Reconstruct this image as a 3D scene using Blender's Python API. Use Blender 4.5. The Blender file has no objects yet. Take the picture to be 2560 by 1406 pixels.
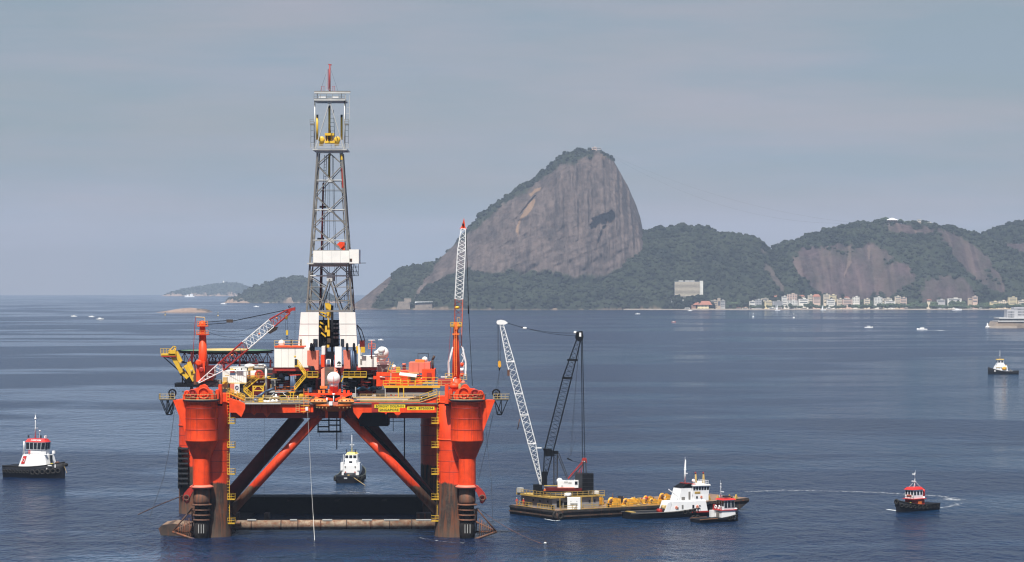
import bpy, math, random
import numpy as np
from mathutils import Vector, Matrix, Euler

C = bpy.context.scene.collection
F = 6900.0      # focal length in photo pixels (photo 2560 wide)
EY = 716.0      # eye level row of the photo
H = 54.7        # camera height over the water (m)
R = math.radians

# ------------------------------------------------------------------ camera
cd = bpy.data.cameras.new('camera'); cam = bpy.data.objects.new('camera', cd); C.objects.link(cam)
cam.location = (0, 0, H); cam.rotation_euler = (R(90), 0, 0)
cd.sensor_fit = 'HORIZONTAL'; cd.sensor_width = 36.0; cd.lens = 36.0 * F / 2560.0
cd.shift_y = (EY - 703.0) / 2560.0
cd.clip_start = 1.0; cd.clip_end = 60000.0
bpy.context.scene.camera = cam

# ------------------------------------------------------------------ sky + sun
SUN_EL, SUN_AZ = 61.0, 195.0      # azimuth clockwise from +Y: behind the camera, a little to its left
sc = bpy.context.scene
world = bpy.data.worlds.new("World"); sc.world = world; world.use_nodes = True
wn = world.node_tree; wn.nodes.clear()
def WN(t, **k):
    n = wn.nodes.new(t)
    for a, b in k.items(): setattr(n, a, b)
    return n
wo = WN('ShaderNodeOutputWorld'); bg = WN('ShaderNodeBackground'); bg.inputs[1].default_value = 0.05
sky = WN('ShaderNodeTexSky', sky_type='NISHITA'); sky.sun_disc = False
sky.sun_elevation = R(SUN_EL); sky.sun_rotation = R(SUN_AZ)
sky.air_density = 1.1; sky.dust_density = 1.6; sky.ozone_density = 1.6; sky.altitude = 0
tc = WN('ShaderNodeTexCoord'); sx = WN('ShaderNodeSeparateXYZ'); cx = WN('ShaderNodeCombineXYZ')
mx = WN('ShaderNodeMath', operation='MAXIMUM'); mx.inputs[1].default_value = 0.012
wn.links.new(tc.outputs['Generated'], sx.inputs[0]); wn.links.new(sx.outputs[2], mx.inputs[0])
wn.links.new(sx.outputs[0], cx.inputs[0]); wn.links.new(sx.outputs[1], cx.inputs[1]); wn.links.new(mx.outputs[0], cx.inputs[2])
wn.links.new(cx.outputs[0], sky.inputs[0])
# thin high veil: soft, wide, faintly pinkish streaks of cirrus low in the sky, thinned above the view to keep sea reflections dark blue
mp = WN('ShaderNodeMapping'); mp.inputs['Scale'].default_value = (3.0, 3.0, 26.0)
wn.links.new(cx.outputs[0], mp.inputs[0])
nz = WN('ShaderNodeTexNoise'); nz.inputs['Scale'].default_value = 1.6; nz.inputs['Detail'].default_value = 4; nz.inputs['Roughness'].default_value = 0.55
wn.links.new(mp.outputs[0], nz.inputs[0])
rp = WN('ShaderNodeValToRGB'); rp.color_ramp.elements[0].position = .38; rp.color_ramp.elements[1].position = .72
rp.color_ramp.elements[0].color = (.55, .55, .55, 1); rp.color_ramp.elements[1].color = (.88, .88, .88, 1)
wn.links.new(nz.outputs[0], rp.inputs[0])
ve = WN('ShaderNodeMixRGB', blend_type='MIX'); pass
fz = WN('ShaderNodeMapRange', interpolation_type='SMOOTHSTEP'); fz.inputs[1].default_value = .085; fz.inputs[2].default_value = .17; fz.inputs[3].default_value = 1; fz.inputs[4].default_value = .08
wn.links.new(mx.outputs[0], fz.inputs[0]); fm = WN('ShaderNodeMath', operation='MULTIPLY'); wn.links.new(rp.outputs[0], fm.inputs[0]); wn.links.new(fz.outputs[0], fm.inputs[1])
wn.links.new(fm.outputs[0], ve.inputs[0])
mp2 = WN('ShaderNodeMapping'); mp2.inputs['Scale'].default_value = (2.2, 2.2, 17.0); mp2.inputs['Location'].default_value = (3.1, 1.0, 0); wn.links.new(cx.outputs[0], mp2.inputs[0])
n2 = WN('ShaderNodeTexNoise'); n2.inputs['Scale'].default_value = 2.1; n2.inputs['Detail'].default_value = 5; n2.inputs['Roughness'].default_value = .6; wn.links.new(mp2.outputs[0], n2.inputs[0])
tr = WN('ShaderNodeValToRGB'); tr.color_ramp.elements[0].position = .40; tr.color_ramp.elements[1].position = .62
tr.color_ramp.elements[0].color = (4.1, 5.2, 6.4, 1); tr.color_ramp.elements[1].color = (5.75, 5.7, 6.7, 1); wn.links.new(n2.outputs[0], tr.inputs[0]); wn.links.new(tr.outputs[0], ve.inputs[2]); wn.links.new(sky.outputs[0], ve.inputs[1])
wn.links.new(ve.outputs[0], bg.inputs[0]); wn.links.new(bg.outputs[0], wo.inputs[0])

sl = bpy.data.lights.new('sun', 'SUN'); sl.energy = 5.0; sl.angle = R(0.53); sl.color = (1.0, .955, .88)
so = bpy.data.objects.new('sun', sl); C.objects.link(so)
az, el = R(SUN_AZ), R(SUN_EL)
sd = Vector((math.sin(az) * math.cos(el), math.cos(az) * math.cos(el), math.sin(el)))
so.rotation_euler = sd.to_track_quat('Z', 'Y').to_euler(); so.location = (0, -50, 300)

vs = sc.view_settings; sc.display_settings.display_device = 'sRGB'
vs.view_transform = 'Standard'; vs.look = 'None'; vs.exposure = 0.52; vs.gamma = 1.0; vs.use_curve_mapping = False
sc.cycles.volume_bounces = 1; sc.cycles.max_bounces = 5; sc.cycles.use_denoising = True
sc.cycles.filter_width = 1.2; sc.cycles.caustics_reflective = False; sc.cycles.caustics_refractive = False

# ------------------------------------------------------------------ helpers
def W(px, py, Y):
    """photo pixel + distance -> world point"""
    return Vector(((px - 1280.0) / F * Y, Y, H - (py - EY) / F * Y))
def YW(py):
    """distance of the water seen at photo row py"""
    return H * F / (py - EY)

MAT = {}
def mat(name, col, rough=.5, metal=0.0, var=.12, rust=0.0, scale=.6, bump=.0, spec=.5, rustcol=(.12, .035, .012), streak=True):
    """painted / bare surface: base colour with soft uneven weathering, vertical rust runs, fine relief"""
    m = bpy.data.materials.new(name); m.use_nodes = True; nt = m.node_tree; N = nt.nodes; L = nt.links
    b = N['Principled BSDF']; b.inputs['Roughness'].default_value = rough; b.inputs['Metallic'].default_value = metal
    b.inputs['Specular IOR Level'].default_value = spec
    t = N.new('ShaderNodeTexCoord'); src = t.outputs['Object']
    n1 = N.new('ShaderNodeTexNoise'); n1.inputs['Scale'].default_value = scale; n1.inputs['Detail'].default_value = 5
    L.new(src, n1.inputs[0])
    r1 = N.new('ShaderNodeMapRange'); r1.inputs[1].default_value = .3; r1.inputs[2].default_value = .7
    r1.inputs[3].default_value = 1 - var; r1.inputs[4].default_value = 1 + var
    L.new(n1.outputs[0], r1.inputs[0])
    mu = N.new('ShaderNodeMixRGB'); mu.blend_type = 'MULTIPLY'; mu.inputs[0].default_value = 1
    mu.inputs[1].default_value = (*col, 1); L.new(r1.outputs[0], mu.inputs[2])
    out = mu.outputs[0]
    if rust > 0:
        mp = N.new('ShaderNodeMapping'); mp.inputs['Scale'].default_value = (1.6, 1.6, .16) if streak else (1, 1, 1)
        L.new(src, mp.inputs[0])
        n2 = N.new('ShaderNodeTexNoise'); n2.inputs['Scale'].default_value = scale * 1.6; n2.inputs['Detail'].default_value = 7; n2.inputs['Roughness'].default_value = .65
        L.new(mp.outputs[0], n2.inputs[0])
        r2 = N.new('ShaderNodeMapRange'); r2.inputs[1].default_value = .72 - rust * .35; r2.inputs[2].default_value = .86 - rust * .25
        r2.inputs[4].default_value = min(1, .5 + rust * .6)
        L.new(n2.outputs[0], r2.inputs[0])
        mi = N.new('ShaderNodeMixRGB'); L.new(r2.outputs[0], mi.inputs[0]); L.new(out, mi.inputs[1]); mi.inputs[2].default_value = (*rustcol, 1)
        out = mi.outputs[0]
    L.new(out, b.inputs['Base Color'])
    if bump > 0:
        n3 = N.new('ShaderNodeTexNoise'); n3.inputs['Scale'].default_value = scale * 5; n3.inputs['Detail'].default_value = 4; L.new(src, n3.inputs[0])
        bp = N.new('ShaderNodeBump'); bp.inputs['Strength'].default_value = bump; bp.inputs['Distance'].default_value = .1; L.new(n3.outputs[0], bp.inputs['Height'])
        L.new(bp.outputs[0], b.inputs['Normal'])
    MAT[name] = m
    return m

def tag(o, label=None, cat=None, group=None, kind=None):
    if label: o['label'] = label
    if cat: o['category'] = cat
    if group: o['group'] = group
    if kind: o['kind'] = kind
    return o

def thing(name, label, cat, loc=(0, 0, 0), rz=0.0, group=None):
    o = bpy.data.objects.new(name, None); C.objects.link(o); o.empty_display_size = .5
    o.location = loc; o.rotation_euler = (0, 0, rz)
    return tag(o, label, cat, group)

def basis(d):
    d = Vector(d).normalized()
    u = d.cross(Vector((0, 0, 1)))
    if u.length < 1e-4: u = Vector((1, 0, 0))
    u.normalize(); v = d.cross(u).normalized()
    return d, u, v

class MB:
    """collects shapes; .out() links them as one mesh object"""
    def __init__(s): s.v = []; s.f = []; s.sm = []
    def add(s, vs_, fs, smooth=False):
        n = len(s.v); s.v += [tuple(p) for p in vs_]; s.f += [tuple(i + n for i in f) for f in fs]; s.sm += [smooth] * len(fs); return s
    def box(s, c, size, rz=0.0, taper=1.0, tx=None):
        hx, hy, hz = size[0] / 2, size[1] / 2, size[2] / 2; t2 = taper if tx is None else tx
        P = [(-hx, -hy, -hz), (hx, -hy, -hz), (hx, hy, -hz), (-hx, hy, -hz), (-hx * taper, -hy * t2, hz), (hx * taper, -hy * t2, hz), (hx * taper, hy * t2, hz), (-hx * taper, hy * t2, hz)]
        co, si = math.cos(rz), math.sin(rz)
        return s.add([(c[0] + x * co - y * si, c[1] + x * si + y * co, c[2] + z) for x, y, z in P],
                     [(0, 3, 2, 1), (4, 5, 6, 7), (0, 1, 5, 4), (1, 2, 6, 5), (2, 3, 7, 6), (3, 0, 4, 7)])
    def tube(s, p, q, r, r2=None, n=8, cap=True):
        p = Vector(p); q = Vector(q); r2 = r if r2 is None else r2
        if (q - p).length < 1e-6: return s
        d, u, v = basis(q - p); P = []
        for c, rr in ((p, r), (q, r2)):
            for k in range(n):
                a = 2 * math.pi * (k + .5) / n; P.append(c + (u * math.cos(a) + v * math.sin(a)) * rr)
        fs = [(k, (k + 1) % n, n + (k + 1) % n, n + k) for k in range(n)]
        s.add(P, fs, n > 6)
        if cap:
            m = len(s.v) - 2 * n; s.f += [tuple(m + k for k in reversed(range(n))), tuple(m + n + k for k in range(n))]; s.sm += [False, False]
        return s
    def bar(s, p, q, w, h=None):
        return s.tube(p, q, w * .7071, None, 4) if h is None else s.rect(p, q, w, h)
    def rect(s, p, q, w, h):
        p = Vector(p); q = Vector(q); d, u, v = basis(q - p)
        P = [c + u * a * w / 2 + v * b * h / 2 for c in (p, q) for a, b in ((-1, -1), (1, -1), (1, 1), (-1, 1))]
        return s.add(P, [(0, 1, 2, 3), (7, 6, 5, 4), (0, 4, 5, 1), (1, 5, 6, 2), (2, 6, 7, 3), (3, 7, 4, 0)])
    def poly(s, pts, r, n=5):
        for a, b in zip(pts, pts[1:]): s.tube(a, b, r, None, n)
        return s
    def lathe(s, c, prof, n=24, axis='z', cap=True):
        P = []
        for r, h in prof:
            for k in range(n):
                a = 2 * math.pi * k / n
                if axis == 'z': P.append((c[0] + r * math.cos(a), c[1] + r * math.sin(a), c[2] + h))
                elif axis == 'y': P.append((c[0] + r * math.cos(a), c[1] + h, c[2] + r * math.sin(a)))
                else: P.append((c[0] + h, c[1] + r * math.cos(a), c[2] + r * math.sin(a)))
        m = len(prof); fs = [(i * n + k, i * n + (k + 1) % n, (i + 1) * n + (k + 1) % n, (i + 1) * n + k) for i in range(m - 1) for k in range(n)]
        n0 = len(s.v); s.add(P, fs, True)
        if cap:
            if prof[0][0] > 1e-4: s.f.append(tuple(n0 + k for k in reversed(range(n)))); s.sm.append(False)
            if prof[-1][0] > 1e-4: s.f.append(tuple(n0 + (m - 1) * n + k for k in range(n))); s.sm.append(False)
        return s
    def ball(s, c, r, n=16, sq=(1, 1, 1), a0=-90, a1=90):
        m = max(5, n // 2)
        prof = [(max(1e-5, r * math.cos(R(a0 + (a1 - a0) * i / m))), r * math.sin(R(a0 + (a1 - a0) * i / m))) for i in range(m + 1)]
        n0 = len(s.v); s.lathe((0, 0, 0), prof, n)
        for i in range(n0, len(s.v)):
            x, y, z = s.v[i]; s.v[i] = (c[0] + x * sq[0], c[1] + y * sq[1], c[2] + z * sq[2])
        return s
    def torus(s, c, Rr, r, axis='y', n=18, m=8):
        P = []
        for i in range(n):
            a = 2 * math.pi * i / n
            for j in range(m):
                b = 2 * math.pi * j / m; rr = Rr + r * math.cos(b); h = r * math.sin(b)
                if axis == 'y': P.append((c[0] + rr * math.cos(a), c[1] + h, c[2] + rr * math.sin(a)))
                elif axis == 'x': P.append((c[0] + h, c[1] + rr * math.cos(a), c[2] + rr * math.sin(a)))
                else: P.append((c[0] + rr * math.cos(a), c[1] + rr * math.sin(a), c[2] + h))
        return s.add(P, [(i * m + j, ((i + 1) % n) * m + j, ((i + 1) % n) * m + (j + 1) % m, i * m + (j + 1) % m) for i in range(n) for j in range(m)], True)
    def prism(s, pts, vec):
        """closed outline pts (3D) extruded by vec"""
        n = len(pts); P = [Vector(p) for p in pts] + [Vector(p) + Vector(vec) for p in pts]
        return s.add(P, [tuple(range(n)), tuple(n + k for k in reversed(range(n)))] + [(k, n + k, n + (k + 1) % n, (k + 1) % n) for k in range(n)])
    def out(s, name, m, parent=None, org=None, label=None, kind=None):
        me = bpy.data.meshes.new(name)
        vv = s.v
        if parent is not None and org is not False:
            o3 = org if org is not None else ORG.get(parent.name)
            if o3 is not None: vv = [(x - o3[0], y - o3[1], z - o3[2]) for x, y, z in vv]
        me.from_pydata(vv, [], s.f)
        me.polygons.foreach_set('use_smooth', s.sm); me.validate(); me.update()
        import bmesh
        bm = bmesh.new(); bm.from_mesh(me); bmesh.ops.recalc_face_normals(bm, faces=bm.faces[:]); bm.to_mesh(me); bm.free()
        me.materials.append(MAT[m] if isinstance(m, str) else m)
        ob = bpy.data.objects.new(name, me); C.objects.link(ob)
        if parent is not None: ob.parent = parent
        if parent is not None and parent.name in ORG: ORG[ob.name] = ORG[parent.name]
        if label: ob['label'] = label
        if kind: ob['kind'] = kind
        return ob
ORG = {}    # for things authored in world coordinates: the root's location

def text_mesh(txt, size, name, m, parent, loc, rot=(R(90), 0, 0), extrude=.01, width=None):
    cu = bpy.data.curves.new('t', 'FONT'); cu.body = txt; cu.size = size; cu.extrude = extrude; cu.align_x = 'CENTER'; cu.align_y = 'CENTER'
    cu.resolution_u = 2; cu.offset = size * .012
    o = bpy.data.objects.new('t', cu); C.objects.link(o)
    dg = bpy.context.evaluated_depsgraph_get(); me = bpy.data.meshes.new_from_object(o.evaluated_get(dg))
    bpy.data.objects.remove(o); bpy.data.curves.remove(cu)
    if width:
        xs = [v.co.x for v in me.vertices]; k = width / (max(xs) - min(xs))
        for v in me.vertices: v.co.x *= k
    me.materials.clear(); me.materials.append(MAT[m]); me.name = name
    ob = bpy.data.objects.new(name, me); C.objects.link(ob); ob.location = loc; ob.rotation_euler = rot; ob.parent = parent
    return ob

# numpy noise
def vnoise(x, y, seed=0):
    xi = np.floor(x).astype(np.int64); yi = np.floor(y).astype(np.int64); xf = x - xi; yf = y - yi
    def h(a, b):
        n = (a * 374761393 + b * 668265263 + seed * 974634777) & 0xffffffff
        n = ((n ^ (n >> 13)) * 1274126177) & 0xffffffff; n = n ^ (n >> 16)
        return (n & 0xffff) / 65535.0
    u = xf * xf * (3 - 2 * xf); v = yf * yf * (3 - 2 * yf)
    return (h(xi, yi) * (1 - u) + h(xi + 1, yi) * u) * (1 - v) + (h(xi, yi + 1) * (1 - u) + h(xi + 1, yi + 1) * u) * v
def fbm(x, y, seed=0, o=4, g=.5):
    s = 0; a = 1; t = 0
    for k in range(o): s = s + a * vnoise(x * 2 ** k + 17 * k, y * 2 ** k - 9 * k, seed + k); t += a; a *= g
    return s / t
def worley(x, y, seed=0):
    """crown-like bumps: 1 at cell centres down to 0, plus a random value per cell"""
    xi = np.floor(x).astype(np.int64); yi = np.floor(y).astype(np.int64)
    best = np.full(x.shape, 9.0); val = np.zeros(x.shape)
    for dx in (-1, 0, 1):
        for dy in (-1, 0, 1):
            a = xi + dx; b = yi + dy
            n = (a * 374761393 + b * 668265263 + seed * 974634777) & 0xffffffff
            n = ((n ^ (n >> 13)) * 1274126177) & 0xffffffff; n = n ^ (n >> 16)
            jx = (n & 0x3ff) / 1023.; jy = ((n >> 10) & 0x3ff) / 1023.; rv = ((n >> 20) & 0x3ff) / 1023.
            d = (a + jx - x) ** 2 + (b + jy - y) ** 2
            c = d < best; best = np.where(c, d, best); val = np.where(c, rv, val)
    return np.sqrt(np.clip(1 - best, 0, 1)), val
def sstep(a, b, x):
    t = np.clip((x - a) / (b - a), 0, 1); return t * t * (3 - 2 * t)
# ------------------------------------------------------------------ water
def make_water():
    m = bpy.data.materials.new('sea_water'); m.use_nodes = True; nt = m.node_tree; N = nt.nodes; L = nt.links
    b = N['Principled BSDF']; b.inputs['IOR'].default_value = 1.333
    t = N.new('ShaderNodeTexCoord'); P = t.outputs['Object']
    def noise(scale, sc3, det=4, rough=.55, dist=0.0):
        mp = N.new('ShaderNodeMapping'); mp.inputs['Scale'].default_value = sc3; L.new(P, mp.inputs[0])
        n = N.new('ShaderNodeTexNoise'); n.inputs['Scale'].default_value = scale; n.inputs['Detail'].default_value = det
        n.inputs['Roughness'].default_value = rough; n.inputs['Distortion'].default_value = dist; L.new(mp.outputs[0], n.inputs[0]); return n.outputs[0]
    def rng(x, a, b_, c, d):
        r = N.new('ShaderNodeMapRange'); r.interpolation_type = 'SMOOTHSTEP'
        for i, v in enumerate((a, b_, c, d)): r.inputs[i + 1].default_value = v
        L.new(x, r.inputs[0]); return r.outputs[0]
    def math_(op, a, b_):
        n = N.new('ShaderNodeMath'); n.operation = op
        for i, v in enumerate((a, b_)):
            if isinstance(v, (int, float)): n.inputs[i].default_value = v
            else: L.new(v, n.inputs[i])
        return n.outputs[0]
    # wind lanes: long calm slicks and ruffled lanes lying across the bay
    lane = noise(.0026, (.9, 1.0, 1), 3, .5, .8)
    lane2 = noise(.0085, (.6, 1.25, 1), 4, .55, .5)
    w = rng(math_('ADD', math_('MULTIPLY', lane, .62), math_('MULTIPLY', lane2, .38)), .455, .53, 0, 1)
    gust = rng(noise(.022, (.8, .6, 1), 4, .6), .38, .66, 0, 1)
    chop = noise(.55, (1.0, .5, 1), 4, .6)
    swell = noise(.13, (.9, .45, 1), 3, .5)
    rip = noise(1.9, (1, .6, 1), 3, .6)
    h = math_('ADD', math_('ADD', math_('ADD', math_('MULTIPLY', chop, 1.9), math_('MULTIPLY', noise(.26, (.9, .36, 1), 3, .55), 2.6)), math_('MULTIPLY', swell, 3.2)), math_('MULTIPLY', rip, .22))
    bp = N.new('ShaderNodeBump'); bp.inputs['Distance'].default_value = 1.0
    L.new(math_('ADD', math_('MULTIPLY', w, 1.0), math_('ADD', .42, math_('MULTIPLY', gust, .50))), bp.inputs['Strength'])
    L.new(h, bp.inputs['Height']); L.new(bp.outputs[0], b.inputs['Normal'])
    L.new(math_('ADD', .08, math_('MULTIPLY', w, .12)), b.inputs['Roughness'])
    mi = N.new('ShaderNodeMixRGB'); mi.inputs[1].default_value = (.002, .030, .080, 1); mi.inputs[2].default_value = (.002, .015, .055, 1)
    L.new(w, mi.inputs[0]); L.new(mi.outputs[0], b.inputs['Base Color'])
    bpy.context.view_layer.update()
    MAT['sea_water'] = m
    ys = [60.0]
    while ys[-1] < 17150: ys.append(min(17150, ys[-1] * 1.06 + 8))
    mb = MB(); n = 12; P_ = []; fs = []
    for y in [-900.0, -200.0] + ys:
        half = 3600 if y < 6000 else 6200
        for k in range(n + 1): P_.append((-half + 2 * half * k / n, y, 0))
    rows = len(ys) + 2
    for i in range(rows - 1):
        for k in range(n): fs.append((i * (n + 1) + k, i * (n + 1) + k + 1, (i + 1) * (n + 1) + k + 1, (i + 1) * (n + 1) + k))
    mb.add(P_, fs, True); o = mb.out('sea', 'sea_water'); tag(o, 'dark blue rippled bay water with long paler wind lanes', kind='structure')
make_water()

# ------------------------------------------------------------------ hills
def land_material(name, rock1, rock2, forest1, forest2, shore=(.42, .30, .22), stain=(.42, .27, .15)):
    m = bpy.data.materials.new(name); m.use_nodes = True; nt = m.node_tree; N = nt.nodes; L = nt.links
    b = N['Principled BSDF']; b.inputs['Roughness'].default_value = .9; b.inputs['Specular IOR Level'].default_value = .15
    def at(n):
        a = N.new('ShaderNodeAttribute'); a.attribute_name = n; return a.outputs['Fac']
    t = N.new('ShaderNodeTexCoord')
    def noise(s, s3, d=6, r=.6):
        mp = N.new('ShaderNodeMapping'); mp.inputs['Scale'].default_value = s3; L.new(t.outputs['Object'], mp.inputs[0])
        n = N.new('ShaderNodeTexNoise'); n.inputs['Scale'].default_value = s; n.inputs['Detail'].default_value = d; n.inputs['Roughness'].default_value = r
        L.new(mp.outputs[0], n.inputs[0]); return n.outputs[0]
    def ramp(x, a, b_, p0=.35, p1=.68):
        r = N.new('ShaderNodeValToRGB'); r.color_ramp.elements[0].position = p0; r.color_ramp.elements[1].position = p1
        r.color_ramp.elements[0].color = (*a, 1); r.color_ramp.elements[1].color = (*b_, 1); L.new(x, r.inputs[0]); return r.outputs[0]
    def mix(f, a, b_):
        x = N.new('ShaderNodeMixRGB'); L.new(f, x.inputs[0]); L.new(a, x.inputs[1])
        if isinstance(b_, tuple): x.inputs[2].default_value = (*b_, 1)
        else: L.new(b_, x.inputs[2])
        return x.outputs[0]
    streak = noise(.035, (1.4, .25, .13), 8, .68); mott = noise(.06, (1, 1, 1), 8, .72)
    add = N.new('ShaderNodeMath'); add.operation = 'ADD'; hm = N.new('ShaderNodeMath'); hm.operation = 'MULTIPLY'; hm.inputs[1].default_value = .5
    L.new(streak, add.inputs[0]); L.new(mott, add.inputs[1]); L.new(add.outputs[0], hm.inputs[0])
    rk = ramp(hm.outputs[0], rock1, rock2, .42, .58)
    rk = mix(at('stain'), rk, stain)
    fr = ramp(at('crown'), forest1, forest2, .12, .85)
    col = mix(at('veg'), rk, fr); col = mix(at('shore'), col, shore)
    L.new(col, b.inputs['Base Color'])
    bp = N.new('ShaderNodeBump'); bp.inputs['Strength'].default_value = .9; bp.inputs['Distance'].default_value = 9
    L.new(hm.outputs[0], bp.inputs['Height']); L.new(bp.outputs[0], b.inputs['Normal'])
    MAT[name] = m

def pip(px, py, poly):
    ins = np.zeros(px.shape, bool); n = len(poly)
    for i in range(n):
        x1, y1 = poly[i]; x2, y2 = poly[(i + 1) % n]
        c = ((y1 > py) != (y2 > py)) & (px < (x2 - x1) * (py - y1) / ((y2 - y1) + 1e-9) + x1); ins ^= c
    return ins

ICO_V = None
def canopy(X, Y, Z, V, S, m, n, seed, label):
    """thousands of small uneven tree crowns standing on the wooded part of a hill, one mesh"""
    r = np.random.default_rng(seed)
    g = (1 + 5 ** .5) / 2
    iv = np.array([(-1, g, 0), (1, g, 0), (-1, -g, 0), (1, -g, 0), (0, -1, g), (0, 1, g), (0, -1, -g), (0, 1, -g), (g, 0, -1), (g, 0, 1), (-g, 0, -1), (-g, 0, 1)]) / 1.902
    fi = np.array([(0, 11, 5), (0, 5, 1), (0, 1, 7), (0, 7, 10), (0, 10, 11), (1, 5, 9), (5, 11, 4), (11, 10, 2), (10, 7, 6), (7, 1, 8), (3, 9, 4), (3, 4, 2), (3, 2, 6), (3, 6, 8), (3, 8, 9), (4, 9, 5), (2, 4, 11), (6, 2, 10), (8, 6, 7), (9, 8, 1)])
    # area-weighted picks: cells weighted by their true surface
    dz = np.abs(np.diff(Z, axis=0)); dy = np.abs(np.diff(Y, axis=0)); wgt = np.zeros(X.shape); wgt[:-1] = np.sqrt(dz ** 2 + dy ** 2)
    wgt *= (V > .55) * (S <= 1.08) * (Z > 5); wgt = wgt.ravel(); wgt /= wgt.sum(); k = r.choice(wgt.size, n, p=wgt)
    cx_, cy_, cz_ = X.ravel()[k] + r.uniform(-2, 2, n), Y.ravel()[k] + r.uniform(-2, 2, n), Z.ravel()[k]
    rad = r.uniform(3.0, 7.5, n) * (.7 + .6 * r.random(n) ** 3); a = r.uniform(0, 6.28, n)
    P_ = iv[None] * rad[:, None, None] * (1 + r.uniform(-.25, .25, (n, 12, 1))) * np.array([1, 1, .8])
    co, si = np.cos(a)[:, None], np.sin(a)[:, None]
    vx = P_[..., 0] * co - P_[..., 1] * si + cx_[:, None]; vy = P_[..., 0] * si + P_[..., 1] * co + cy_[:, None]; vz = P_[..., 2] + cz_[:, None] + rad[:, None] * .15
    me = bpy.data.meshes.new('forest_canopy'); me.vertices.add(n * 12); me.vertices.foreach_set('co', np.stack([vx, vy, vz], -1).ravel())
    q = (fi[None] + np.arange(n)[:, None, None] * 12).reshape(-1, 3); nf = len(q)
    me.loops.add(nf * 3); me.loops.foreach_set('vertex_index', q.ravel().astype(np.int32)); me.polygons.add(nf)
    me.polygons.foreach_set('loop_start', np.arange(nf, dtype=np.int32) * 3); me.polygons.foreach_set('loop_total', np.full(nf, 3, np.int32)); me.polygons.foreach_set('use_smooth', np.ones(nf, bool)); me.update(); me.validate()
    cv = np.clip(.5 + .5 * (r.random(n) - .5) + 1.4 * (fbm(cx_ / 70, cy_ / 60 + cz_ / 60, seed + 2, 4) - .5), 0, 1)
    for an, arr in (('veg', np.ones(n * 12)), ('shore', np.zeros(n * 12)), ('stain', np.zeros(n * 12)), ('crown', np.repeat(cv, 12))):
        t = me.attributes.new(an, 'FLOAT', 'POINT'); t.data.foreach_set('value', np.ascontiguousarray(arr, dtype=np.float32))
    me.materials.append(MAT[m]); o = bpy.data.objects.new('forest_canopy', me); C.objects.link(o)
    return tag(o, 'tree crowns covering the ' + ' '.join(label.split()[:9]), kind='stuff')

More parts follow.
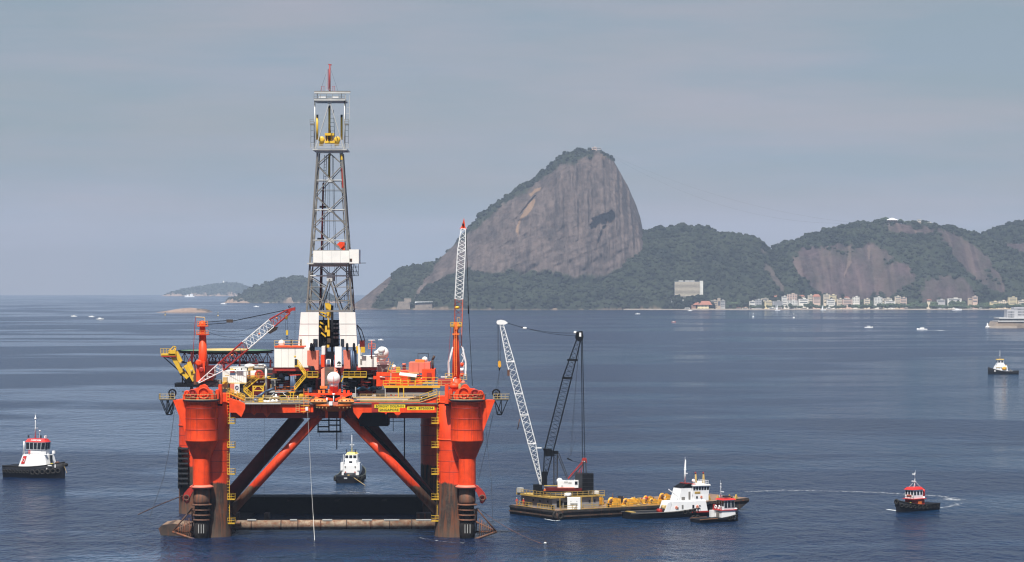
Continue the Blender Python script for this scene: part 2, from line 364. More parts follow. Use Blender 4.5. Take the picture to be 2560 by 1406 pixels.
def hill(name, label, ridge, Yf, Yr, Yb, m, step=2.2, rows=130, power=.55, veg=None, crown=9.0, rib=0.0, shore_h=5.0, stain=None, disp=None, ridge_noise=1.0, seed=1, base=None, canopy_n=2500):
    """one hill as a height field: ridge = [(px,py)] outline, foot at distance Yf, crest at Yr, back foot at Yb"""
    xs = [p[0] for p in ridge]; px = np.arange(xs[0], xs[-1] + step, step)
    py = np.interp(px, xs, [p[1] for p in ridge])
    zr = np.maximum(H - (py - EY) / F * Yr, -2.0)
    nb = 14; s = np.concatenate([np.linspace(0, 1, rows) ** 1.0, 1 + np.linspace(.06, 1, nb)])
    PX, S = np.meshgrid(px, s)
    Yfa = np.interp(px, [p[0] for p in Yf], [p[1] for p in Yf]) if isinstance(Yf, list) else np.full(px.shape, float(Yf))
    front = np.clip(S, 0, 1); back = np.clip(S - 1, 0, 1)
    Y = Yfa[None, :] + (Yr - Yfa[None, :]) * front + (Yb - Yr) * back
    X = (PX - 1280) / F * np.where(S <= 1, Yr, Yr)       # hill keeps its own x whatever the row
    prof = np.where(S <= 1, np.sin(front * np.pi / 2) ** power, np.cos(back * np.pi / 2) ** .8)
    big = fbm(X / 140.0, Y / 140.0, seed, 4)
    Z = zr[None, :] * np.clip(prof + (big - .5) * .28 * np.sin(np.clip(front, 0, 1) * np.pi) * (S < 1), 0, 1.0)
    Z = np.where(S <= 0, -2.0, Z)
    if rib: Y = Y + (fbm(X / 22.0, Z / 160.0, seed + 9, 4) - .5) * rib * np.sin(front * np.pi) ** .5
    ppx = X / Y * F + 1280; ppy = EY + (H - Z) / Y * F
    V = np.ones(X.shape) if veg is None else veg(ppx, ppy, X, Y, Z, PX)
    w, rv = worley(X / 13.0, Y / 13.0 + Z / 16.0, seed); w3, rv3 = worley(X / 34.0, Y / 40.0 + Z / 34.0, seed + 6); w2, rv2 = worley(X / 7.0, Y / 9.0 + Z / 8.0, seed + 3)
    V = np.clip(V, 0, 1)
    edge = np.clip(Z / 6.0, 0, 1)
    ZZ = Z + V * edge * (w * crown * (.5 + .7 * rv) + w2 * crown * .3 + w3 * crown * 1.2 * (.3 + rv3) - crown * 1.75)
    if ridge_noise: ZZ = ZZ + (1 - V) * edge * (fbm(X / 18, Y / 18, seed + 5, 3) - .5) * 10 * ridge_noise
    YY = Y
    st = np.zeros(X.shape)
    if disp is not None: YY, ZZ = disp(ppx, ppy, X, Y, ZZ)
    if stain is not None: st = stain(ppx, ppy, X, Y, Z)
    sh = (1 - sstep(shore_h * .8, shore_h * 1.6, Z * (1 + .8 * (fbm(X / 40, Y / 40, seed + 7, 3) - .5)) + (fbm(X / 25, Y / 25, seed + 8, 3) - .36) * (shore_h * 3.2 + 4))) if shore_h else np.zeros(X.shape)
    sh = sh * (S <= 1) * np.clip(.25 + 1.6 * fbm(X / 55, Y / 55, seed + 14, 3), 0, 1)
    crownv = np.clip(.5 + .55 * (rv - .5) + .35 * (rv3 - .5) + .25 * (w - .6) + 1.3 * (fbm(X / 70, Y / 60 + Z / 60, seed + 2, 4) - .5), 0, 1)
    nr, nc = X.shape
    me = bpy.data.meshes.new(name); me.vertices.add(nr * nc)
    me.vertices.foreach_set('co', np.stack([X, YY, ZZ], -1).ravel())
    i = np.arange(nr - 1)[:, None] * nc + np.arange(nc - 1)[None, :]
    q = np.stack([i, i + 1, i + nc + 1, i + nc], -1).reshape(-1, 4); nf = len(q)
    me.loops.add(nf * 4); me.loops.foreach_set('vertex_index', q.ravel().astype(np.int32))
    me.polygons.add(nf); me.polygons.foreach_set('loop_start', np.arange(nf, dtype=np.int32) * 4); me.polygons.foreach_set('loop_total', np.full(nf, 4, np.int32))
    me.polygons.foreach_set('use_smooth', np.ones(nf, bool)); me.update(); me.validate()
    for an, arr in (('veg', V), ('shore', sh), ('stain', st), ('crown', crownv)):
        a = me.attributes.new(an, 'FLOAT', 'POINT'); a.data.foreach_set('value', np.ascontiguousarray(arr, dtype=np.float32).ravel())
    me.materials.append(MAT[m]); o = bpy.data.objects.new(name, me); C.objects.link(o)
    tag(o, label, kind='structure')
    if crown > 2: canopy(X, YY, ZZ, V, S, m, canopy_n, seed, label)
    return o

land_material('dome_rock', (.040, .032, .030), (.118, .090, .080), (.006, .011, .006), (.027, .035, .020), (.22, .165, .12), (.27, .17, .10))
land_material('purple_rock', (.036, .024, .028), (.092, .064, .066), (.006, .011, .006), (.027, .035, .020), (.22, .165, .12), (.17, .12, .10))
land_material('islet_rock', (.20, .14, .11), (.38, .27, .21), (.006, .011, .006), (.027, .035, .020), shore=(.26, .185, .14))

# the steep granite dome
dome = [(880, 772), (905, 752), (930, 730), (962, 704), (990, 684), (1010, 673), (1040, 668), (1085, 662), (1120, 632), (1150, 600), (1175, 572), (1200, 546), (1240, 514), (1300, 474), (1350, 442), (1380, 415), (1400, 394),
        (1420, 386), (1440, 381), (1458, 378), (1480, 381), (1502, 383), (1515, 390), (1530, 400), (1541, 418), (1554, 443), (1565, 462), (1575, 484), (1586, 508), (1595, 535), (1600, 560), (1604, 585), (1612, 640), (1625, 700), (1640, 772)]
def dome_veg(px, py, X, Y, Z, PX):
    top = np.interp(PX, [p[0] for p in dome], [p[1] for p in dome])
    n = (fbm(X / 30, Z / 30, 41, 4) - .5)
    band = np.interp(PX, [1080, 1150, 1180, 1250, 1320, 1400, 1440, 1480, 1530, 1545, 1600], [4, 6, 22, 24, 16, 22, 26, 18, 8, -8, -14])
    v = sstep(0, 10, band + n * 44 - (py - top))
    v = np.where(px < 1090, 0, v); lv = pip(px + n * 18, py + n * 14, [(925, 768), (965, 728), (985, 692), (1010, 672), (1050, 664), (1092, 655), (1085, 680), (1058, 702), (1035, 742), (1018, 775)]); v = np.maximum(v, lv * 1.0)
    low = np.interp(px, [1000, 1150, 1300, 1400, 1520, 1600], [800, 690, 676, 684, 690, 640])
    v = np.maximum(v, sstep(-6, 8, py - low + n * 30))
    return v
def dome_stain(px, py, X, Y, Z):
    n = (fbm(X / 14, Z / 20, 77, 3) - .5) * 10
    a = pip(px + n, py, [(1322, 486), (1338, 472), (1351, 468), (1349, 478), (1336, 484), (1326, 492)]) | pip(px + n, py, [(1332, 498), (1336, 500), (1330, 520), (1318, 540), (1304, 548), (1298, 566), (1292, 590), (1288, 580), (1296, 552), (1308, 528), (1320, 508)])
    b_ = pip(px + n, py, [(1505, 385), (1520, 388), (1512, 402), (1500, 398)])
    return a * .62 + b_ * .3
def dome_disp(px, py, X, Y, Z):
    """vertical fluting, the diagonal crack and the big hollow with its overhang"""
    nn = (fbm(X / 16, Z / 16, 5, 4) - .5) * 20
    hol = pip(px + nn * .5, py + nn * .4, [(1476, 562), (1482, 545), (1500, 535), (1537, 530), (1540, 540), (1534, 560), (1518, 566), (1500, 572), (1478, 576)])
    crk = pip(px + nn * .3, py, [(1508, 566), (1516, 564), (1504, 590), (1497, 612), (1494, 606), (1500, 585)])
    crk2 = pip(px + nn * .3, py, [(1335, 490), (1340, 490), (1292, 550), (1288, 548)])
    flut = (fbm(X / 9.0, Z / 260.0, 15, 3) - .5) * 24 * sstep(0, 60, px - 1350)
    rough = (fbm(X / 6, Z / 20, 12, 4) - .5) * 15
    led = (fbm((X + Z * .7) / 60, (Z - X * .5) / 14, 19, 3) - .5) * 16 * sstep(0, 60, py - 520)
    face = (Z > 60) * (px < 1598)
    return Y + (hol * 30 + crk * 20 + crk2 * 9) + (flut + rough + led) * face, Z
hill('granite_mountain', 'steep bare granite dome with forest cap and streaked face across the bay', dome, 6480, 6900, 7400, 'dome_rock', 1.7, 300, .62, dome_veg, 7.5, 14, 4, dome_stain, dome_disp, .5, 3, canopy_n=1500)

fore = [(1018, 775), (1030, 760), (1045, 742), (1070, 722), (1095, 706), (1125, 692), (1150, 684), (1180, 678), (1215, 680), (1250, 684), (1300, 686), (1340, 690), (1400, 694), (1450, 700), (1500, 690), (1550, 664), (1600, 634), (1640, 640), (1700, 690), (1760, 774)]
hill('forest_apron', 'dense green forest on the low apron at the foot of the granite dome', fore, 6400, 6560, 6800, 'dome_rock', 1.9, 110, .75, None, 8, 0, 2.5, seed=11, canopy_n=2600)

mid = [(1500, 774), (1540, 690), (1575, 620), (1596, 586), (1618, 581), (1645, 578), (1670, 575), (1690, 569), (1715, 571), (1745, 575), (1775, 582), (1805, 592), (1835, 591), (1865, 594), (1890, 602), (1905, 612), (1925, 628), (1950, 660), (1985, 700), (2030, 735), (2080, 774)]
def mid_veg(px, py, X, Y, Z, PX):
    n = fbm(X / 30, Z / 40, 61, 4) - .5
    r = pip(px + n * 20, py + n * 20, [(1915, 660), (1925, 668), (1950, 700), (1965, 730), (1955, 735), (1930, 700), (1905, 668)])
    r = r | pip(px + n * 20, py, [(1903, 620), (1915, 625), (1920, 640), (1905, 638)])
    return 1 - r * .8
hill('forest_hill', 'rounded forested hill right of the granite dome', mid, 6420, 6760, 7200, 'dome_rock', 1.9, 150, .8, mid_veg, 10, 0, 0, seed=21, canopy_n=3800)

urca = [(1860, 774), (1890, 700), (1925, 640), (1938, 622), (1955, 615), (1980, 608), (2010, 598), (2040, 586), (2070, 577), (2100, 570), (2140, 564), (2170, 561), (2200, 561), (2260, 563), (2320, 562), (2345, 569), (2380, 576), (2420, 586), (2445, 597), (2480, 610), (2520, 630), (2570, 660), (2640, 720), (2700, 774)]
def urca_veg(px, py, X, Y, Z, PX):
    n = fbm(X / 34, Z / 34, 71, 4) - .5
    n2 = fbm(X / 9, Z / 9, 73, 3) - .5; qx = px + n * 34 + n2 * 22; qy = py + n * 34 + n2 * 18
    r = pip(qx, qy, [(1978, 652), (1995, 634), (2030, 620), (2080, 614), (2130, 612), (2180, 616), (2215, 628), (2240, 640), (2200, 655), (2250, 660), (2290, 680), (2280, 705), (2250, 735), (2200, 742), (2120, 750), (2060, 740), (2010, 700)])
    r = r | pip(qx, qy, [(2190, 562), (2340, 562), (2335, 582), (2300, 588), (2250, 590), (2225, 575)])
    r = r | pip(qx, qy, [(2345, 575), (2385, 585), (2430, 610), (2470, 645), (2500, 690), (2520, 740), (2480, 730), (2430, 690), (2385, 640), (2355, 600)])
    r = r | pip(qx, qy, [(2290, 720), (2350, 690), (2400, 690), (2430, 720), (2430, 750), (2300, 755)])
    r = r | (pip(px, py, [(2320, 640), (2400, 645), (2420, 665), (2360, 662)]) & (n > -.05))
    return 1 - r * np.clip(.75 + n, 0, 1)
def urca_stain(px, py, X, Y, Z):
    n = (fbm(X / 10, Z / 60, 81, 3) - .5)
    a = sstep(.08, .20, fbm(X / 12, Z / 260, 33, 3) - .45)
    s = pip(px + n * 8, py, [(2117, 615), (2124, 615), (2127, 660), (2118, 676), (2112, 695), (2110, 690), (2119, 660)]) | pip(px + n * 8, py, [(2168, 615), (2176, 615), (2176, 648), (2171, 648)]) | pip(px + n * 6, py, [(2286, 565), (2291, 565), (2293, 590), (2289, 590)])
    return np.maximum(a * .32, s * .7)
hill('rock_hill', 'broad hill with flat summit, forest and purplish bare rock faces', urca, 6440, 6800, 7300, 'purple_rock', 1.9, 170, .7, urca_veg, 9, 12, 0, urca_stain, None, .4, 31, canopy_n=4200)

right = [(2380, 774), (2420, 640), (2442, 594), (2460, 588), (2490, 574), (2520, 565), (2550, 558), (2590, 552), (2640, 556), (2700, 590), (2760, 680), (2800, 774)]
def right_veg(px, py, X, Y, Z, PX):
    n = fbm(X / 34, Z / 34, 91, 4) - .5
    r = pip(px + n * 20, py + n * 20, [(2515, 612), (2560, 600), (2620, 606), (2640, 700), (2560, 740), (2530, 690), (2505, 640)])
    return 1 - r * .85
hill('far_hill', 'forested hill with bare rock wall at the right edge of the picture', right, 6700, 7050, 7500, 'purple_rock', 1.9, 120, .75, right_veg, 9, 12, 0, seed=37, canopy_n=1600)

isl = [(562, 760), (575, 754), (595, 748), (610, 738), (625, 728), (650, 722), (668, 711), (690, 706), (710, 698), (735, 693), (752, 695), (770, 705), (790, 716), (810, 735), (830, 748), (850, 752), (868, 761)]
hill('wooded_island', 'wooded island ringed by pale rocks behind the drilling tower', isl, 9000, 9200, 9500, 'islet_rock', 1.2, 80, .7, None, 13, 0, 6, seed=51, canopy_n=1100)
isl2 = [(428, 740), (440, 733), (455, 727), (480, 722), (510, 717), (540, 713), (560, 710), (590, 710), (605, 714), (625, 722), (650, 733), (690, 741)]
hill('distant_island', 'long low distant island with a lighthouse on its ridge', isl2, 15300, 15800, 16400, 'islet_rock', 1.2, 60, .8, None, 12, 0, 9, seed=53, canopy_n=1200)
isl3 = [(385, 782.5), (400, 780), (420, 777), (440, 774), (460, 771), (478, 769), (495, 772), (510, 773), (520, 775), (526, 782)]
hill('rock_islet', 'low bare pink rock islet in front of the distant island', isl3, 5740, 5775, 5840, 'islet_rock', .8, 40, .6, lambda px, py, X, Y, Z, PX: np.zeros(X.shape) + ((PX > 494) & (PX < 524)) * .6, .8, 0, 3, seed=57, ridge_noise=.25)

knoll = [(1655, 774), (1668, 756), (1682, 748), (1692, 743), (1702, 746), (1712, 751), (1722, 742), (1735, 745), (1748, 743), (1760, 748), (1775, 756), (1790, 774)]
hill('forest_knoll', 'small wooded knoll in front of the slab hotel', knoll, 6362, 6376, 6402, 'dome_rock', 1.2, 30, .7, None, 5, 0, 0, seed=63, canopy_n=160)
# ------------------------------------------------------------------ haze
hm = bpy.data.materials.new('haze_air'); hm.use_nodes = True; hn = hm.node_tree; hn.nodes.clear()
ho = hn.nodes.new('ShaderNodeOutputMaterial'); hv = hn.nodes.new('ShaderNodeVolumePrincipled')
hv.inputs['Color'].default_value = (.63, .76, .97, 1); hv.inputs['Density'].default_value = 4.4e-5; hv.inputs['Anisotropy'].default_value = .0
hn.links.new(hv.outputs[0], ho.inputs['Volume']); MAT['haze_air'] = hm
hz = MB(); hz.box((0, 8200, 220), (12900, 18400, 446)); hz = hz.out('haze', 'haze_air'); tag(hz, 'pale blue daylight haze over the whole bay', kind='stuff')
# ------------------------------------------------------------------ paints
mat('red_paint', (.80, .062, .008), .52, var=.20, rust=.50, scale=.55, rustcol=(.40, .028, .008), spec=.35)
mat('dull_red', (.34, .022, .014), .5, var=.15, rust=.2, scale=.6)
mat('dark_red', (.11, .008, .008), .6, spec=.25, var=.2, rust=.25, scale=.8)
mat('salmon', (.62, .17, .11), .6, var=.08, rust=.12, scale=.5)
mat('orange_paint', (.80, .20, .035), .45, var=.08, rust=.05)
mat('yellow_paint', (.68, .42, .03), .45, var=.1, rust=.12)
mat('cream_rail', (.52, .38, .16), .5, var=.12, rust=.2)
mat('plate_yellow', (.80, .60, .02), .45, var=.05)
mat('white_paint', (.78, .77, .73), .45, var=.05, rust=.10, scale=.4, rustcol=(.45, .33, .18))
mat('clean_white', (.82, .82, .81), .35, var=.03, rust=.03, rustcol=(.4, .25, .12))
mat('grey_steel', (.20, .19, .175), .55, .1, var=.15, rust=.3, scale=.7, rustcol=(.16, .09, .05))
mat('pale_steel', (.52, .52, .50), .45, .2, var=.1, rust=.2, rustcol=(.25, .16, .1))
mat('dark_steel', (.022, .024, .030), .6, 0, var=.3, rust=.15, scale=1.2)
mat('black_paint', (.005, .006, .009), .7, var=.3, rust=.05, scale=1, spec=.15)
mat('blue_steel', (.07, .11, .19), .45, .2, var=.15, rust=.1)
mat('rusty_steel', (.085, .045, .03), .75, var=.35, rust=.75, scale=.5, bump=.4, rustcol=(.22, .065, .022))
mat('rusty_brown', (.050, .034, .026), .8, var=.4, rust=.6, scale=.4, bump=.4, rustcol=(.20, .06, .02))
mat('marine_growth', (.022, .019, .018), .9, spec=.2, var=.5, rust=.3, scale=.6, bump=.5, rustcol=(.12, .05, .02))
mat('fouled_tube', (.23, .175, .125), .85, var=.45, rust=.85, scale=.7, bump=.4, rustcol=(.16, .065, .03), streak=False)
mat('deck_green', (.10, .20, .13), .8, var=.25, rust=.3, rustcol=(.14, .12, .09), streak=False)
mat('deck_grey', (.13, .12, .115), .8, var=.3, rust=.4, streak=False)
mat('blue_tarp', (.06, .25, .50), .6, var=.2)
mat('letter_black', (.03, .03, .02), .6)
mat('glass_dark', (.015, .020, .028), .12, spec=.8)
mat('radome_white', (.82, .81, .78), .4, var=.03)

def leg_material(name, zs, low=(.030, .020, .015), up=(.78, .060, .008)):
    """red topside paint above the loading line, fouled and rusted steel below it"""
    m = bpy.data.materials.new(name); m.use_nodes = True; nt = m.node_tree; N = nt.nodes; L = nt.links
    b = N['Principled BSDF']; t = N.new('ShaderNodeTexCoord'); s = N.new('ShaderNodeSeparateXYZ'); L.new(t.outputs['Object'], s.inputs[0])
    def noise(sc_, s3, d=5):
        mp = N.new('ShaderNodeMapping'); mp.inputs['Scale'].default_value = s3; L.new(t.outputs['Object'], mp.inputs[0])
        n = N.new('ShaderNodeTexNoise'); n.inputs['Scale'].default_value = sc_; n.inputs['Detail'].default_value = d; n.inputs['Roughness'].default_value = .62; L.new(mp.outputs[0], n.inputs[0]); return n.outputs[0]
    def mr(x, a, b_, c, d):
        r = N.new('ShaderNodeMapRange')
        for i, v in enumerate((a, b_, c, d)): r.inputs[i + 1].default_value = v
        L.new(x, r.inputs[0]); return r.outputs[0]
    def mix(f, a, c):
        x = N.new('ShaderNodeMixRGB')
        if isinstance(f, float): x.inputs[0].default_value = f
        else: L.new(f, x.inputs[0])
        for i, v in ((1, a), (2, c)):
            if isinstance(v, tuple): x.inputs[i].default_value = (*v, 1)
            else: L.new(v, x.inputs[i])
        return x.outputs[0]
    run = noise(1.1, (1, 1, .10), 8); blot = noise(.7, (1, 1, 1), 8)
    lowc = mix(mr(run, .44, .58, 0, 1), low, (.15, .045, .015)); lowc = mix(mr(blot, .50, .70, 0, .75), lowc, (.085, .065, .048))
    lowc = mix(mr(s.outputs[2], 0.2, 3.5, .55, 0), lowc, (.12, .085, .06))
    upc = mix(mr(blot, .35, .7, 0, .6), up, (.52, .032, .008)); upc = mix(mr(run, .54, .70, 0, .75), upc, (.30, .025, .01))
    j = N.new('ShaderNodeMath'); j.operation = 'ADD'; L.new(s.outputs[2], j.inputs[0]); L.new(mr(noise(.35, (1, 1, .3)), .3, .7, -.5, .5), j.inputs[1])
    col = mix(mr(j.outputs[0], zs - .25, zs + .12, 0, 1), lowc, upc); L.new(col, b.inputs['Base Color'])
    L.new(mr(j.outputs[0], zs - .3, zs + .1, .8, .42), b.inputs['Roughness'])
    bp = N.new('ShaderNodeBump'); bp.inputs['Strength'].default_value = .35; bp.inputs['Distance'].default_value = .15; L.new(blot, bp.inputs['Height']); L.new(bp.outputs[0], b.inputs['Normal'])
    MAT[name] = m
leg_material('leg_paint', 11.9)
leg_material('brace_paint', 10.6, low=(.17, .10, .06))

# ------------------------------------------------------------------ the drilling rig
RX = W(832, 1345, 605).x
rig = thing('drilling_rig', 'large orange-red semi-submersible drilling rig with tall grey derrick standing in the bay', 'oil rig', (RX, 635, 0))
ORG[rig.name] = (RX, 635, 0)
def P(px, py, d): return W(px, py, 600.0 + d)
def bx(name, m, x0, y0, x1, y1, d0, d1, par=None, taper=1.0, label=None, inset=0.0):
    a = P(x0, y1, d0); b_ = P(x1, y0, d0)
    mb = MB(); mb.box(((a.x + b_.x) / 2, 600 + (d0 + d1) / 2, (a.z + b_.z) / 2), (b_.x - a.x, d1 - d0, b_.z - a.z), 0, taper)
    return mb.out(name, m, par or rig, label=label)
def tb(name, m, a, b_, r, par=None, r2=None, n=8, label=None):
    return MB().tube(a, b_, r, r2, n).out(name, m, par or rig, label=label)
def rail(pts, par=None, m='yellow_paint', h=1.15, step=1.8, name='railing', r=.045):
    mb = MB(); up = Vector((0, 0, 1))
    for a, b_ in zip(pts, pts[1:]):
        a = Vector(a); b_ = Vector(b_); L = (b_ - a).length; n = max(1, int(round(L / step)))
        for f in (.5, 1.0): mb.bar(a + up * h * f, b_ + up * h * f, r * 2)
        mb.bar(a + up * .08, b_ + up * .08, r * 2.4)
        for k in range(n + 1):
            c = a.lerp(b_, k / n); mb.bar(c, c + up * h, r * 2)
    return mb.out(name, m, par or rig)
def ladder(a, b_, w=.6, par=None, m='yellow_paint', step=.6, u=(1, 0, 0), r=.05, name='ladder'):
    a = Vector(a); b_ = Vector(b_); u = Vector(u) * w / 2; mb = MB()
    mb.bar(a - u, b_ - u, r * 2); mb.bar(a + u, b_ + u, r * 2); n = max(2, int((b_ - a).length / step))
    for k in range(1, n): c = a.lerp(b_, k / n); mb.bar(c - u, c + u, r * 1.4)
    return mb.out(name, m, par or rig)
def stairs(a, b_, w=.9, par=None, m='yellow_paint', name='stairway'):
    """a foot, b head; stringers, treads and hand rails"""
    a = Vector(a); b_ = Vector(b_); mb = MB(); q = Vector((0, w / 2, 0)); up = Vector((0, 0, 1))
    for s in (-1, 1):
        mb.rect(a + q * s, b_ + q * s, .08, .28); mb.bar(a + q * s + up * 1.05, b_ + q * s + up * 1.05, .09); mb.bar(a + q * s + up * .55, b_ + q * s + up * .55, .07)
        n = max(2, int((b_ - a).length / 1.6))
        for k in range(n + 1): c = a.lerp(b_, k / n) + q * s; mb.bar(c, c + up * 1.05, .08)
    n = max(3, int(abs(b_.z - a.z) / .3))
    for k in range(n): c = a.lerp(b_, (k + .5) / n); mb.box(c, (.26, w, .05))
    return mb.out(name, m, par or rig)
def boom(par, a, b_, wa, wb, bays, mch, mlac=None, side=None, r=.11, rl=.06, name='boom', off=0, sep=True, da=None, db=None):
    """square lattice boom between two points: four chords, zig-zag lacing on every face"""
    a = Vector(a); b_ = Vector(b_); d = (b_ - a).normalized(); mlac = mlac or mch
    u = Vector(side) if side else d.cross(Vector((0, 1, 0)))
    u = (u - d * u.dot(d)).normalized(); v = d.cross(u).normalized(); da = wa if da is None else da; db = wb if db is None else db
    def cn(t, i):
        su, sv = ((-1, -1), (1, -1), (1, 1), (-1, 1))[i % 4]
        return a.lerp(b_, t) + u * su * (wa + (wb - wa) * t) / 2 + v * sv * (da + (db - da) * t) / 2
    for i in range(4): MB().tube(cn(0, i), cn(1, i), r, None, 6).out('chord', mch, par)
    for i in range(4):
        L = []
        for k in range(bays):
            t0, t1 = k / bays, (k + 1) / bays
            L.append((cn(t0, i), cn(t1, i + 1)) if (k + i + off) % 2 else (cn(t0, i + 1), cn(t1, i)))
        for k in (0, bays): L.append((cn(k / bays, i), cn(k / bays, i + 1)))
        if sep:
            for p, q in L: MB().bar(p, q, rl * 1.6).out('lacing_bar', mlac, par)
        else:
            mb = MB()
            for p, q in L: mb.bar(p, q, rl * 1.6)
            mb.out('lacing', mlac, par)
def wire(par, pts, r=.05, m='black_paint', name='cable'):
    return MB().poly([Vector(p) for p in pts], r, 5).out(name, m, par)
def sag(a, b_, s, n=10):
    a = Vector(a); b_ = Vector(b_); return [a.lerp(b_, k / n) - Vector((0, 0, s * 4 * (k / n) * (1 - k / n))) for k in range(n + 1)]

# --- legs -----------------------------------------------------------------
def column(px, d, r, ztop, flare=0, m='leg_paint', n=40, name='column'):
    c = P(px, 1000, d); pr = [(r * (1 + flare), -4), (r * (1 + flare), 0), (r * (1 + flare * .75), 3.4), (r * (1 + flare * .3), 7.5), (r, 11.5), (r, 21), (r, ztop)]
    mb = MB(); mb.lathe((c.x, c.y, 0), pr, n); o = mb.out(name, m, rig)
    for z in (14.1, 16.4, 18.8):
        MB().lathe((c.x, c.y, z), [(r, 0), (r + .035, .03), (r + .035, .09), (r, .12)], n, cap=False).out('weld_seam', 'dull_red', o)
    for z in (21.2, ztop - .2):
        MB().lathe((c.x, c.y, z - .18), [(r + .02, 0), (r + .10, .04), (r + .10, .3), (r + .02, .36)], n, cap=False).out('weld_band', 'red_paint', o)
    return o, c
colL, cL = column(533, 4.9, 3.55, 29.5, .18)
colR, cR = column(1137, 5.2, 3.85, 29.5, .16)
colRL, cRL = column(489, 66, 4.0, 27.5)
colRR, cRR = column(1092, 66, 3.9, 27.0)
def tank_leg(px, mir):
    c = P(px, 1000, 0); zt, zb = P(0, 1000, 0).z, P(0, 1102, 0).z; zc, zf = P(0, 1147, 0).z, P(0, 1215, 0).z
    mb = MB(); mb.lathe((c.x, c.y, 0), [(1.85, zc - .02), (1.87, zc), (3.5, zb - .1), (3.6, zb), (3.6, zb + .12), (3.57, zb + .3), (3.57, zt - .3), (3.75, zt - .15), (3.75, zt)], 48)
    o = mb.out('winch_tank', 'red_paint', rig)
    for zz_ in (zb + 2.4, zb + 4.8, zb + 7.1): MB().lathe((c.x, c.y, zz_), [(3.57, 0), (3.62, .03), (3.62, .10), (3.57, .13)], 48, cap=False).out('weld_seam', 'dull_red', o)
    for a_ in range(185, 360, 25): MB().bar((c.x + 3.59 * math.cos(R(a_)), c.y + 3.59 * math.sin(R(a_)), zb + .4), (c.x + 3.59 * math.cos(R(a_)), c.y + 3.59 * math.sin(R(a_)), zt - .4), .05).out('weld_seam', 'dull_red', o)
    MB().lathe((c.x, c.y, 0), [(1.87, zf), (1.87, zc)], 32, cap=False).out('guide_column', 'red_paint', rig)
    MB().lathe((c.x, c.y, 0), [(1.6, zf - .7), (2.55, zf - .35), (2.6, zf - .1), (1.9, zf + .25)], 32).out('flange', 'salmon', rig)
    # swivel fairlead: rusty drum with ribs, then the dark foot
    zz = [P(0, y, 0).z for y in (1222, 1252, 1262, 1275, 1288, 1300, 1352)]
    fo = MB().lathe((c.x, c.y, 0), [(1.75, zz[2]), (1.85, zz[1]), (1.7, zz[0])], 28).out('fairlead_drum', 'rusty_steel', rig)
    for z, rr in ((zz[2], 2.25), (zz[3], 2.0), (zz[4], 1.95), (zz[5], 1.9)):
        MB().lathe((c.x, c.y, z - .12), [(rr - .1, 0), (rr, .06), (rr, .2), (rr - .35, .34)], 28).out('rib_ring', 'rusty_steel', rig)
    MB().lathe((c.x, c.y, 0), [(1.45, zz[6] - 2), (1.75, 2.2), (1.55, zz[5]), (1.5, zz[2])], 28).out('foot', 'marine_growth', rig)
    for k in (-1, 0, 1):
        MB().box((c.x + k * .55 + .1, c.y - 1.72, 2.1), (.12, .12, 1.9)).out('anode', 'pale_steel', rig)
    sx = -1 if mir else 1
    # fairlead arm
    a = P(px + sx * 12, 1214, -2); mb = MB()
    pts = [P(px + sx * x, y, -1.6) for x, y in ((20, 1212), (34, 1222), (44, 1234), (48, 1246), (44, 1254), (38, 1260), (33, 1258), (30, 1246), (24, 1232), (14, 1222))]
    mb.prism(pts, (0, 1.6, 0)); mb.out('fairlead_arm', 'dull_red', rig)
    MB().torus(P(px + sx * 38, 1245, -1.9), .55, .16, 'y').out('fairlead_sheave', 'rusty_steel', rig)
    # bolster guard frame of rusty tubes
    A = P(px + sx * 18, 1303, 0); B = P(px + sx * 73, 1330, 0); D_ = P(px - sx * 2, 1356, -1.5); E = P(px + sx * 24, 1272, 0); A2 = P(px + sx * 22, 1330, 3)
    for q1, q2, rr in ((D_, B, .27), (B, A, .22), (E, B, .18), (A2, B, .2), (D_, A2, .2), (E, A2, .16), (E, D_, .15)):
        tb('guard_tube', 'rusty_steel', q1, q2, rr)
    for k in range(1, 8):
        t = k / 8; tb('guard_bar', 'rusty_steel', D_.lerp(B, .35 + .6 * t) + Vector((0, 0, .1)), E.lerp(A, .5).lerp(B, .1 + .82 * t), .11)
    # winch platform
    r1 = 3.9; mb = MB(); mb.lathe((c.x, c.y, zt), [(3.6, -.3), (r1 + .25, 0), (r1 + .25, .12)], 40); mb.out('platform', 'deck_grey', rig)
    angs = [R(a_) for a_ in range(-175, 6, 12)]
    rail([(c.x + (r1 + .15) * math.cos(a_), c.y + (r1 + .15) * math.sin(a_), zt + .12) for a_ in angs], m='cream_rail', step=1.2)
    return c, zt
cl, zt = tank_leg(504, True)
cr, zt = tank_leg(1168, False)
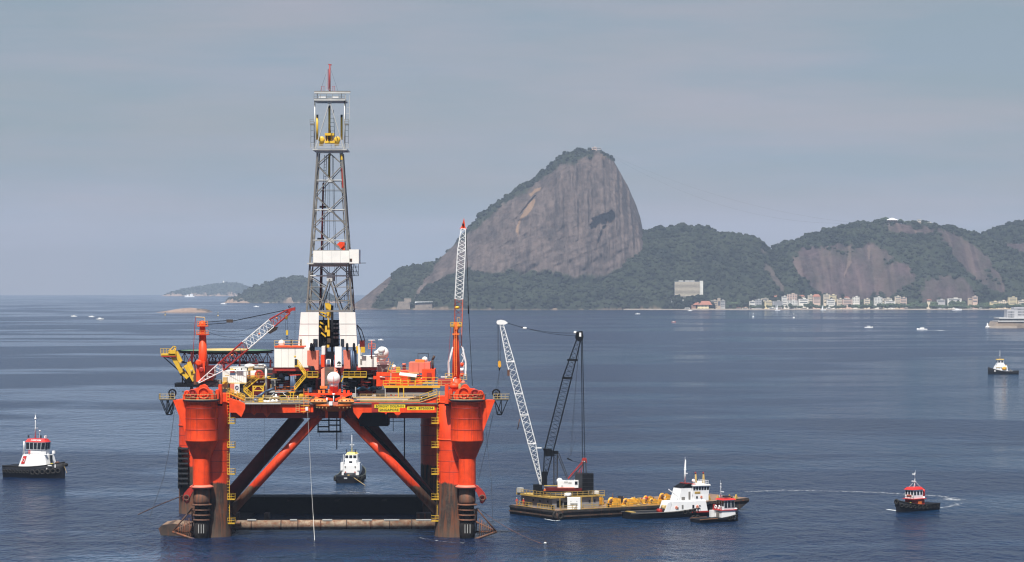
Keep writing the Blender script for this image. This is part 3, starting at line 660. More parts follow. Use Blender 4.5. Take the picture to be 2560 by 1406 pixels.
# flare plate on the outer side of each winch tank with its shadowed gusset
for c, sx in ((cl, -1), (cr, 1)):
    x0 = c.x + sx * 3.0; x1 = c.x + sx * 6.1
    mb = MB(); mb.prism([(x0, c.y - 1.2, zt), (x1, c.y - 1.2, zt), (x1 - sx * .3, c.y - 1.2, zt - .7), (c.x + sx * 3.4, c.y - 1.2, zt - 7.0)], (0, 3.2, 0)); mb.out('flare_plate', 'red_paint', rig)
    # outboard anchor bracket: cream railed shelf on a dark lattice
    y = c.y
    mb = MB(); mb.box((c.x + sx * 7.4, y, zt + .1), (3.4, 2.4, .14)); mb.out('bracket_shelf', 'deck_grey', rig)
    rail([(c.x + sx * 5.7, y - 1.2, zt + .17), (c.x + sx * 9.1, y - 1.2, zt + .17), (c.x + sx * 9.1, y + 1.2, zt + .17)], m='cream_rail', step=.9)
    br = MB().box((c.x + sx * 7.3, y, zt - .05), (3.2, .2, .16)).out('anchor_bracket', 'black_paint', rig)
    low = zt - 3.2
    for yy in (-1.0, 1.0):
        pp = [(5.9, 0), (6.5, low - zt), (7.5, low - zt), (8.8, 0), (7.4, 0)]
        V_ = lambda q: Vector((c.x + sx * q[0], y + yy, zt + q[1]))
        for i, j in ((0, 1), (1, 2), (2, 3), (4, 1), (4, 2), (0, 2), (3, 4)): MB().bar(V_(pp[i]), V_(pp[j]), .16).out('bracket_strut', 'black_paint', br)
    # big sheave on its post
    sh = MB().torus((c.x + sx * 6.3, y - .4, zt + 1.5), .75, .18, 'y', 20).out('chain_sheave', 'black_paint', rig)
    mb = MB(); mb.lathe((c.x + sx * 6.3, y - .55, zt + 1.5), [(.32, 0), (.32, .3)], 14, 'y')
    for k in range(6): a_ = k * math.pi / 3; mb.bar((c.x + sx * 6.3, y - .4, zt + 1.5), (c.x + sx * 6.3 + .75 * math.cos(a_), y - .4, zt + 1.5 + .75 * math.sin(a_)), .1)
    mb.out('sheave_hub', 'dark_steel', sh)
    MB().box((c.x + sx * 6.6, y + .1, zt + .6), (1.3, .8, 1.0), 0, .5).out('sheave_post', 'dark_steel', rig)
    # windlass housing: humped red casing, drums, motors
    wl = MB(); cx_ = c.x - sx * -.4
    prof = [(-3.4, 0), (-3.4, 1.0), (-2.7, 1.9), (-2.0, 2.2), (-1.6, 2.9), (-1.0, 3.3), (-.3, 3.1), (.2, 2.4), (1.2, 2.3), (2.2, 1.8), (3.1, 1.5), (3.4, .8), (3.4, 0)]
    wl.prism([(cx_ - sx * -q[0], c.y - 2.2, zt + .12 + q[1]) for q in prof], (0, 3.2, 0)); wl = wl.out('windlass_casing', 'red_paint', rig)
    for k, (dx, rr) in enumerate(((-1.1, 1.15), (1.3, .8), (2.5, .5))):
        mb = MB(); mb.torus((cx_ + sx * dx, c.y - 2.4, zt + 1.5), rr, .16, 'y', 22); mb.lathe((cx_ + sx * dx, c.y - 2.65, zt + 1.5), [(rr * .5, 0), (rr * .5, .5)], 16, 'y'); mb.out('windlass_drum', 'red_paint' if k != 1 else 'dull_red', wl)
    for k in range(3):
        MB().box((cx_ - sx * (2.2 + k * .9), c.y - 1.5, zt + .7 + .3 * k), (.7, 1, 1.2 + .4 * k)).out('control_box', ('dull_red', 'grey_steel', 'red_paint')[k], rig)
# tall red vent box with the dark louvre beside each tank
for x0, x1 in ((546, 554), (1112, 1121)):
    bx('vent_trunk', 'red_paint', x0, 962, x1, 1010, -1.0, 1.2)
    bx('vent_louvre', 'black_paint', x0 - 1, 1011, x1 + 1, 1015, -.6, 1.2)
bx('column_head', 'red_paint', 540, 985, 573, 1008, 3.5, 10)
bx('column_head', 'red_paint', 1094, 992, 1128, 1008, 3.5, 10)
# inboard ladders with landings
for px, y1 in ((570.5, 1308), (1096, 1302)):
    for ya, yb in ((978, 1058), (1062, 1118), (1122, 1185), (1190, 1248), (1254, y1)):
        a = P(px, yb, 3.4); b_ = P(px, ya, 3.4); lad = ladder(a, b_, .55)
        for sgn in (1,):
            mb = MB(); mb.box((a.x + (.7 if px < 800 else -.7), a.y, a.z - .1), (1.7, 1.3, .12)); lnd = mb.out('landing', 'yellow_paint', rig)
            s2 = 1 if px < 800 else -1
            rail([(a.x - s2 * .1, a.y - .65, a.z), (a.x + s2 * 1.5, a.y - .65, a.z), (a.x + s2 * 1.5, a.y + .65, a.z)], step=.8, r=.04)
# dark fender ladder on the far-left column
c = cRL
bx('chain_guide', 'black_paint', 445, 1118, 452, 1222, 62, 66)
for k in range(8):
    bx('guide_rib', 'dark_steel', 444, 1120 + k * 12.5, 470, 1124 + k * 12.5, 61, 63)
for x, y in ((648, 1060), (655, 1120), (652, 1175)):
    pass
# pontoon ends and the near-water tubes
mb = MB(); a = P(393, 1298, 4)
q = [P(x, y, 4) for x, y in ((500, 1318), (430, 1310), (404, 1314), (396, 1322), (402, 1338), (500, 1345))]
mb.prism(q, (0, 10, 0)); mb.out('pontoon_nose', 'rusty_brown', rig)
q = [P(x, y, 5) for x, y in ((470, 1313), (432, 1309), (405, 1313), (406, 1314), (432, 1310.5), (470, 1314.5))]; MB().prism(q, (0, 9.5, 0)).out('pontoon_top', 'seawall_stone' if 'seawall_stone' in MAT else 'fouled_tube', rig)
bx('pontoon', 'marine_growth', 485, 1338, 575, 1362, 4, 76)
bx('pontoon', 'marine_growth', 1092, 1338, 1182, 1362, 4, 76)
mb = MB(); a = P(580, 1313, 8); b_ = P(1092, 1311, 8)
tube = mb.tube(a, b_, 1.06, None, 28).out('cross_tube', 'fouled_tube', rig)
for k in range(1, 9):
    c = a.lerp(b_, k / 9 + random.Random(k).uniform(-.02, .02)); MB().tube(c - Vector((.12, 0, 0)), c + Vector((.12, 0, 0)), 1.10, None, 28).out('tube_collar', 'rusty_brown', tube)
for k, (xa, xb) in enumerate(((618, 640), (725, 742), (806, 830), (905, 930), (960, 998), (1040, 1078))):
    bx('anode', 'pale_steel', xa, 1299, xb, 1301.5, 7.2, 7.8, tube)
mb = MB(); mb.box((P(790, 0, 66).x, 668, 1.2), (58, 8, 5.6)); mb.out('rear_crossbeam', 'black_paint', rig)
for k in range(5):
    x = 600 + k * 118; bx('beam_bracket', 'marine_growth', x, 1251, x + 12, 1254, 61, 63)
for x0, x1 in ((587, 596), (660, 672), (1040, 1076)):
    bx('riser_stub', 'rusty_brown', x0, 1284, x1, 1300, 30, 34)
# diagonal braces; under-deck shade is put into the black and dark red rear ones
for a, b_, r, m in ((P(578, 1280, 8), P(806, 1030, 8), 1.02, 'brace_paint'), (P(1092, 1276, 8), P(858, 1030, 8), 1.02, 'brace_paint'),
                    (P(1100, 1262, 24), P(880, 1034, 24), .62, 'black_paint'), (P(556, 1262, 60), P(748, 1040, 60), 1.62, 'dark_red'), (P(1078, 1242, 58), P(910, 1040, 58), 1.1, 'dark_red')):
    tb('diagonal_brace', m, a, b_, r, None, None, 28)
for a in (P(806, 1030, 8), P(858, 1030, 8)): MB().ball(a, 1.5, 20).out('brace_node', 'dull_red', rig)

# --- deck box ---------------------------------------------------------------
zdk = 29.2
def wpx(x, d=0): return P(x, 1000, d).x
bx('deck_hull', 'dull_red', 576, 1009, 1091, 1046, 7, 66)
mb = MB(); mb.prism([(wpx(573, 3), 603, zdk), (wpx(1095, 3), 603, zdk), (cRR.x + 4, 672, zdk), (cRL.x - 4, 672, zdk)], (0, 0, -.3)); mb.out('main_deck', 'deck_grey', rig)
def girder(pts, d0, d1, m='red_paint'): return MB().prism([P(x, y, d0) for x, y in pts], (0, d1 - d0, 0)).out('girder', m, rig)
girder([(573, 996), (613, 1010), (613, 1022), (603, 1043), (590, 1032), (573, 1032)], 2.5, 4.5)
g = girder([(613, 1011), (700, 1011), (700, 1033), (676, 1033), (667, 1044), (658, 1033), (641, 1033), (635, 1039), (629, 1033), (613, 1033)], 5.2, 6.6, 'red_paint')
for x in (622, 635, 651, 667, 682): bx('web_stiffener', 'red_paint', x - .8, 1012, x + .8, 1032, 4.4, 5.2, g)
girder([(700, 1010), (783, 1010), (783, 1031), (700, 1033)], 3.4, 6.0)
bx('deck_overhang', 'pale_steel', 612, 1008.5, 702, 1011, 1.6, 6.5)
girder([(880, 1007), (1050, 1007), (1091, 994), (1091, 1032), (1003, 1032), (994, 1044), (985, 1032), (968, 1032), (965, 1037), (961, 1032), (906, 1032), (896, 1048), (884, 1032)], 3.4, 5.8)
bx('fascia_box', 'dull_red', 929, 1007, 947, 1031, 2.2, 3.4)
mb = MB(); mb.prism([(wpx(884, 6), 606, 27.6), (wpx(970, 6), 606, 27.6), (wpx(970, 6), 606, P(0, 1066, 6).z), (wpx(900, 6), 606, P(0, 1066, 6).z)], (0, 9, 0)); mb.out('moonpool_hull', 'black_paint', rig)
bx('caisson_pipe', 'black_paint', 1009.5, 1040, 1012.5, 1152, 20, 20.3)
tb('spreader_bar', 'black_paint', P(970, 1054, 20), P(1010, 1054, 20), .06)
tb('caisson_pipe', 'black_paint', P(983, 1040, 20), P(983, 1078, 20), .08)
# name boards
def board(x0, y0, x1, y1, txt, d=2.1):
    o = bx('name_board', 'plate_yellow', x0, y0, x1, y1, d, d + .08)
    c = P((x0 + x1) / 2, (y0 + y1) / 2, d)
    t = text_mesh(txt, 1.0, 'lettering', 'letter_black', o, (c.x - RX, c.y - 635 - .03, c.z), width=(P(x1, 0, d).x - P(x0, 0, d).x) * .90)
    ys = [v.co.y for v in t.data.vertices]; k = (P(0, y0, d).z - P(0, y1, d).z) * .66 / (max(ys) - min(ys))
    for v in t.data.vertices: v.co.y *= k
    return o
board(936, 1012, 1013, 1020.5, 'BORGNY DOLPHIN'); board(946, 1021, 999, 1030, 'SINGAPORE'); board(1018, 1017, 1086, 1025.5, 'IMO  8750534')

# --- centre front: rescue platform with lifeboats --------------------------
c = P(832, 1016, 0); hp = MB()
ring = [(c.x + 4.4 * math.cos(R(a)), 606 + 6.2 * math.sin(R(a)), c.z) for a in range(180, 361, 12)]
hp.prism([(x, y, z) for x, y, z in ring], (0, 0, .25)); n0 = len(hp.v)
low = [(c.x + (x - c.x) * .55, 606 + (y - 606) * .6, z - 1.3) for x, y, z in ring]
for i in range(len(ring) - 1): hp.add([ring[i], ring[i + 1], low[i + 1], low[i]], [(0, 1, 2, 3)], True)
hp.add(low, [tuple(range(len(low)))]); hp.out('rescue_platform', 'orange_paint', rig)
for k in range(14):
    a = R(188 + k * 12.6); MB().box((c.x + 4.35 * math.cos(a), 606 + 6.1 * math.sin(a), c.z - .35), (.18, .18, .25)).out('platform_lamp', 'cream_rail', rig)
for px in (816.5, 850): bx('platform_bracket', 'red_paint', px - 3, 1025, px + 3, 1046, 2.4, 5)
bx('centre_housing', 'dark_red', 806, 1028, 860, 1046, 3.6, 8)
def lifeboat(px, label):
    b_ = P(px, 1013, -1.5); o = thing('lifeboat', label, 'lifeboat', (b_.x, b_.y, b_.z - .1), R(4 if px > 832 else -3), 'orange covered lifeboats on the rig')
    pr = []
    mb = MB(); n = 12
    for i in range(n + 1):
        t = i / n; x = -1.75 + 3.5 * t; w = .78 * math.sin(math.pi * (t * .92 + .04)) ** .55
        for k in range(12):
            a = 2 * math.pi * k / 12; z = .8 + math.sin(a) * (.75 if math.sin(a) > 0 else .62) * (w / .78) ** .7
            mb.v.append((x, w * math.cos(a), z))
    for i in range(n):
        for k in range(12): mb.f.append((i * 12 + k, i * 12 + (k + 1) % 12, (i + 1) * 12 + (k + 1) % 12, (i + 1) * 12 + k)); mb.sm.append(True)
    mb.f += [tuple(range(12)), tuple(n * 12 + k for k in range(12))]; mb.sm += [False] * 2
    mb.out('hull', 'orange_paint', o); MB().box((0, 0, .82), (3.5, 1.58, .10)).out('rubbing_strake', 'cream_rail', o)
    MB().box((-.5, 0, 1.6), (.9, .8, .5), 0, .8).out('conning_hatch', 'orange_paint', o)
    mb = MB(); mb.poly([(-1.2, 0, 1.2), (-1.2, 0, 2.0), (-.7, 0, 2.2), (-.5, 0, 1.7)], .05); mb.poly([(1.2, 0, 1.2), (1.15, 0, 2.0), (.8, 0, 2.2)], .05); mb.out('lifting_gear', 'grey_steel', o)
    for k in (-.9, .1, .8): MB().box((k, -.72, 1.12), (.3, .06, .18)).out('window', 'glass_dark', o)
lifeboat(797, 'orange covered lifeboat on the left half of the curved orange platform')
lifeboat(865, 'orange covered lifeboat on the right half of the curved orange platform')
MB().tube(P(834, 1013, -2), P(834, 988, -2), .1, None, 8).tube(P(834, 990, -2), P(834, 984, -2), .12, .34, 10).out('davit_post', 'clean_white', rig)
tb('gas_bottle', 'clean_white', P(817, 1010, 0), P(817, 995, 0), .16)
bx('winch_cabinet', 'clean_white', 822, 1005, 831, 1014, -2, 0)
bx('equipment_bin', 'salmon', 833, 1006, 845, 1014, -2.4, -.6)
# dark blow-out frame hanging beneath
fr = bx('hanging_frame', 'black_paint', 793, 1078, 853, 1082, 12, 14)
for x in (795, 822, 850):
    bx('frame_post', 'black_paint', x - 1.4, 1044, x + 1.4, 1080, 12.2, 13, fr)
for x0, x1, y in ((795, 822, 1066), (822, 850, 1062), (795, 850, 1050)): bx('frame_bar', 'black_paint', x0, y, x1, y + 3, 12.4, 13, fr)
tb('riser_pipe', 'black_paint', P(842, 1046, 12), P(842, 1124, 12), .13)
for s, (x, y0, y1) in enumerate(((852, 1060, 1110), (799, 1082, 1092), (855, 1060, 1104))): tb('hanging_hose', 'black_paint', P(x, y0, 12), P(x, y1, 12), .04, n=5)

# --- substructure and drill floor -------------------------------------------
zf = P(0, 921, 30).z      # drill floor level
mb = MB(); mb.box((P(815, 0, 45).x, 646, zf - .6), (22.6, 30, 1.2)); mb.out('drill_floor', 'dark_red', rig)
for x in (697, 742, 792, 850, 905, 935):
    for d in (33, 58):
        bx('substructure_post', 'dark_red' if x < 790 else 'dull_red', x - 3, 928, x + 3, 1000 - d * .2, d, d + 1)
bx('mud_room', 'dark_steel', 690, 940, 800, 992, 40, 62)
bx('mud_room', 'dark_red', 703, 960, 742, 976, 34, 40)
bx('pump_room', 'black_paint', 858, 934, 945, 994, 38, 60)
MB().prism([P(703, 962, 32), P(725, 953, 32), P(725, 980, 32), P(703, 980, 32)], (0, 8, 0)).out('hopper', 'dull_red', rig)
for y in (945, 951, 957, 970): tb('pipe_run', 'grey_steel', P(692, y, 30), P(760, y, 30), .07)
for k, x in enumerate((728, 733, 738)):
    tb('standpipe', 'blue_steel', P(x, 998, 26), P(x, 938, 26), .22)
# floor-level cabins
def cladding(o, x0, y0, x1, y1, d, n, m='white_paint'):
    for k in range(1, n):
        x = x0 + (x1 - x0) * k / n; bx('panel_seam', 'pale_steel', x - .25, y0, x + .25, y1, d - .05, d, o)
o = bx('cabin', 'white_paint', 686, 869, 773, 919, 26, 37, label='white clad cabin left of the derrick'); cladding(o, 686, 869, 773, 919, 26, 5)
bx('cabin_skirt', 'dull_red', 686.5, 919, 774, 928, 26.2, 37); bx('cabin_skirt', 'red_paint', 686, 866, 760, 869, 25.8, 37)
bx('doorway', 'glass_dark', 736.5, 898, 743, 917, 25.9, 26, o)
rail([P(686, 866, 26), P(753, 866, 26)], m='cream_rail', h=1.3); rail([P(686, 866, 36), P(753, 866, 36)], m='cream_rail', h=1.3)
MB().ball(P(704, 858, 28), .75, 14, (1, .35, 1)).out('dish_antenna', 'clean_white', rig)
for x in (728, 752): bx('roof_unit', 'dark_steel', x - 2, 849, x + 2, 866, 30, 31)
o = bx('cabin', 'white_paint', 895, 862, 901, 919, 28, 36)
o = bx('cabin', 'white_paint', 901, 891, 942, 918, 27, 36, label='low white cabin right of the derrick'); cladding(o, 901, 891, 942, 918, 27, 3); bx('hatch', 'grey_steel', 900.5, 898, 905, 911, 26.9, 27, o)
bx('cabin_skirt', 'dull_red', 858, 919, 942, 926, 28, 37)
# wind walls at the derrick foot
for pts, nm in (([(752, 781), (797, 781), (796, 868), (745, 868)], 'left'), ([(847, 781), (888, 781), (893, 868), (851, 868)], 'right')):
    w_ = MB().prism([P(x, y, 33) for x, y in pts], (0, .5, 0)).out('wind_wall', 'white_paint', rig)
    for f in (.33, .66):
        y = 781 + 87 * f; xa = pts[0][0] + (pts[3][0] - pts[0][0]) * f; xb = pts[1][0] + (pts[2][0] - pts[1][0]) * f
        bx('panel_seam', 'pale_steel', xa, y - .3, xb, y + .3, 32.93, 33, w_)
    xm = (pts[0][0] + pts[1][0]) / 2 - 3; bx('panel_seam', 'pale_steel', xm, 782, xm + .5, 867, 32.93, 33, w_)
    xs_ = pts[0][0] if nm == 'left' else pts[1][0]; xs2 = pts[3][0] if nm == 'left' else pts[2][0]
    MB().prism([P(xs_, 781, 33.5), P(xs_, 781, 46), P(xs2, 868, 46), P(xs2, 868, 33.5)], ((.3 if nm == 'left' else -.3), 0, 0)).out('wind_wall', 'white_paint', rig)
bx('doorway', 'glass_dark', 783, 848, 794, 868, 32.8, 33); bx('doorway', 'glass_dark', 852, 848, 860, 868, 32.8, 33)
MB().prism([P(797, 800, 46), P(847, 800, 46), P(847, 868, 46), P(797, 868, 46)], (0, .3, 0)).out('rear_wall', 'black_paint', rig)
for i in range(4):
    for j in range(2): bx('window', 'pale_steel', 833 + j * 7.2, 808 + i * 9.5 + (5 if i > 1 else 0), 838.5 + j * 7.2, 813 + i * 9.5 + (5 if i > 1 else 0), 45.7, 45.95)
MB().prism([P(768, 877, 24), P(796, 877, 24), P(796, 925, 24), P(788, 925, 24), P(785, 916, 24), P(768, 914, 24)], (0, 3, 0)).out('tensioner_housing', 'salmon', rig)
MB().prism([P(858, 876, 24), P(873, 876, 24), P(876, 922, 24), P(860, 922, 24)], (0, 3, 0)).out('tensioner_housing', 'salmon', rig)
bx('tensioner_housing', 'red_paint', 802, 888, 811, 918, 26, 30); bx('tensioner_housing', 'red_paint', 836, 888, 842, 918, 26, 30)
bx('tensioner_housing', 'white_paint', 804, 866, 812, 887, 26, 30)
for x in (778, 784, 868, 885): 
    s_ = MB().torus(P(x, 868, 23.5), .70, .26, 'x', 20).out('tensioner_sheave', 'black_paint', rig)
    MB().lathe(P(x, 868, 23.5) - Vector((.2, 0, 0)), [(.6, 0), (.6, .4)], 14, 'x').out('sheave_hub', 'dark_steel', s_)
for x in (780, 786, 879, 885, 889): tb('tensioner_cylinder', 'blue_steel', P(x, 876, 25), P(x, 932, 25), .26, n=12)
for x in (862, 868): tb('tensioner_cylinder', 'dark_steel', P(x, 922, 26), P(x, 940, 26), .25, n=12)
# white banner with a leaping dark mark
bn = bx('banner', 'clean_white', 837, 867, 854, 919, 23, 23.1)
mb = MB(); fx = lambda x, y: P(x, y, 22.95)
mb.prism([fx(842, 911), (fx(844.5, 905)), fx(848, 903.5), fx(851.5, 906), fx(853, 910), fx(850.5, 909), fx(849, 912), fx(847, 909), fx(844, 909.5)], (0, .04, 0)); mb.out('banner_mark', 'letter_black', bn)
bx('banner_text', 'letter_black', 843, 913.5, 852, 915, 22.95, 23, bn)
# catwalk ramp
MB().prism([P(811, 918, 25), P(835, 918, 25), P(835, 962, 17), P(811, 962, 17)], (0, .4, -.2)).out('catwalk_ramp', 'rusty_brown', rig)
MB().prism([P(803, 924, 24), P(811, 919, 25), P(811, 965, 17), P(803, 965, 17)], (0, 1, 0)).out('ramp_side', 'salmon', rig)
MB().prism([P(835, 919, 25), P(844, 926, 24), P(844, 965, 17), P(835, 965, 17)], (0, 1, 0)).out('ramp_side', 'salmon', rig)
tb('floor_gate', 'clean_white', P(817, 918, 25), P(817, 899, 25), .09); tb('floor_gate', 'clean_white', P(826, 918, 25), P(826, 899, 25), .09); tb('floor_gate', 'clean_white', P(817, 899, 25), P(826, 899, 25), .09)

# --- derrick -----------------------------------------------------------------
DF, DB = 35.0, 45.4
dk = MB(); 
for d in (DF, DB): dk.bar(P(768, 778, d), P(878, 778, d), .35)
dk.bar(P(768, 778, DF), P(768, 778, DF) + Vector((0, 10.4, 0)), .35); dk.bar(P(878, 778, DF), P(878, 778, DF) + Vector((0, 10.4, 0)), .35)
der = dk.out('derrick', 'grey_steel', rig, label='tall tapering grey lattice derrick')
def LX(y, side):   # leg position along the taper, in photo columns
    t = (780 - y) / 397.0; return (767 + 27 * t) if side < 0 else (880 - 25 * t)
def dpt(y, side, back):
    a = P(LX(y, side), y, DF); 
    if not back: return a
    t = (780 - y) / 397.0; w_ = (880 - 767) - 52 * t; return Vector((a.x, 600 + DF + 10.4 * w_ / 113, a.z))
def dmid(y, f, back): return dpt(y, -1, back).lerp(dpt(y, 1, back), f)
def strut(a, b_, r=.16, m='grey_steel', nm='brace'): return MB().tube(a, b_, r, None, 6).out(nm, m, der)
for sd_ in (-1, 1):
    for bk in (False, True):
        strut(dpt(868, sd_, bk), dpt(383, sd_, bk), .25 if not bk else .13, nm='leg')
        if not bk: strut(dpt(780, sd_, bk) + Vector((sd_ * -.75, .6, 0)), dpt(383, sd_, bk) + Vector((sd_ * -.45, .5, 0)), .13, nm='leg')
for bk in (False, True):
    rr = .125 if not bk else .095
    for ya, yc, yb in ((412, 451, 488), (488, 525, 566), (566, 601, 640)):
        strut(dpt(ya, -1, bk), dpt(yb, 1, bk), rr); strut(dpt(ya, 1, bk), dpt(yb, -1, bk), rr)
        strut(dpt(yc, -1, bk), dpt(yc, 1, bk), rr * .85, 'pale_steel'); strut(dpt((yc + yb) / 2 + 6, -1, bk), dpt((yc + yb) / 2 + 6, 1, bk), rr * .5)
        MB().box(dmid(yc, .5, bk), (.9, .2, .9)).out('gusset', 'pale_steel', der)
    strut(dmid(384, .5, bk), dpt(412, -1, bk), rr); strut(dmid(384, .5, bk), dpt(412, 1, bk), rr)
    for y in (665, 690): strut(dpt(y, -1, bk), dpt(y, 1, bk), rr * 1.3, 'pale_steel')
    for s_ in (-1, 1):
        f = lambda q: .5 + s_ * q
        strut(dmid(690, .5, bk), dmid(667, f(.24), bk), rr); strut(dpt(688, s_, bk), dmid(667, f(.27), bk), rr)
        strut(dmid(698, .5, bk), dmid(780, f(.25), bk), rr * 1.5)
        for y0, y1, q in ((692, 718, .09), (718, 750, .17), (752, 780, .25)): strut(dpt(y0, s_, bk), dmid(y1, f(q + .015), bk), rr)
        for y, q in ((718, .09), (752, .17)): strut(dpt(y, s_, bk), dmid(y, f(q), bk), rr * .7)
    MB().box(dmid(693, .5, bk), (1.3, .22, 1.9)).out('gusset', 'pale_steel', der)
for s_ in (-1, 1):      # side faces
    for ya, yb in ((412, 488), (488, 566), (566, 640), (665, 722), (722, 778)):
        strut(dpt(ya, s_, False), dpt(yb, s_, True), .12); strut(dpt(ya, s_, True), dpt(yb, s_, False), .12)
    for y in (412, 488, 566, 640, 722): strut(dpt(y, s_, False), dpt(y, s_, True), .12)
ladder(dmid(640, .24, True), dmid(385, .26, True), .5, der, 'dark_steel', .7)
ladder(dmid(780, .86, True), dmid(640, .9, True), .5, der, 'dark_steel', .7)
strut(dmid(785, .22, True), dmid(455, .05, True) + Vector((1.0, 0, 0)), .22, 'dark_red', 'standpipe'); strut(dmid(785, .26, True), dmid(520, .22, True), .14, 'dark_steel', 'standpipe')
for f in (.40, .46, .60, .64): strut(dmid(770, f, True) - Vector((0, 4, 0)), dmid(390, f if f < .5 else f - .04, True) - Vector((0, 2, 0)), .045, 'black_paint', 'drill_line')
for y in (520, 600): bx('landing', 'dark_steel', LX(y, -1) + 14, y - 5, LX(y, -1) + 30, y, 44, 45, der)
strut(dmid(470, .96, False), dmid(420, .97, False), .2, 'dull_red', 'hose'); strut(dmid(400, .98, False), dmid(387, .98, False), .3, 'yellow_paint', 'light_fitting')
# racking board cabins
bx('racking_board', 'pale_steel', 768, 657.5, 876, 661, 34, 47, der); bx('racking_board', 'grey_steel', 773, 661.5, 876, 664, 34.2, 35, der)
o = bx('racking_wall', 'white_paint', 784, 627, 872.5, 657, 33, 33.4, der)
bx('racking_wall', 'white_paint', 783, 628, 784.5, 657, 33.4, 46, der); bx('racking_cabin', 'white_paint', 873.2, 624, 897, 659, 32.6, 40, der)
bx('cabin_window', 'rusty_brown', 874, 647, 880, 654, 32.5, 32.6, der)
for x in (806, 829, 851): bx('wall_seam', 'pale_steel', x, 628, x + .5, 657, 32.95, 33, der)
tb('outrigger_bar', 'dark_steel', P(868, 658.5, 33), P(915, 658, 33), .07, der)
MB().prism([P(842, 612, 37), P(849, 605, 37), P(863, 606, 37), P(865, 626, 37), P(853, 626, 37), P(848, 616, 37)], (0, 2, 0)).out('winch_cover', 'red_paint', der)
mb = MB()
for y in (668, 680, 690):
    mb.bar(P(877, y, 34), P(896, y, 34), .12)
for x in (877, 884, 890, 896): mb.bar(P(x, 661, 34), P(x, 690, 34), .1)
for x in (877, 886): mb.bar(P(x, 661, 34), P(x + 10, 690, 34), .1)
mb.out('access_basket', 'black_paint', der)
tb('vertical_hose', 'black_paint', P(880, 690, 34), P(882, 722, 34), .1, der)
mb = MB()
for x in (848, 862): mb.bar(P(x, 738, 44), P(x, 752, 44), .14)
mb.bar(P(846, 752, 44), P(876, 752, 44), .25); mb.bar(P(853, 740, 44), P(876, 740, 44), .1); mb.out('stabbing_platform', 'black_paint', der)
# crown
bx('crown_platform', 'pale_steel', 781, 372.5, 867, 376, 34, 45, der); bx('crown_girder', 'pale_steel', 790, 376, 858, 383, 35, 36, der); bx('crown_girder', 'grey_steel', 790, 376, 858, 383, 43, 44, der)
rail([P(776, 371, 34), P(788, 371, 34)], der, 'pale_steel', 1.0); rail([P(861, 371, 34), P(871, 371, 34)], der, 'pale_steel', 1.0)
rail([P(795, 371, 33.9), P(855, 371, 33.9)], der, 'pale_steel', .9)
for xa, xb in ((787, 787), (861.5, 861.5)):
    for d in (35.5, 43.5): MB().tube(P(xa, 372, d), P(xb, 252, d), .15, None, 8).out('crown_post', 'mast_grey' if 'mast_grey' in MAT else 'pale_steel', der)
for d in (35.5, 43.5):
    for xb in (789, 859): strut(P(824, 254, d), P(xb, 372, d), .12 if d < 40 else .08, 'pale_steel')
    MB().box(P(824, 252, d), (.9, .2, 1.4)).out('gusset', 'pale_steel', der)
bx('crown_beam', 'pale_steel', 785, 247.5, 863, 252, 35, 44.5, der)
for x in (786, 861): bx('crown_shoe', 'black_paint', x, 252, x + 1.8, 264, 35.2, 36, der)
rail([P(785, 247, 35), P(863, 247, 35)], der, 'grey_steel', 1.1, 1.4); rail([P(785, 247, 44), P(863, 247, 44)], der, 'grey_steel', 1.1, 1.4)
bx('crown_crane_beam', 'pale_steel', 785.5, 229.5, 876, 233.5, 38, 38.6, der); bx('crown_crane_beam', 'rusty_brown', 785.5, 228, 876, 229.5, 38, 38.6, der)
for x in (793, 853): bx('beam_post', 'dark_steel', x - .7, 233, x + .7, 247, 38.1, 38.5, der)
for x in (806, 838): bx('crown_light', 'clean_white', x - 8, 242, x + 8, 244.5, 36, 36.5, der)
mb = MB(); mb.tube(P(824.5, 232, 38.3), P(824.5, 162, 38.3), .20, .16, 8); mb.tube(P(820.5, 225, 38.3), P(820.5, 173, 38.3), .1, None, 6); mb.bar(P(821, 161.5, 38.3), P(829, 163, 38.3), .25); mb.out('mast', 'dull_red', der, label='dark red pole on top of the derrick')
tb('antenna', 'pale_steel', P(816.5, 232, 38.3), P(815, 175, 38.3), .05, der, n=5)
for x in (801, 845): tb('guy_wire', 'dark_steel', P(x, 228, 38.3), P(825 if x > 820 else 816, 168 if x > 820 else 182, 38.3), .03, der, n=4)
mb = MB()
for x in (804, 810, 832, 836): mb.bar(P(x, 228, 38.3), P(x, 216, 38.3), .07)
mb.bar(P(803, 217, 38.3), P(812, 217, 38.3), .05); mb.bar(P(830, 217, 38.3), P(838, 217, 38.3), .05); mb.out('mast_rail', 'dull_red', der)
ladder(P(869, 300, 36), P(869, 238, 36), .9, der, 'pale_steel', 1.2, r=.05)
for x in (780, 866):
    bx('side_platform', 'grey_steel', x - 5, 310, x + 5, 312.5, 35, 37, der); rail([P(x - 5, 309.5, 35), P(x + 5, 309.5, 35)], der, 'grey_steel', 1.0, 1.0, r=.04)
    ladder(P(x + (1 if x < 800 else 1), 371, 35), P(x + 1, 312, 35), .7, der, 'dark_steel', 1.3, r=.04)
for x, y0, y1, r in ((793, 289, 350, .26), (823.5, 266, 340, .27), (854, 289, 350, .26), (823.5, 384, 455, .24)):
    MB().tube(P(x, y1, 40), P(x, y0, 40), r, None, 10).out('guide_cylinder', 'yellow_paint', der)
    if y0 < 300: bx('cylinder_cap', 'dark_steel', x - 2.4, y0 - 2, x + 2.4, y0 + 4, 39.6, 40.2, der)
cb = bx('crown_block', 'yellow_paint', 812, 333, 835, 339, 38.5, 41.5, der); bx('crown_block', 'yellow_paint', 811, 353, 837, 358, 38.5, 41.5, der)
for x in (814, 819, 828, 833): bx('block_plate', 'yellow_paint', x - .8, 339, x + .8, 353, 39, 41, der)
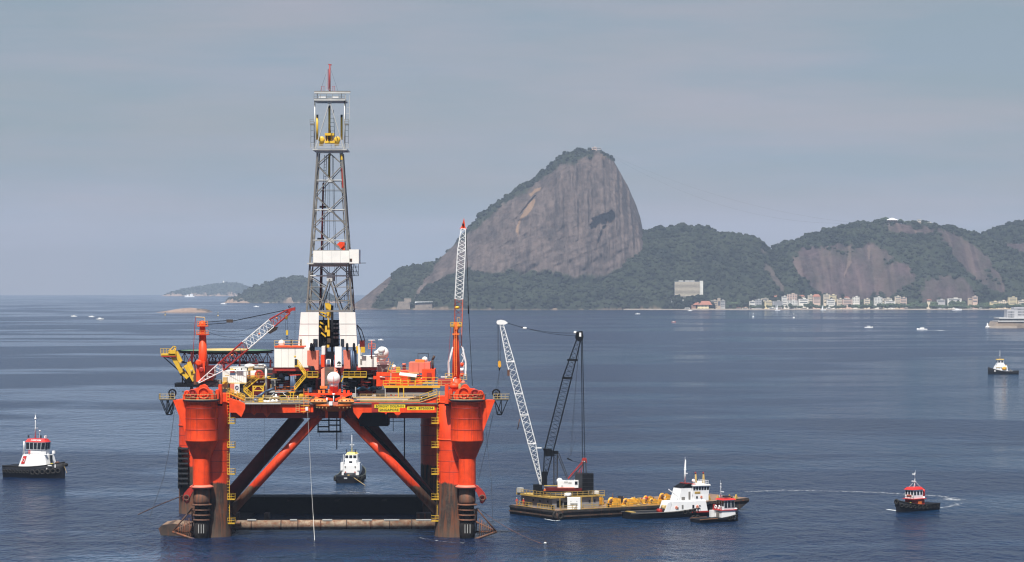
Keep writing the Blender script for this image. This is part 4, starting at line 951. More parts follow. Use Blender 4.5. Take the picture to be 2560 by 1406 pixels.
bx('block_core', 'rusty_brown', 816, 340, 831, 352, 39.4, 40.4, der)
for x in (804, 843):
    MB().lathe(P(x, 349, 38.8), [(.2, 0), (.72, 0), (.72, .5), (.2, .5)], 18, 'y').out('crown_sheave', 'yellow_paint', der)
    MB().prism([P(x - 7, 364, 39.4), P(x - 5, 354, 39.4), P(x + 6, 354, 39.4), P(x + 3, 364, 39.4)], (0, 1, 0)).out('sheave_base', 'yellow_paint', der)
ladder(P(833, 370, 41), P(829, 275, 41), .9, der, 'dark_steel', .9, r=.05)
# travelling block and top drive
td = MB().prism([P(812, 758, 38), P(820, 757, 38), P(830, 764, 38), P(830, 778, 38), P(825, 796, 38), P(818, 792, 38)], (0, 1.4, 0)).out('top_drive', 'yellow_paint', der, label='yellow top drive hanging in the derrick')
for q in (((796, 778), (818, 786)), ((798, 786), (820, 795)), ((821, 796), (822, 830)), ((800, 806), (810, 812)), ((799, 815), (812, 830)), ((803, 832), (815, 842))):
    MB().bar(P(*q[0], 37.5), P(*q[1], 37.5), .35).out('pipe_arm', 'yellow_paint', der)
for x, y, w_, h_ in ((815, 823, 5, 16), (821, 833, 7, 16), (822, 852, 8, 12), (820, 866, 6, 7)):
    bx('pipe_handler', 'yellow_paint' if y != 852 else 'rusty_brown', x - w_ / 2, y - h_ / 2, x + w_ / 2, y + h_ / 2, 36, 37.2, der)
for x in (809, 829, 832): tb('guide_rail', 'black_paint', P(x, 915, 38), P(x, 764, 38), .16, der)
for x0, x1, y0, y1 in ((812, 834, 880, 900), (808, 816, 855, 880)): bx('drawworks', 'black_paint', x0, y0, x1, y1, 36, 40, der)
for y in (800, 812, 824, 836, 848, 860): bx('rack_shelf', 'black_paint', 832, y, 849, y + 2, 42, 43, der)

# --- radomes -------------------------------------------------------------------
def radome(px, py, rpx, d, base):
    c_ = P(px, py, d); r = rpx * (600 + d) / F; mb = MB(); mb.ball(c_, r, 28); o = mb.out('radome', 'radome_white', rig)
    MB().lathe((c_.x, c_.y, c_.z - r * 1.02), [(r * .55, -.3), (r * .6, 0), (r * .72, r * .32)], 24).out('radome_collar', 'clean_white', o); return o
radome(834, 947, 17, 6, 0)
bx('radome_pedestal', 'red_paint', 824, 965, 844, 990, 6, 9); tb('signal_mast', 'dull_red', P(834.5, 1000, 3), P(834.5, 935, 3), .08)
radome(956, 883, 16, 24, 0); radome(954, 876, 9, 21, 0); radome(941, 883, 6, 22, 0)
bx('radome_house', 'white_paint', 942, 906, 972, 912, 24, 28); bx('radome_house', 'grey_steel', 943, 912, 971, 932, 24.2, 28); rail([P(942, 905, 23.8), P(972, 905, 23.8)], m='orange_paint', h=.8, step=.8)
radome(1062, 899, 7, 30, 0); radome(985, 917, 5, 28, 0)
tb('antenna_post', 'dull_red', P(929, 898, 26), P(929, 852, 26), .16); tb('antenna_bar', 'clean_white', P(921, 851, 26), P(938, 851, 26), .09); rail([P(921, 872, 26), P(938, 872, 26)], m='orange_paint', h=1.1, step=.8)
bx('crane_rest', 'yellow_paint', 902, 868, 912, 882, 26, 28); bx('crane_rest', 'dark_red', 899, 852, 911, 868, 27, 29); tb('gin_pole', 'black_paint', P(905, 855, 27), P(892, 812, 27), .12); tb('gin_pole', 'black_paint', P(912, 852, 27), P(904, 826, 27), .1); tb('gin_pole', 'black_paint', P(904, 826, 27), P(892, 812, 27), .12)
for q in ((890, 866, 900, 884),): bx('floodlight', 'yellow_paint', *q, 30, 31)

# --- right-hand deck house group -------------------------------------------------
bx('deck_house', 'red_paint', 941, 931, 1020, 966, 22, 40); bx('deck_house', 'red_paint', 1020, 945, 1056, 962, 22, 40)
bx('deck_house', 'red_paint', 1055, 924, 1087, 954, 20, 30); bx('deck_house', 'dull_red', 1067, 932, 1078, 948, 19.6, 20)
bx('deck_house', 'salmon', 1022, 907, 1075, 933, 24, 34, label='faded pink box house on the right half of the deck')
for x in (1031, 1045, 1060): bx('corner_post', 'salmon', x, 907, x + 1, 933, 23.8, 24)
bx('house_sill', 'cream_rail', 1022, 932, 1050, 935, 23.6, 24)
bx('orange_tank', 'orange_paint', 1038, 900, 1061, 907, 26, 30)
mb = MB()
for a, b_ in (((1045, 900), (1045, 884)), ((1045, 884), (1071, 884)), ((1071, 884), (1073, 907))): mb.bar(P(*a, 27), P(*b_, 27), .12)
mb.out('frame', 'dark_steel', rig)
MB().tube(P(1082, 923, 24), P(1081, 900, 24), .26, None, 12).tube(P(1081, 900, 24), P(1086, 890, 24), .26, .3, 12).out('exhaust_pipe', 'rusty_brown', rig)
bx('vent_box', 'dark_red', 1006, 915, 1014, 925, 25, 27); MB().lathe(P(1010, 914, 26), [(.2, 0), (.55, .1), (.4, .45)], 16).out('vent_cowl', 'salmon', rig)
bx('drum', 'yellow_paint', 990, 918, 1000, 932, 22, 23.5); rail([P(980, 933, 22), P(1022, 933, 22)], m='cream_rail'); ladder(P(972, 932, 22), P(980, 905, 22), .6)
MB().prism([P(998, 936, 12), P(1041, 941, 12), P(1041, 944, 12), P(998, 938.5, 12)], (0, 4, .3)).out('canopy', 'clean_white', rig)
for x in (1002, 1020, 1039): tb('canopy_post', 'yellow_paint', P(x, 968, 12.5), P(x, 940, 12.5), .09)
bx('shelter', 'blue_steel', 1026, 944, 1038, 955, 14, 17)
bx('upper_deck', 'yellow_paint', 960, 966.5, 1100, 970, 9, 14); bx('pipe_deck_side', 'dark_red', 962, 970, 1080, 982, 12, 20)
rail([P(958, 966, 9), P(1100, 966, 9)], h=1.25, step=1.4); rail([P(975, 958, 16), P(1095, 958, 16)], h=1.2, step=1.4); rail([P(900, 996, 5), P(1050, 996, 5)], m='cream_rail', h=.9, step=1.4)
for x in (996, 1009): bx('deck_post', 'yellow_paint', x - 1.2, 968, x + 1.2, 1004 if x > 1000 else 993, 8, 8.3)
MB().bar(P(900, 1001, 3.2), P(1050, 1001, 3.2), .28).bar(P(1050, 1001, 3.2), P(1092, 986, 3.2), .28).bar(P(900, 1005, 3.2), P(1052, 1005, 3.2), .12).bar(P(1052, 1005, 3.2), P(1092, 992, 3.2), .12).out('gangway', 'cream_rail', rig)
rail([P(1050, 1001, 3), P(1092, 987, 3)], m='yellow_paint')
for k in range(5): tb('stacked_pipe', ('grey_steel', 'cream_rail', 'rusty_brown', 'grey_steel', 'pale_steel')[k], P(880 + k * 3, 993 + k * 1.6, 9 - k), P(1040 - k * 5, 993 + k * 1.6, 9 - k), .14, n=6)
bx('pipe_tub', 'pale_steel', 880, 985, 965, 992, 9, 12)
mb = MB(); rr = random.Random(4); n = 14; g_ = []
for i in range(n + 1):
    for j in range(5): g_.append(P(887 + 64 * i / n, 969 + 4 * j * .5 + 3 * math.sin(i * 1.1 + j) + rr.uniform(-1, 1), 8 + j * 1.2))
mb.add(g_, [(i * 5 + j, i * 5 + j + 1, i * 5 + 5 + j + 1, i * 5 + 5 + j) for i in range(n) for j in range(4)], True)
mb.out('blue_tarpaulin', 'blue_tarp', rig); bx('tarp_frame', 'pale_steel', 888, 968, 890, 995, 8, 8.3); bx('tarp_frame', 'pale_steel', 962, 972, 964, 995, 8, 8.3)
bx('tool_container', 'dark_steel', 940, 975, 961, 992, 8, 11); bx('tool_container', 'dark_red', 895, 978, 930, 990, 9, 12)
for x, y in ((870, 935), (866, 968)): pass
bx('floor_landing', 'yellow_paint', 858, 942, 916, 944.5, 20, 22); rail([P(858, 942, 20), P(916, 942, 20)], step=1.2); MB().bar(P(858, 944, 20), P(853, 955, 20), .2).out('bracket', 'yellow_paint', rig)
bx('floor_landing', 'yellow_paint', 768, 942, 795, 944.5, 20, 22); rail([P(768, 942, 20), P(795, 942, 20)], step=1.2)
stairs(P(736, 976, 20), P(765, 942, 20)); stairs(P(764, 940, 21), P(744, 911, 21)); bx('floor_landing', 'yellow_paint', 736, 915, 748, 917, 24, 26)
bx('stair_landing', 'yellow_paint', 717, 980, 737, 983, 16, 20); rail([P(688, 980, 16), P(737, 980, 16)], m='orange_paint'); bx('mud_deck', 'pale_steel', 672, 980.5, 722, 982.5, 16, 24)
for a, b_ in (((677, 993), (685, 984)), ((718, 993), (708, 984))): tb('knee_brace', 'clean_white', P(*a, 16), P(*b_, 16), .12)
for x in (726, 734): bx('deck_post', 'yellow_paint', x - .8, 983, x + .8, 996, 16, 16.3)
ladder(P(765, 1034, 2), P(765, 972, 2), .95, None, 'orange_paint', .55)
for y in (1015, 1022, 1030): tb('landing_bar', 'yellow_paint', P(752, y, 2), P(775, y, 2), .06)
bx('lamp_housing', 'clean_white', 763.5, 1018, 770, 1027, 1, 1.6)
ladder(P(744, 1032, 2.8), P(744, 1011, 2.8), .7, None, 'cream_rail', .4)

# --- left deck: living quarters, stairs, pipes --------------------------------------
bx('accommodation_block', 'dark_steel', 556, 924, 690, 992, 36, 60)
c_ = bx('container', 'clean_white', 559, 928, 616, 957, 16, 26, label='white container on the left half of the deck'); cladding(c_, 574, 928, 614, 957, 16, 8)
bx('container_shelf', 'cream_rail', 559, 957, 616, 960, 15.5, 26); bx('sign_mark', 'blue_steel', 575, 933, 589, 938, 15.94, 16, c_)
bx('container_frame', 'white_paint', 556, 927, 575, 958, 15.8, 16, c_); MB().box(P(581, 930, 15.9), (1.0, .06, .3)).out('sign_mark', 'dull_red', c_)
bx('container', 'salmon', 575, 960.5, 586, 982, 15, 21); g = bx('container', 'clean_white', 586, 960, 599, 984, 15, 21)
MB().torus(P(592, 969, 14.9), .33, .07, 'y', 16, 5).out('sign_ring', 'blue_steel', g); bx('door_gap', 'dark_steel', 599.5, 962, 612, 980, 16, 17)
mb = MB()
for a, b_ in (((665, 990), (665, 918)), ((665, 918), (660, 913)), ((660, 913), (645, 913))): mb.tube(P(*a, 16), P(*b_, 16), .26, None, 12)
mb.out('vent_pipe', 'pale_steel', rig)
MB().tube(P(639, 1004, 6), P(641, 997, 6), .9, .5, 12).tube(P(641, 997, 6), P(662, 980, 6), .5, .22, 12).tube(P(662, 980, 6), P(684, 971, 6), .22, None, 10).out('suction_hose', 'blue_steel', rig)
bx('freefall_boat_shelf', 'pale_steel', 574, 918, 660, 921, 22, 27); 
for k in range(4): bx('storage_rack', ('cream_rail', 'white_paint', 'pale_steel', 'cream_rail')[k], 575 + k * 15, 921.5, 587 + k * 15, 926.5, 21, 24)
mb = MB(); mb.ball(P(624, 915, 22), 1.15, 18, (1, .6, .42)); mb.out('rescue_boat', 'clean_white', rig)
for x in (648, 656): MB().ball(P(x, 915.5, 21), .2, 10).out('dome_light', 'clean_white', rig)
for y in (913, 917, 924): tb('pipe_run', 'pale_steel', P(600, y, 24), P(664, y, 24), .08)
bx('machinery_deck', 'dark_red', 617, 948, 666, 990, 18, 30); bx('machinery_deck', 'yellow_paint', 618, 946, 665, 948.5, 17, 30); rail([P(618, 946, 17), P(665, 946, 17)], m='orange_paint')
MB().tube(P(627, 936, 20), P(641, 936, 20), .85, None, 18).out('tank', 'white_paint', rig); MB().torus(P(648, 936, 19), .75, .25, 'y').out('hose_reel', 'dull_red', rig)
for x, y in ((624, 953), (641, 954), (650, 953), (655, 953)): bx('light_box', 'clean_white', x, y, x + 4, y + 3.5, 17.9, 18)
stairs(P(609, 977, 14), P(647, 946, 14)); stairs(P(629, 994, 12), P(610, 977, 12))
mb = MB()
for x in (633, 658): mb.bar(P(x, 1008, 7), P(x, 966, 7), .28)
for a, b_ in (((631, 966), (660, 966)), ((633, 977), (658, 977)), ((633, 976), (641, 967)), ((658, 976), (650, 967)), ((658, 968), (663, 958))): mb.bar(P(*a, 7), P(*b_, 7), .22)
mb.out('gantry_frame', 'yellow_paint', rig)
rail([P(570, 984, 4), P(575, 984, 4), P(612, 1000, 4)], step=1); rail([P(612, 1007, 4), P(780, 1007, 4)], m='cream_rail', h=1.1, step=1.3)
rail([P(700, 1000, 9), P(780, 1000, 9)], m='yellow_paint', h=1.0, step=1.3); tb('handrail', 'cream_rail', P(612, 996, 8), P(770, 996, 8), .09); tb('handrail', 'cream_rail', P(600, 990, 12), P(700, 991, 12), .09)
stairs(P(612, 1003, 5), P(575, 985, 5)); bx('yellow_cradle', 'yellow_paint', 646, 997, 657, 1008, 4, 6)
for x, y in ((663, 1004), (672, 1005), (682, 1003), (691, 1003)): MB().lathe(P(x, y + 3, 5), [(.35, 0), (.42, .1), (.42, .45), (.15, .62)], 14).out('white_drum', 'clean_white', rig)
MB().lathe(P(690, 1003, 6), [(.15, 0), (.15, .9), (.5, .95), (.5, 1.05), (.2, 1.1), (.2, 1.5)], 12).out('vent_cowl', 'white_paint', rig); MB().bar(P(682, 992, 6), P(696, 992, 6), .22).out('vent_arm', 'white_paint', rig)
bx('cabinet', 'cream_rail', 557, 944, 567, 973, 13, 15); bx('yellow_cage', 'yellow_paint', 556, 955, 568, 961, 12.6, 15)
bx('yellow_valves', 'yellow_paint', 748, 986, 758, 992, 10, 12); bx('orange_cover', 'orange_paint', 800, 966, 818, 972, 10, 12)
rr = random.Random(9)
for k in range(120):       # deck fittings and pipework
    x = rr.uniform(700, 1090) if k % 3 else rr.uniform(575, 700); d = rr.uniform(9, 28); yb = EY + (H - zdk) * F / (600 + d)
    w_, h_ = rr.uniform(1.5, 5), rr.uniform(3, 12)
    m = rr.choice(['dull_red', 'red_paint', 'grey_steel', 'yellow_paint', 'white_paint', 'dark_red', 'salmon', 'pale_steel', 'dark_steel'])
    if k % 2: bx('deck_locker', m, x, yb - h_, x + w_, yb, d, d + 1.2)
    else: tb('riser_joint', m, P(x, yb, d), P(x + rr.uniform(-3, 3), yb - h_ * 1.2, d), rr.uniform(.07, .22))
for k in range(70):       # machinery under the drill floor
    x = rr.uniform(694, 940); y = rr.uniform(932, 985); d = rr.uniform(24, 34)
    m = rr.choice(['dark_red', 'dull_red', 'dark_steel', 'black_paint', 'grey_steel', 'blue_steel', 'red_paint'])
    if k % 2: bx('machinery_unit', m, x, y, x + rr.uniform(4, 14), y + rr.uniform(4, 12), d, d + 2)
    else: tb('pipe_run', m, P(x, y, d), P(x + rr.uniform(8, 30), y + rr.uniform(-2, 2), d), rr.uniform(.06, .2))
for a, b_, m in (((770, 985), (832, 1000), 'red_paint'), ((838, 1000), (880, 984), 'red_paint'), ((775, 1002), (815, 992), 'dull_red')): MB().bar(P(*a, 4), P(*b_, 4), .5).out('centre_frame', m, rig)
bx('centre_frame', 'red_paint', 776, 984, 880, 988, 5, 7); bx('centre_house', 'black_paint', 784, 988, 872, 1006, 6, 8); bx('centre_frame', 'red_paint', 850, 988, 858, 1008, 4.5, 5.5)
for x in (795, 806, 820, 846, 858, 868): bx('winch_unit', rr.choice(['dull_red', 'red_paint', 'orange_paint']), x, 975 + rr.uniform(-3, 3), x + 6, 984, 6, 7)

for k in range(34):       # upper pipework and beams
    x = rr.uniform(558, 690) if k % 2 else rr.uniform(940, 1090); y = rr.uniform(905, 962) if k % 2 else rr.uniform(928, 965); d = rr.uniform(14, 24)
    m = rr.choice(['pale_steel', 'cream_rail', 'yellow_paint', 'white_paint', 'dark_steel', 'dull_red', 'grey_steel'])
    if k % 3: tb('pipe_run', m, P(x, y, d), P(x + rr.uniform(8, 26), y + rr.uniform(-1, 1), d), rr.uniform(.05, .12), n=6)
    else: tb('support_post', m, P(x, y, d), P(x, y + rr.uniform(10, 26), d), rr.uniform(.06, .14), n=6)
# --- helideck ---------------------------------------------------------------------
hc = P(565, 876, 62); hr = 11.4; mb = MB(); oct_ = [(hc.x + hr * math.cos(R(a + 15)), hc.y + hr * math.sin(R(a + 15))) for a in range(0, 360, 30)]
mb.prism([(x, y, hc.z) for x, y in oct_], (0, 0, -.35)); hd = mb.out('helideck', 'deck_green', rig, label='green twelve-sided helideck behind the left crane')
MB().torus((hc.x, hc.y, hc.z + .03), 5.2, .3, 'z', 40, 4).out('landing_circle', 'cream_rail', hd)
for i in range(12):
    a = oct_[i]; b_ = oct_[(i + 1) % 12]; MB().bar((a[0], a[1], hc.z - .1), (b_[0], b_[1], hc.z - .1), .3).out('edge_beam', 'black_paint', hd)
for y0 in (-1, 0, 1):
    yy = hc.y + y0 * 7.5; w_ = math.sqrt(hr ** 2 - (y0 * 7.5) ** 2) * .98; nb = 14 if y0 != 0 else 18
    for z in (hc.z - .6, hc.z - 3.0): MB().bar((hc.x - w_, yy, z), (hc.x + w_, yy, z), .25).out('truss_chord', 'dark_red', hd)
    for k in range(nb):
        x0 = hc.x - w_ + 2 * w_ * k / nb; x1 = hc.x - w_ + 2 * w_ * (k + 1) / nb
        MB().bar((x0, yy, hc.z - (.6 if k % 2 else 3.0)), (x1, yy, hc.z - (3.0 if k % 2 else .6)), .17).out('truss_web', 'dull_red', hd)
        if k % 2: MB().bar((x0, yy, hc.z - .6), (x0, yy, hc.z - 3.0), .13).out('truss_web', 'dark_red', hd)
for x in (480, 520, 560, 600, 640, 676):
    for d in (50, 66): MB().bar(P(x, 900, d), P(x + rr.uniform(-4, 4), 985, d), .35).out('helideck_leg', 'dark_red', hd)
for a, b_ in (((408, 892), (456, 935)), ((456, 935), (456, 966)), ((440, 900), (470, 940)), ((456, 935), (500, 935)), ((456, 966), (478, 940)), ((470, 966), (456, 945)), ((440, 958), (480, 958)), ((438, 966), (500, 966)), ((438, 958), (438, 968)), ((404, 890), (460, 905))):
    MB().bar(P(*a, 40), P(*b_, 40), .25).out('deck_strut', 'black_paint', rig)
bx('side_gallery', 'black_paint', 438, 961, 500, 968, 38, 44); bx('side_gallery', 'black_paint', 462, 935, 500, 965, 42, 50)
# folded flare boom (yellow)
fb = bx('flare_boom', 'yellow_paint', 402, 885, 440, 890, 30, 33, label='folded yellow flare boom at the left deck edge')
for a, b_, w_ in (((428, 884), (455, 932), 1.1), ((440, 880), (452, 905), .7), ((464, 913), (486, 952), 1.0), ((455, 930), (470, 945), .6), ((472, 905), (484, 935), .5)): MB().rect(P(*a, 31), P(*b_, 31), w_, .9).out('boom_arm', 'yellow_paint', fb)
for a, b_ in (((420, 880), (434, 866)), ((428, 882), (440, 868)), ((434, 866), (440, 868)), ((440, 868), (438, 885)), ((420, 880), (430, 876))): MB().bar(P(*a, 31), P(*b_, 31), .2).out('boom_tip', 'yellow_paint', fb)
bx('boom_head', 'yellow_paint', 421, 876, 439, 888, 30, 32, fb); rail([P(401, 884, 30), P(424, 884, 30)], fb, 'yellow_paint', 1.1, .8); bx('boom_gallery', 'dull_red', 403, 889, 440, 893, 30, 33, fb)
for x, y in ((448, 905), (455, 918), (476, 925), (482, 940)): bx('boom_fitting', 'cream_rail', x, y, x + 5, y + 4, 30, 31, fb)
for a, b_ in (((440, 900), (452, 938)), ((452, 938), (470, 940)), ((470, 940), (462, 912)), ((486, 905), (492, 960)), ((478, 880), (480, 960))): MB().bar(P(*a, 33), P(*b_, 33), .3).out('deck_strut', 'dark_red', rig)

# --- left crane -----------------------------------------------------------------------
cr1 = MB().tube(P(508, 945, 12), P(506.5, 838, 12), 1.15, .78, 16).out('deck_crane', 'red_paint', rig, label='red pedestal crane on the left with its boom lowered')
MB().tube(P(506.5, 838, 12), P(506, 808, 12), .72, .6, 16).out('crane_head', 'red_paint', cr1)
MB().ball(P(506, 811, 12), .8, 14).out('head_sheave', 'red_paint', cr1)
for y, w_ in ((815, 13), (836, 15)):
    bx('head_platform', 'red_paint', 506 - w_, y, 506 + w_, y + 2, 10.5, 13.5, cr1)
    rail([P(506 - w_, y, 10.5), P(506 + w_, y, 10.5)], cr1, 'orange_paint', .75 if y > 820 else 1.0, .8)
mb = MB(); mb.poly([P(512, 806, 12), P(512, 794, 12), P(489, 793, 12)], .1); mb.out('davit', 'cream_rail', cr1)
wire(cr1, [P(489, 793, 12), P(487, 815, 12), P(482, 900, 12)], .06, 'dull_red')
for k, (x0, y0, x1, y1, m) in enumerate(((491, 905, 512, 955, 'red_paint'), (512, 915, 535, 948, 'dark_red'), (500, 955, 545, 968, 'dark_steel'), (513, 942, 532, 952, 'orange_paint'), (484, 935, 498, 962, 'rusty_brown'), (520, 950, 552, 960, 'grey_steel'))):
    bx('crane_machinery', m, x0, y0, x1, y1, 9 + k * .5, 14, cr1)
MB().lathe(P(497, 908, 8.6), [(.3, 0), (.75, 0), (.75, .5), (.3, .5)], 18, 'y').out('hoist_drum', 'red_paint', cr1)
MB().lathe(P(503, 925, 8.2), [(.3, 0), (.6, 0), (.6, .5), (.3, .5)], 18, 'y').out('hoist_drum', 'dull_red', cr1)
MB().tube(P(504, 968, 12), P(504, 996, 12), 1.2, None, 16).out('pedestal', 'dull_red', cr1)
bpts = [((496, 957), (553, 918), 'clean_white', .3, 1.9, 6), ((553, 918), (614, 864), 'dull_red', 1.9, 2.0, 7), ((614, 864), (680, 808), 'clean_white', 2.0, 1.9, 8), ((680, 808), (722, 779), 'dull_red', 1.9, 1.0, 5)]
for a, b_, m, w1, w2, nb in bpts: boom(cr1, P(*a, 9), P(*b_, 9), w1, w2, nb, m, r=.09 if m == 'clean_white' else .13, rl=.055)
MB().prism([P(x, y, 8.6) for x, y in ((712, 783), (722, 772), (730, 770), (738, 768), (738, 777), (730, 777), (722, 784))], (0, .9, 0)).out('boom_tip', 'dull_red', cr1)
MB().torus(P(723.5, 767.5, 8.8), .2, .08, 'y', 12, 5).out('tip_sheave', 'black_paint', cr1)
MB().prism([P(x, y, 9.2) for x, y in ((663, 829), (680, 818), (694, 818), (692, 825), (675, 835))], (0, 1, 0)).out('boom_block', 'rusty_brown', cr1)  # dark brown block just beneath the upper white boom section
for x, y in ((692, 796), (648, 835), (580, 888)): MB().ball(P(x, y, 7.9), .2, 8).out('boom_lamp', 'orange_paint', cr1)
wire(cr1, [P(511, 806, 12), P(566, 802, 10)], .07); wire(cr1, [P(511, 812, 12), P(566, 808, 10)], .07); bx('pendant_block', 'rusty_brown', 566, 799, 582, 807, 9.6, 10.2, cr1)
wire(cr1, [P(582, 803, 10), P(722, 774, 9)], .09); wire(cr1, sag(P(520, 824, 12), P(668, 806, 9), 1.2), .035); wire(cr1, sag(P(520, 830, 12), P(650, 828, 9), 1.3), .035)
for x in (713, 718): wire(cr1, [P(x, 790, 9), P(x + 1, 826, 9)], .03, 'dark_steel')
MB().prism([P(x, y, 8.8) for x, y in ((714, 788), (719, 788), (719, 798), (715, 800), (713, 796))], (0, .4, 0)).out('hook_guard', 'yellow_paint', cr1)
MB().prism([P(x, y, 8.8) for x, y in ((715, 826), (720, 826), (720, 838), (715, 838))], (0, .4, 0)).out('hook_block', 'yellow_paint', cr1); MB().torus(P(717.5, 844, 9), .22, .07, 'y', 12, 5).out('hook', 'black_paint', cr1)
wire(cr1, [P(737.5, 776, 9), P(737.5, 888, 9)], .035, 'dark_steel'); MB().ball(P(737.5, 892, 9), .25, 10).out('hook_ball', 'yellow_paint', cr1)

# --- right crane -----------------------------------------------------------------------
cr2 = MB().tube(P(1140.5, 947, 10), P(1139.5, 822, 10), .95, .55, 16).out('deck_crane', 'red_paint', rig, label='red pedestal crane on the right with its boom raised upright')
MB().prism([P(x, y, 9.2) for x, y in ((1132, 818), (1134, 806), (1146, 806), (1151, 818), (1146, 824), (1136, 824))], (0, 1.6, 0)).out('crane_head', 'orange_paint', cr2)
bx('crane_head', 'orange_paint', 1131, 834, 1148, 838, 9, 11, cr2)
for x0, x1 in ((1126, 1135), (1144, 1154)): bx('head_platform', 'yellow_paint', x0, 816, x1, 818, 8.6, 11, cr2); rail([P(x0, 816, 8.6), P(x1, 816, 8.6)], cr2, 'yellow_paint', .85, .6, r=.06)
mb = MB(); mb.poly([P(1143, 806, 9), P(1143, 795, 9), P(1150, 795, 9), P(1150, 806, 9)], .06); mb.out('head_rail', 'cream_rail', cr2)
ladder(P(1139, 940, 8.5), P(1139, 812, 8.9), .42, cr2, 'orange_paint', .5, r=.06)
A1 = P(1143, 870, 16)
boom(cr2, P(1144, 868, 13), P(1147.5, 748, 13), 1.7, 1.7, 9, 'salmon', 'dull_red', (1, 0, 0), .10, .05)
boom(cr2, P(1147.5, 748, 13), P(1154, 626, 13), 1.75, 1.75, 12, 'clean_white', None, (1, 0, 0), .11, .07)
boom(cr2, P(1154, 626, 13), P(1158.5, 572, 13), 1.75, .9, 6, 'clean_white', 'clean_white', (1, 0, 0), .10, .06)
MB().prism([P(x, y, 12.6) for x, y in ((1153, 568), (1156, 560), (1160, 545), (1162, 560), (1163, 568), (1167, 573), (1149, 573))], (0, .9, 0)).out('boom_tip', 'red_paint', cr2)
MB().box(P(1157.5, 562, 12.5), (.35, .3, .5)).out('tip_sheave', 'black_paint', cr2)
for x0, y0, x1, y1 in ((1132, 868, 1121, 905), (1121, 905, 1121, 940), (1156, 868, 1164, 905), (1164, 905, 1163, 940)):
    MB().bar(P(x0, y0, 9.5), P(x1, y1, 9.5), .30).out('boom_foot', 'clean_white', cr2); MB().bar(P(x0 + 1, y0, 13), P(x1 + 2, y1, 13), .25).out('boom_foot', 'clean_white', cr2)
for k in range(7): a = (1153 + (k % 2) * 6, 866 + k * 10); b_ = (1159 - (k % 2) * 6 + 2, 876 + k * 10); MB().bar(P(*a, 10), P(*b_, 10), .14).out('foot_lacing', 'clean_white', cr2)
for y in (912, 925, 937): MB().tube(P(1151, y, 9), P(1159, y, 9), .42, None, 14).out('hoist_drum', 'red_paint' if y != 925 else 'clean_white', cr2)
MB().tube(P(1141, 947, 10), P(1141, 992, 10), 1.3, None, 20).out('pedestal', 'red_paint', cr2)
MB().ball(P(1136, 966, 5), 1.15, 18, (1, .8, .7)).out('pressure_dome', 'red_paint', cr2); mb = MB(); mb.poly([P(1134, 958, 5), P(1134, 948, 5), P(1137, 945, 5), P(1141, 946, 5)], .13, 8); mb.out('gooseneck_vent', 'pale_steel', cr2)
rail([P(1113, 948, 7), P(1132, 948, 7)], cr2, 'yellow_paint', 1.2, .7); rail([P(1150, 950, 7), P(1167, 950, 7)], cr2, 'cream_rail', 1.2, .7)
bx('generator', 'grey_steel', 1150, 958, 1168, 972, 4, 6, cr2); bx('generator', 'cream_rail', 1146, 961, 1152, 972, 3.5, 6, cr2); MB().ball(P(1158, 957, 5), .5, 10).out('vent_cover', 'salmon', cr2)
MB().lathe(P(1143, 769, 12), [(.15, -.35), (.5, -.2), (.5, .1), (.15, .3)], 14).out('hook_block', 'yellow_paint', cr2)
wire(cr2, [P(1165, 574, 13), P(1168, 660, 13), P(1171, 760, 12), P(1174, 830, 12), P(1181, 965, 8)], .07); MB().tube(P(1171, 764, 12), P(1171.5, 785, 12), .16, None, 8).out('line_weight', 'black_paint', cr2)
wire(cr2, [P(1127, 812, 9), P(1119, 940, 9)], .04, 'dull_red'); wire(cr2, [P(1134, 870, 9), P(1137, 748, 12)], .05, 'dark_red')
bx('deck_plating', 'dull_red', 1095, 950, 1130, 966, 12, 20); rail([P(1080, 965, 8), P(1128, 965, 8)], m='cream_rail'); bx('mast_light', 'clean_white', 1102, 942, 1118, 944, 12, 13)
for x in (1118, 1126): bx('riser_post', 'dull_red', x, 972, x + 2.5, 1000, 1, 2)

# --- mooring gear -----------------------------------------------------------------------
def line(name, label, pts, r=.05, m='dark_steel', cat='mooring line'):
    o = MB().poly(pts, r, 5).out(name, m); return tag(o, label, cat)
line('mooring_wire', 'thin dark wire sagging from the left winch bracket of the rig to the water', [P(436, 1030, -1), P(428, 1090, -3), P(420, 1140, -5), P(409, 1195, -7), P(374, 1294, -10)], .05)
line('mooring_chain', 'rusty chain running from the left leg of the rig down into the water', [P(456, 1240, 5), P(400, 1262, 40), P(345, 1287, 57)], .11, 'rusty_steel', 'chain')
line('mooring_wire', 'thin dark wire from the right winch bracket slanting left to the right leg', [P(1233, 1034, 0), P(1215, 1120, 0), P(1196, 1200, 0)], .045)
line('mooring_wire', 'thin dark wire hanging right of the right winch tank of the rig', [P(1213, 1050, 0), P(1219, 1120, 0), P(1228, 1200, -2), P(1234, 1345, -3)], .035)
line('mooring_chain', 'long mooring chain trailing from the right leg of the rig to a small buoy', sag(P(1194, 1270, 2), P(1362, 1362, -14), .8), .05, 'rusty_steel', 'chain')
b_ = P(1363, 1361, -14); o = thing('mooring_buoy', 'small yellowish white buoy at the end of the mooring chain right of the rig', 'buoy', (b_.x, b_.y, 0)); MB().ball((0, 0, .15), .32, 12, (1.1, 1.1, .8)).out('float', 'pale_steel', o); MB().tube((0, 0, .3), (0, 0, .7), .07, None, 6).out('eye_post', 'rusty_steel', o)
line('hanging_line', 'long pale line hanging from the middle of the rig deck to the water', [P(769, 1030, 1), P(773, 1100, 1), P(778, 1210, 0), P(783, 1290, -2), P(787, 1362, -6)], .045, 'pale_steel', 'rope')
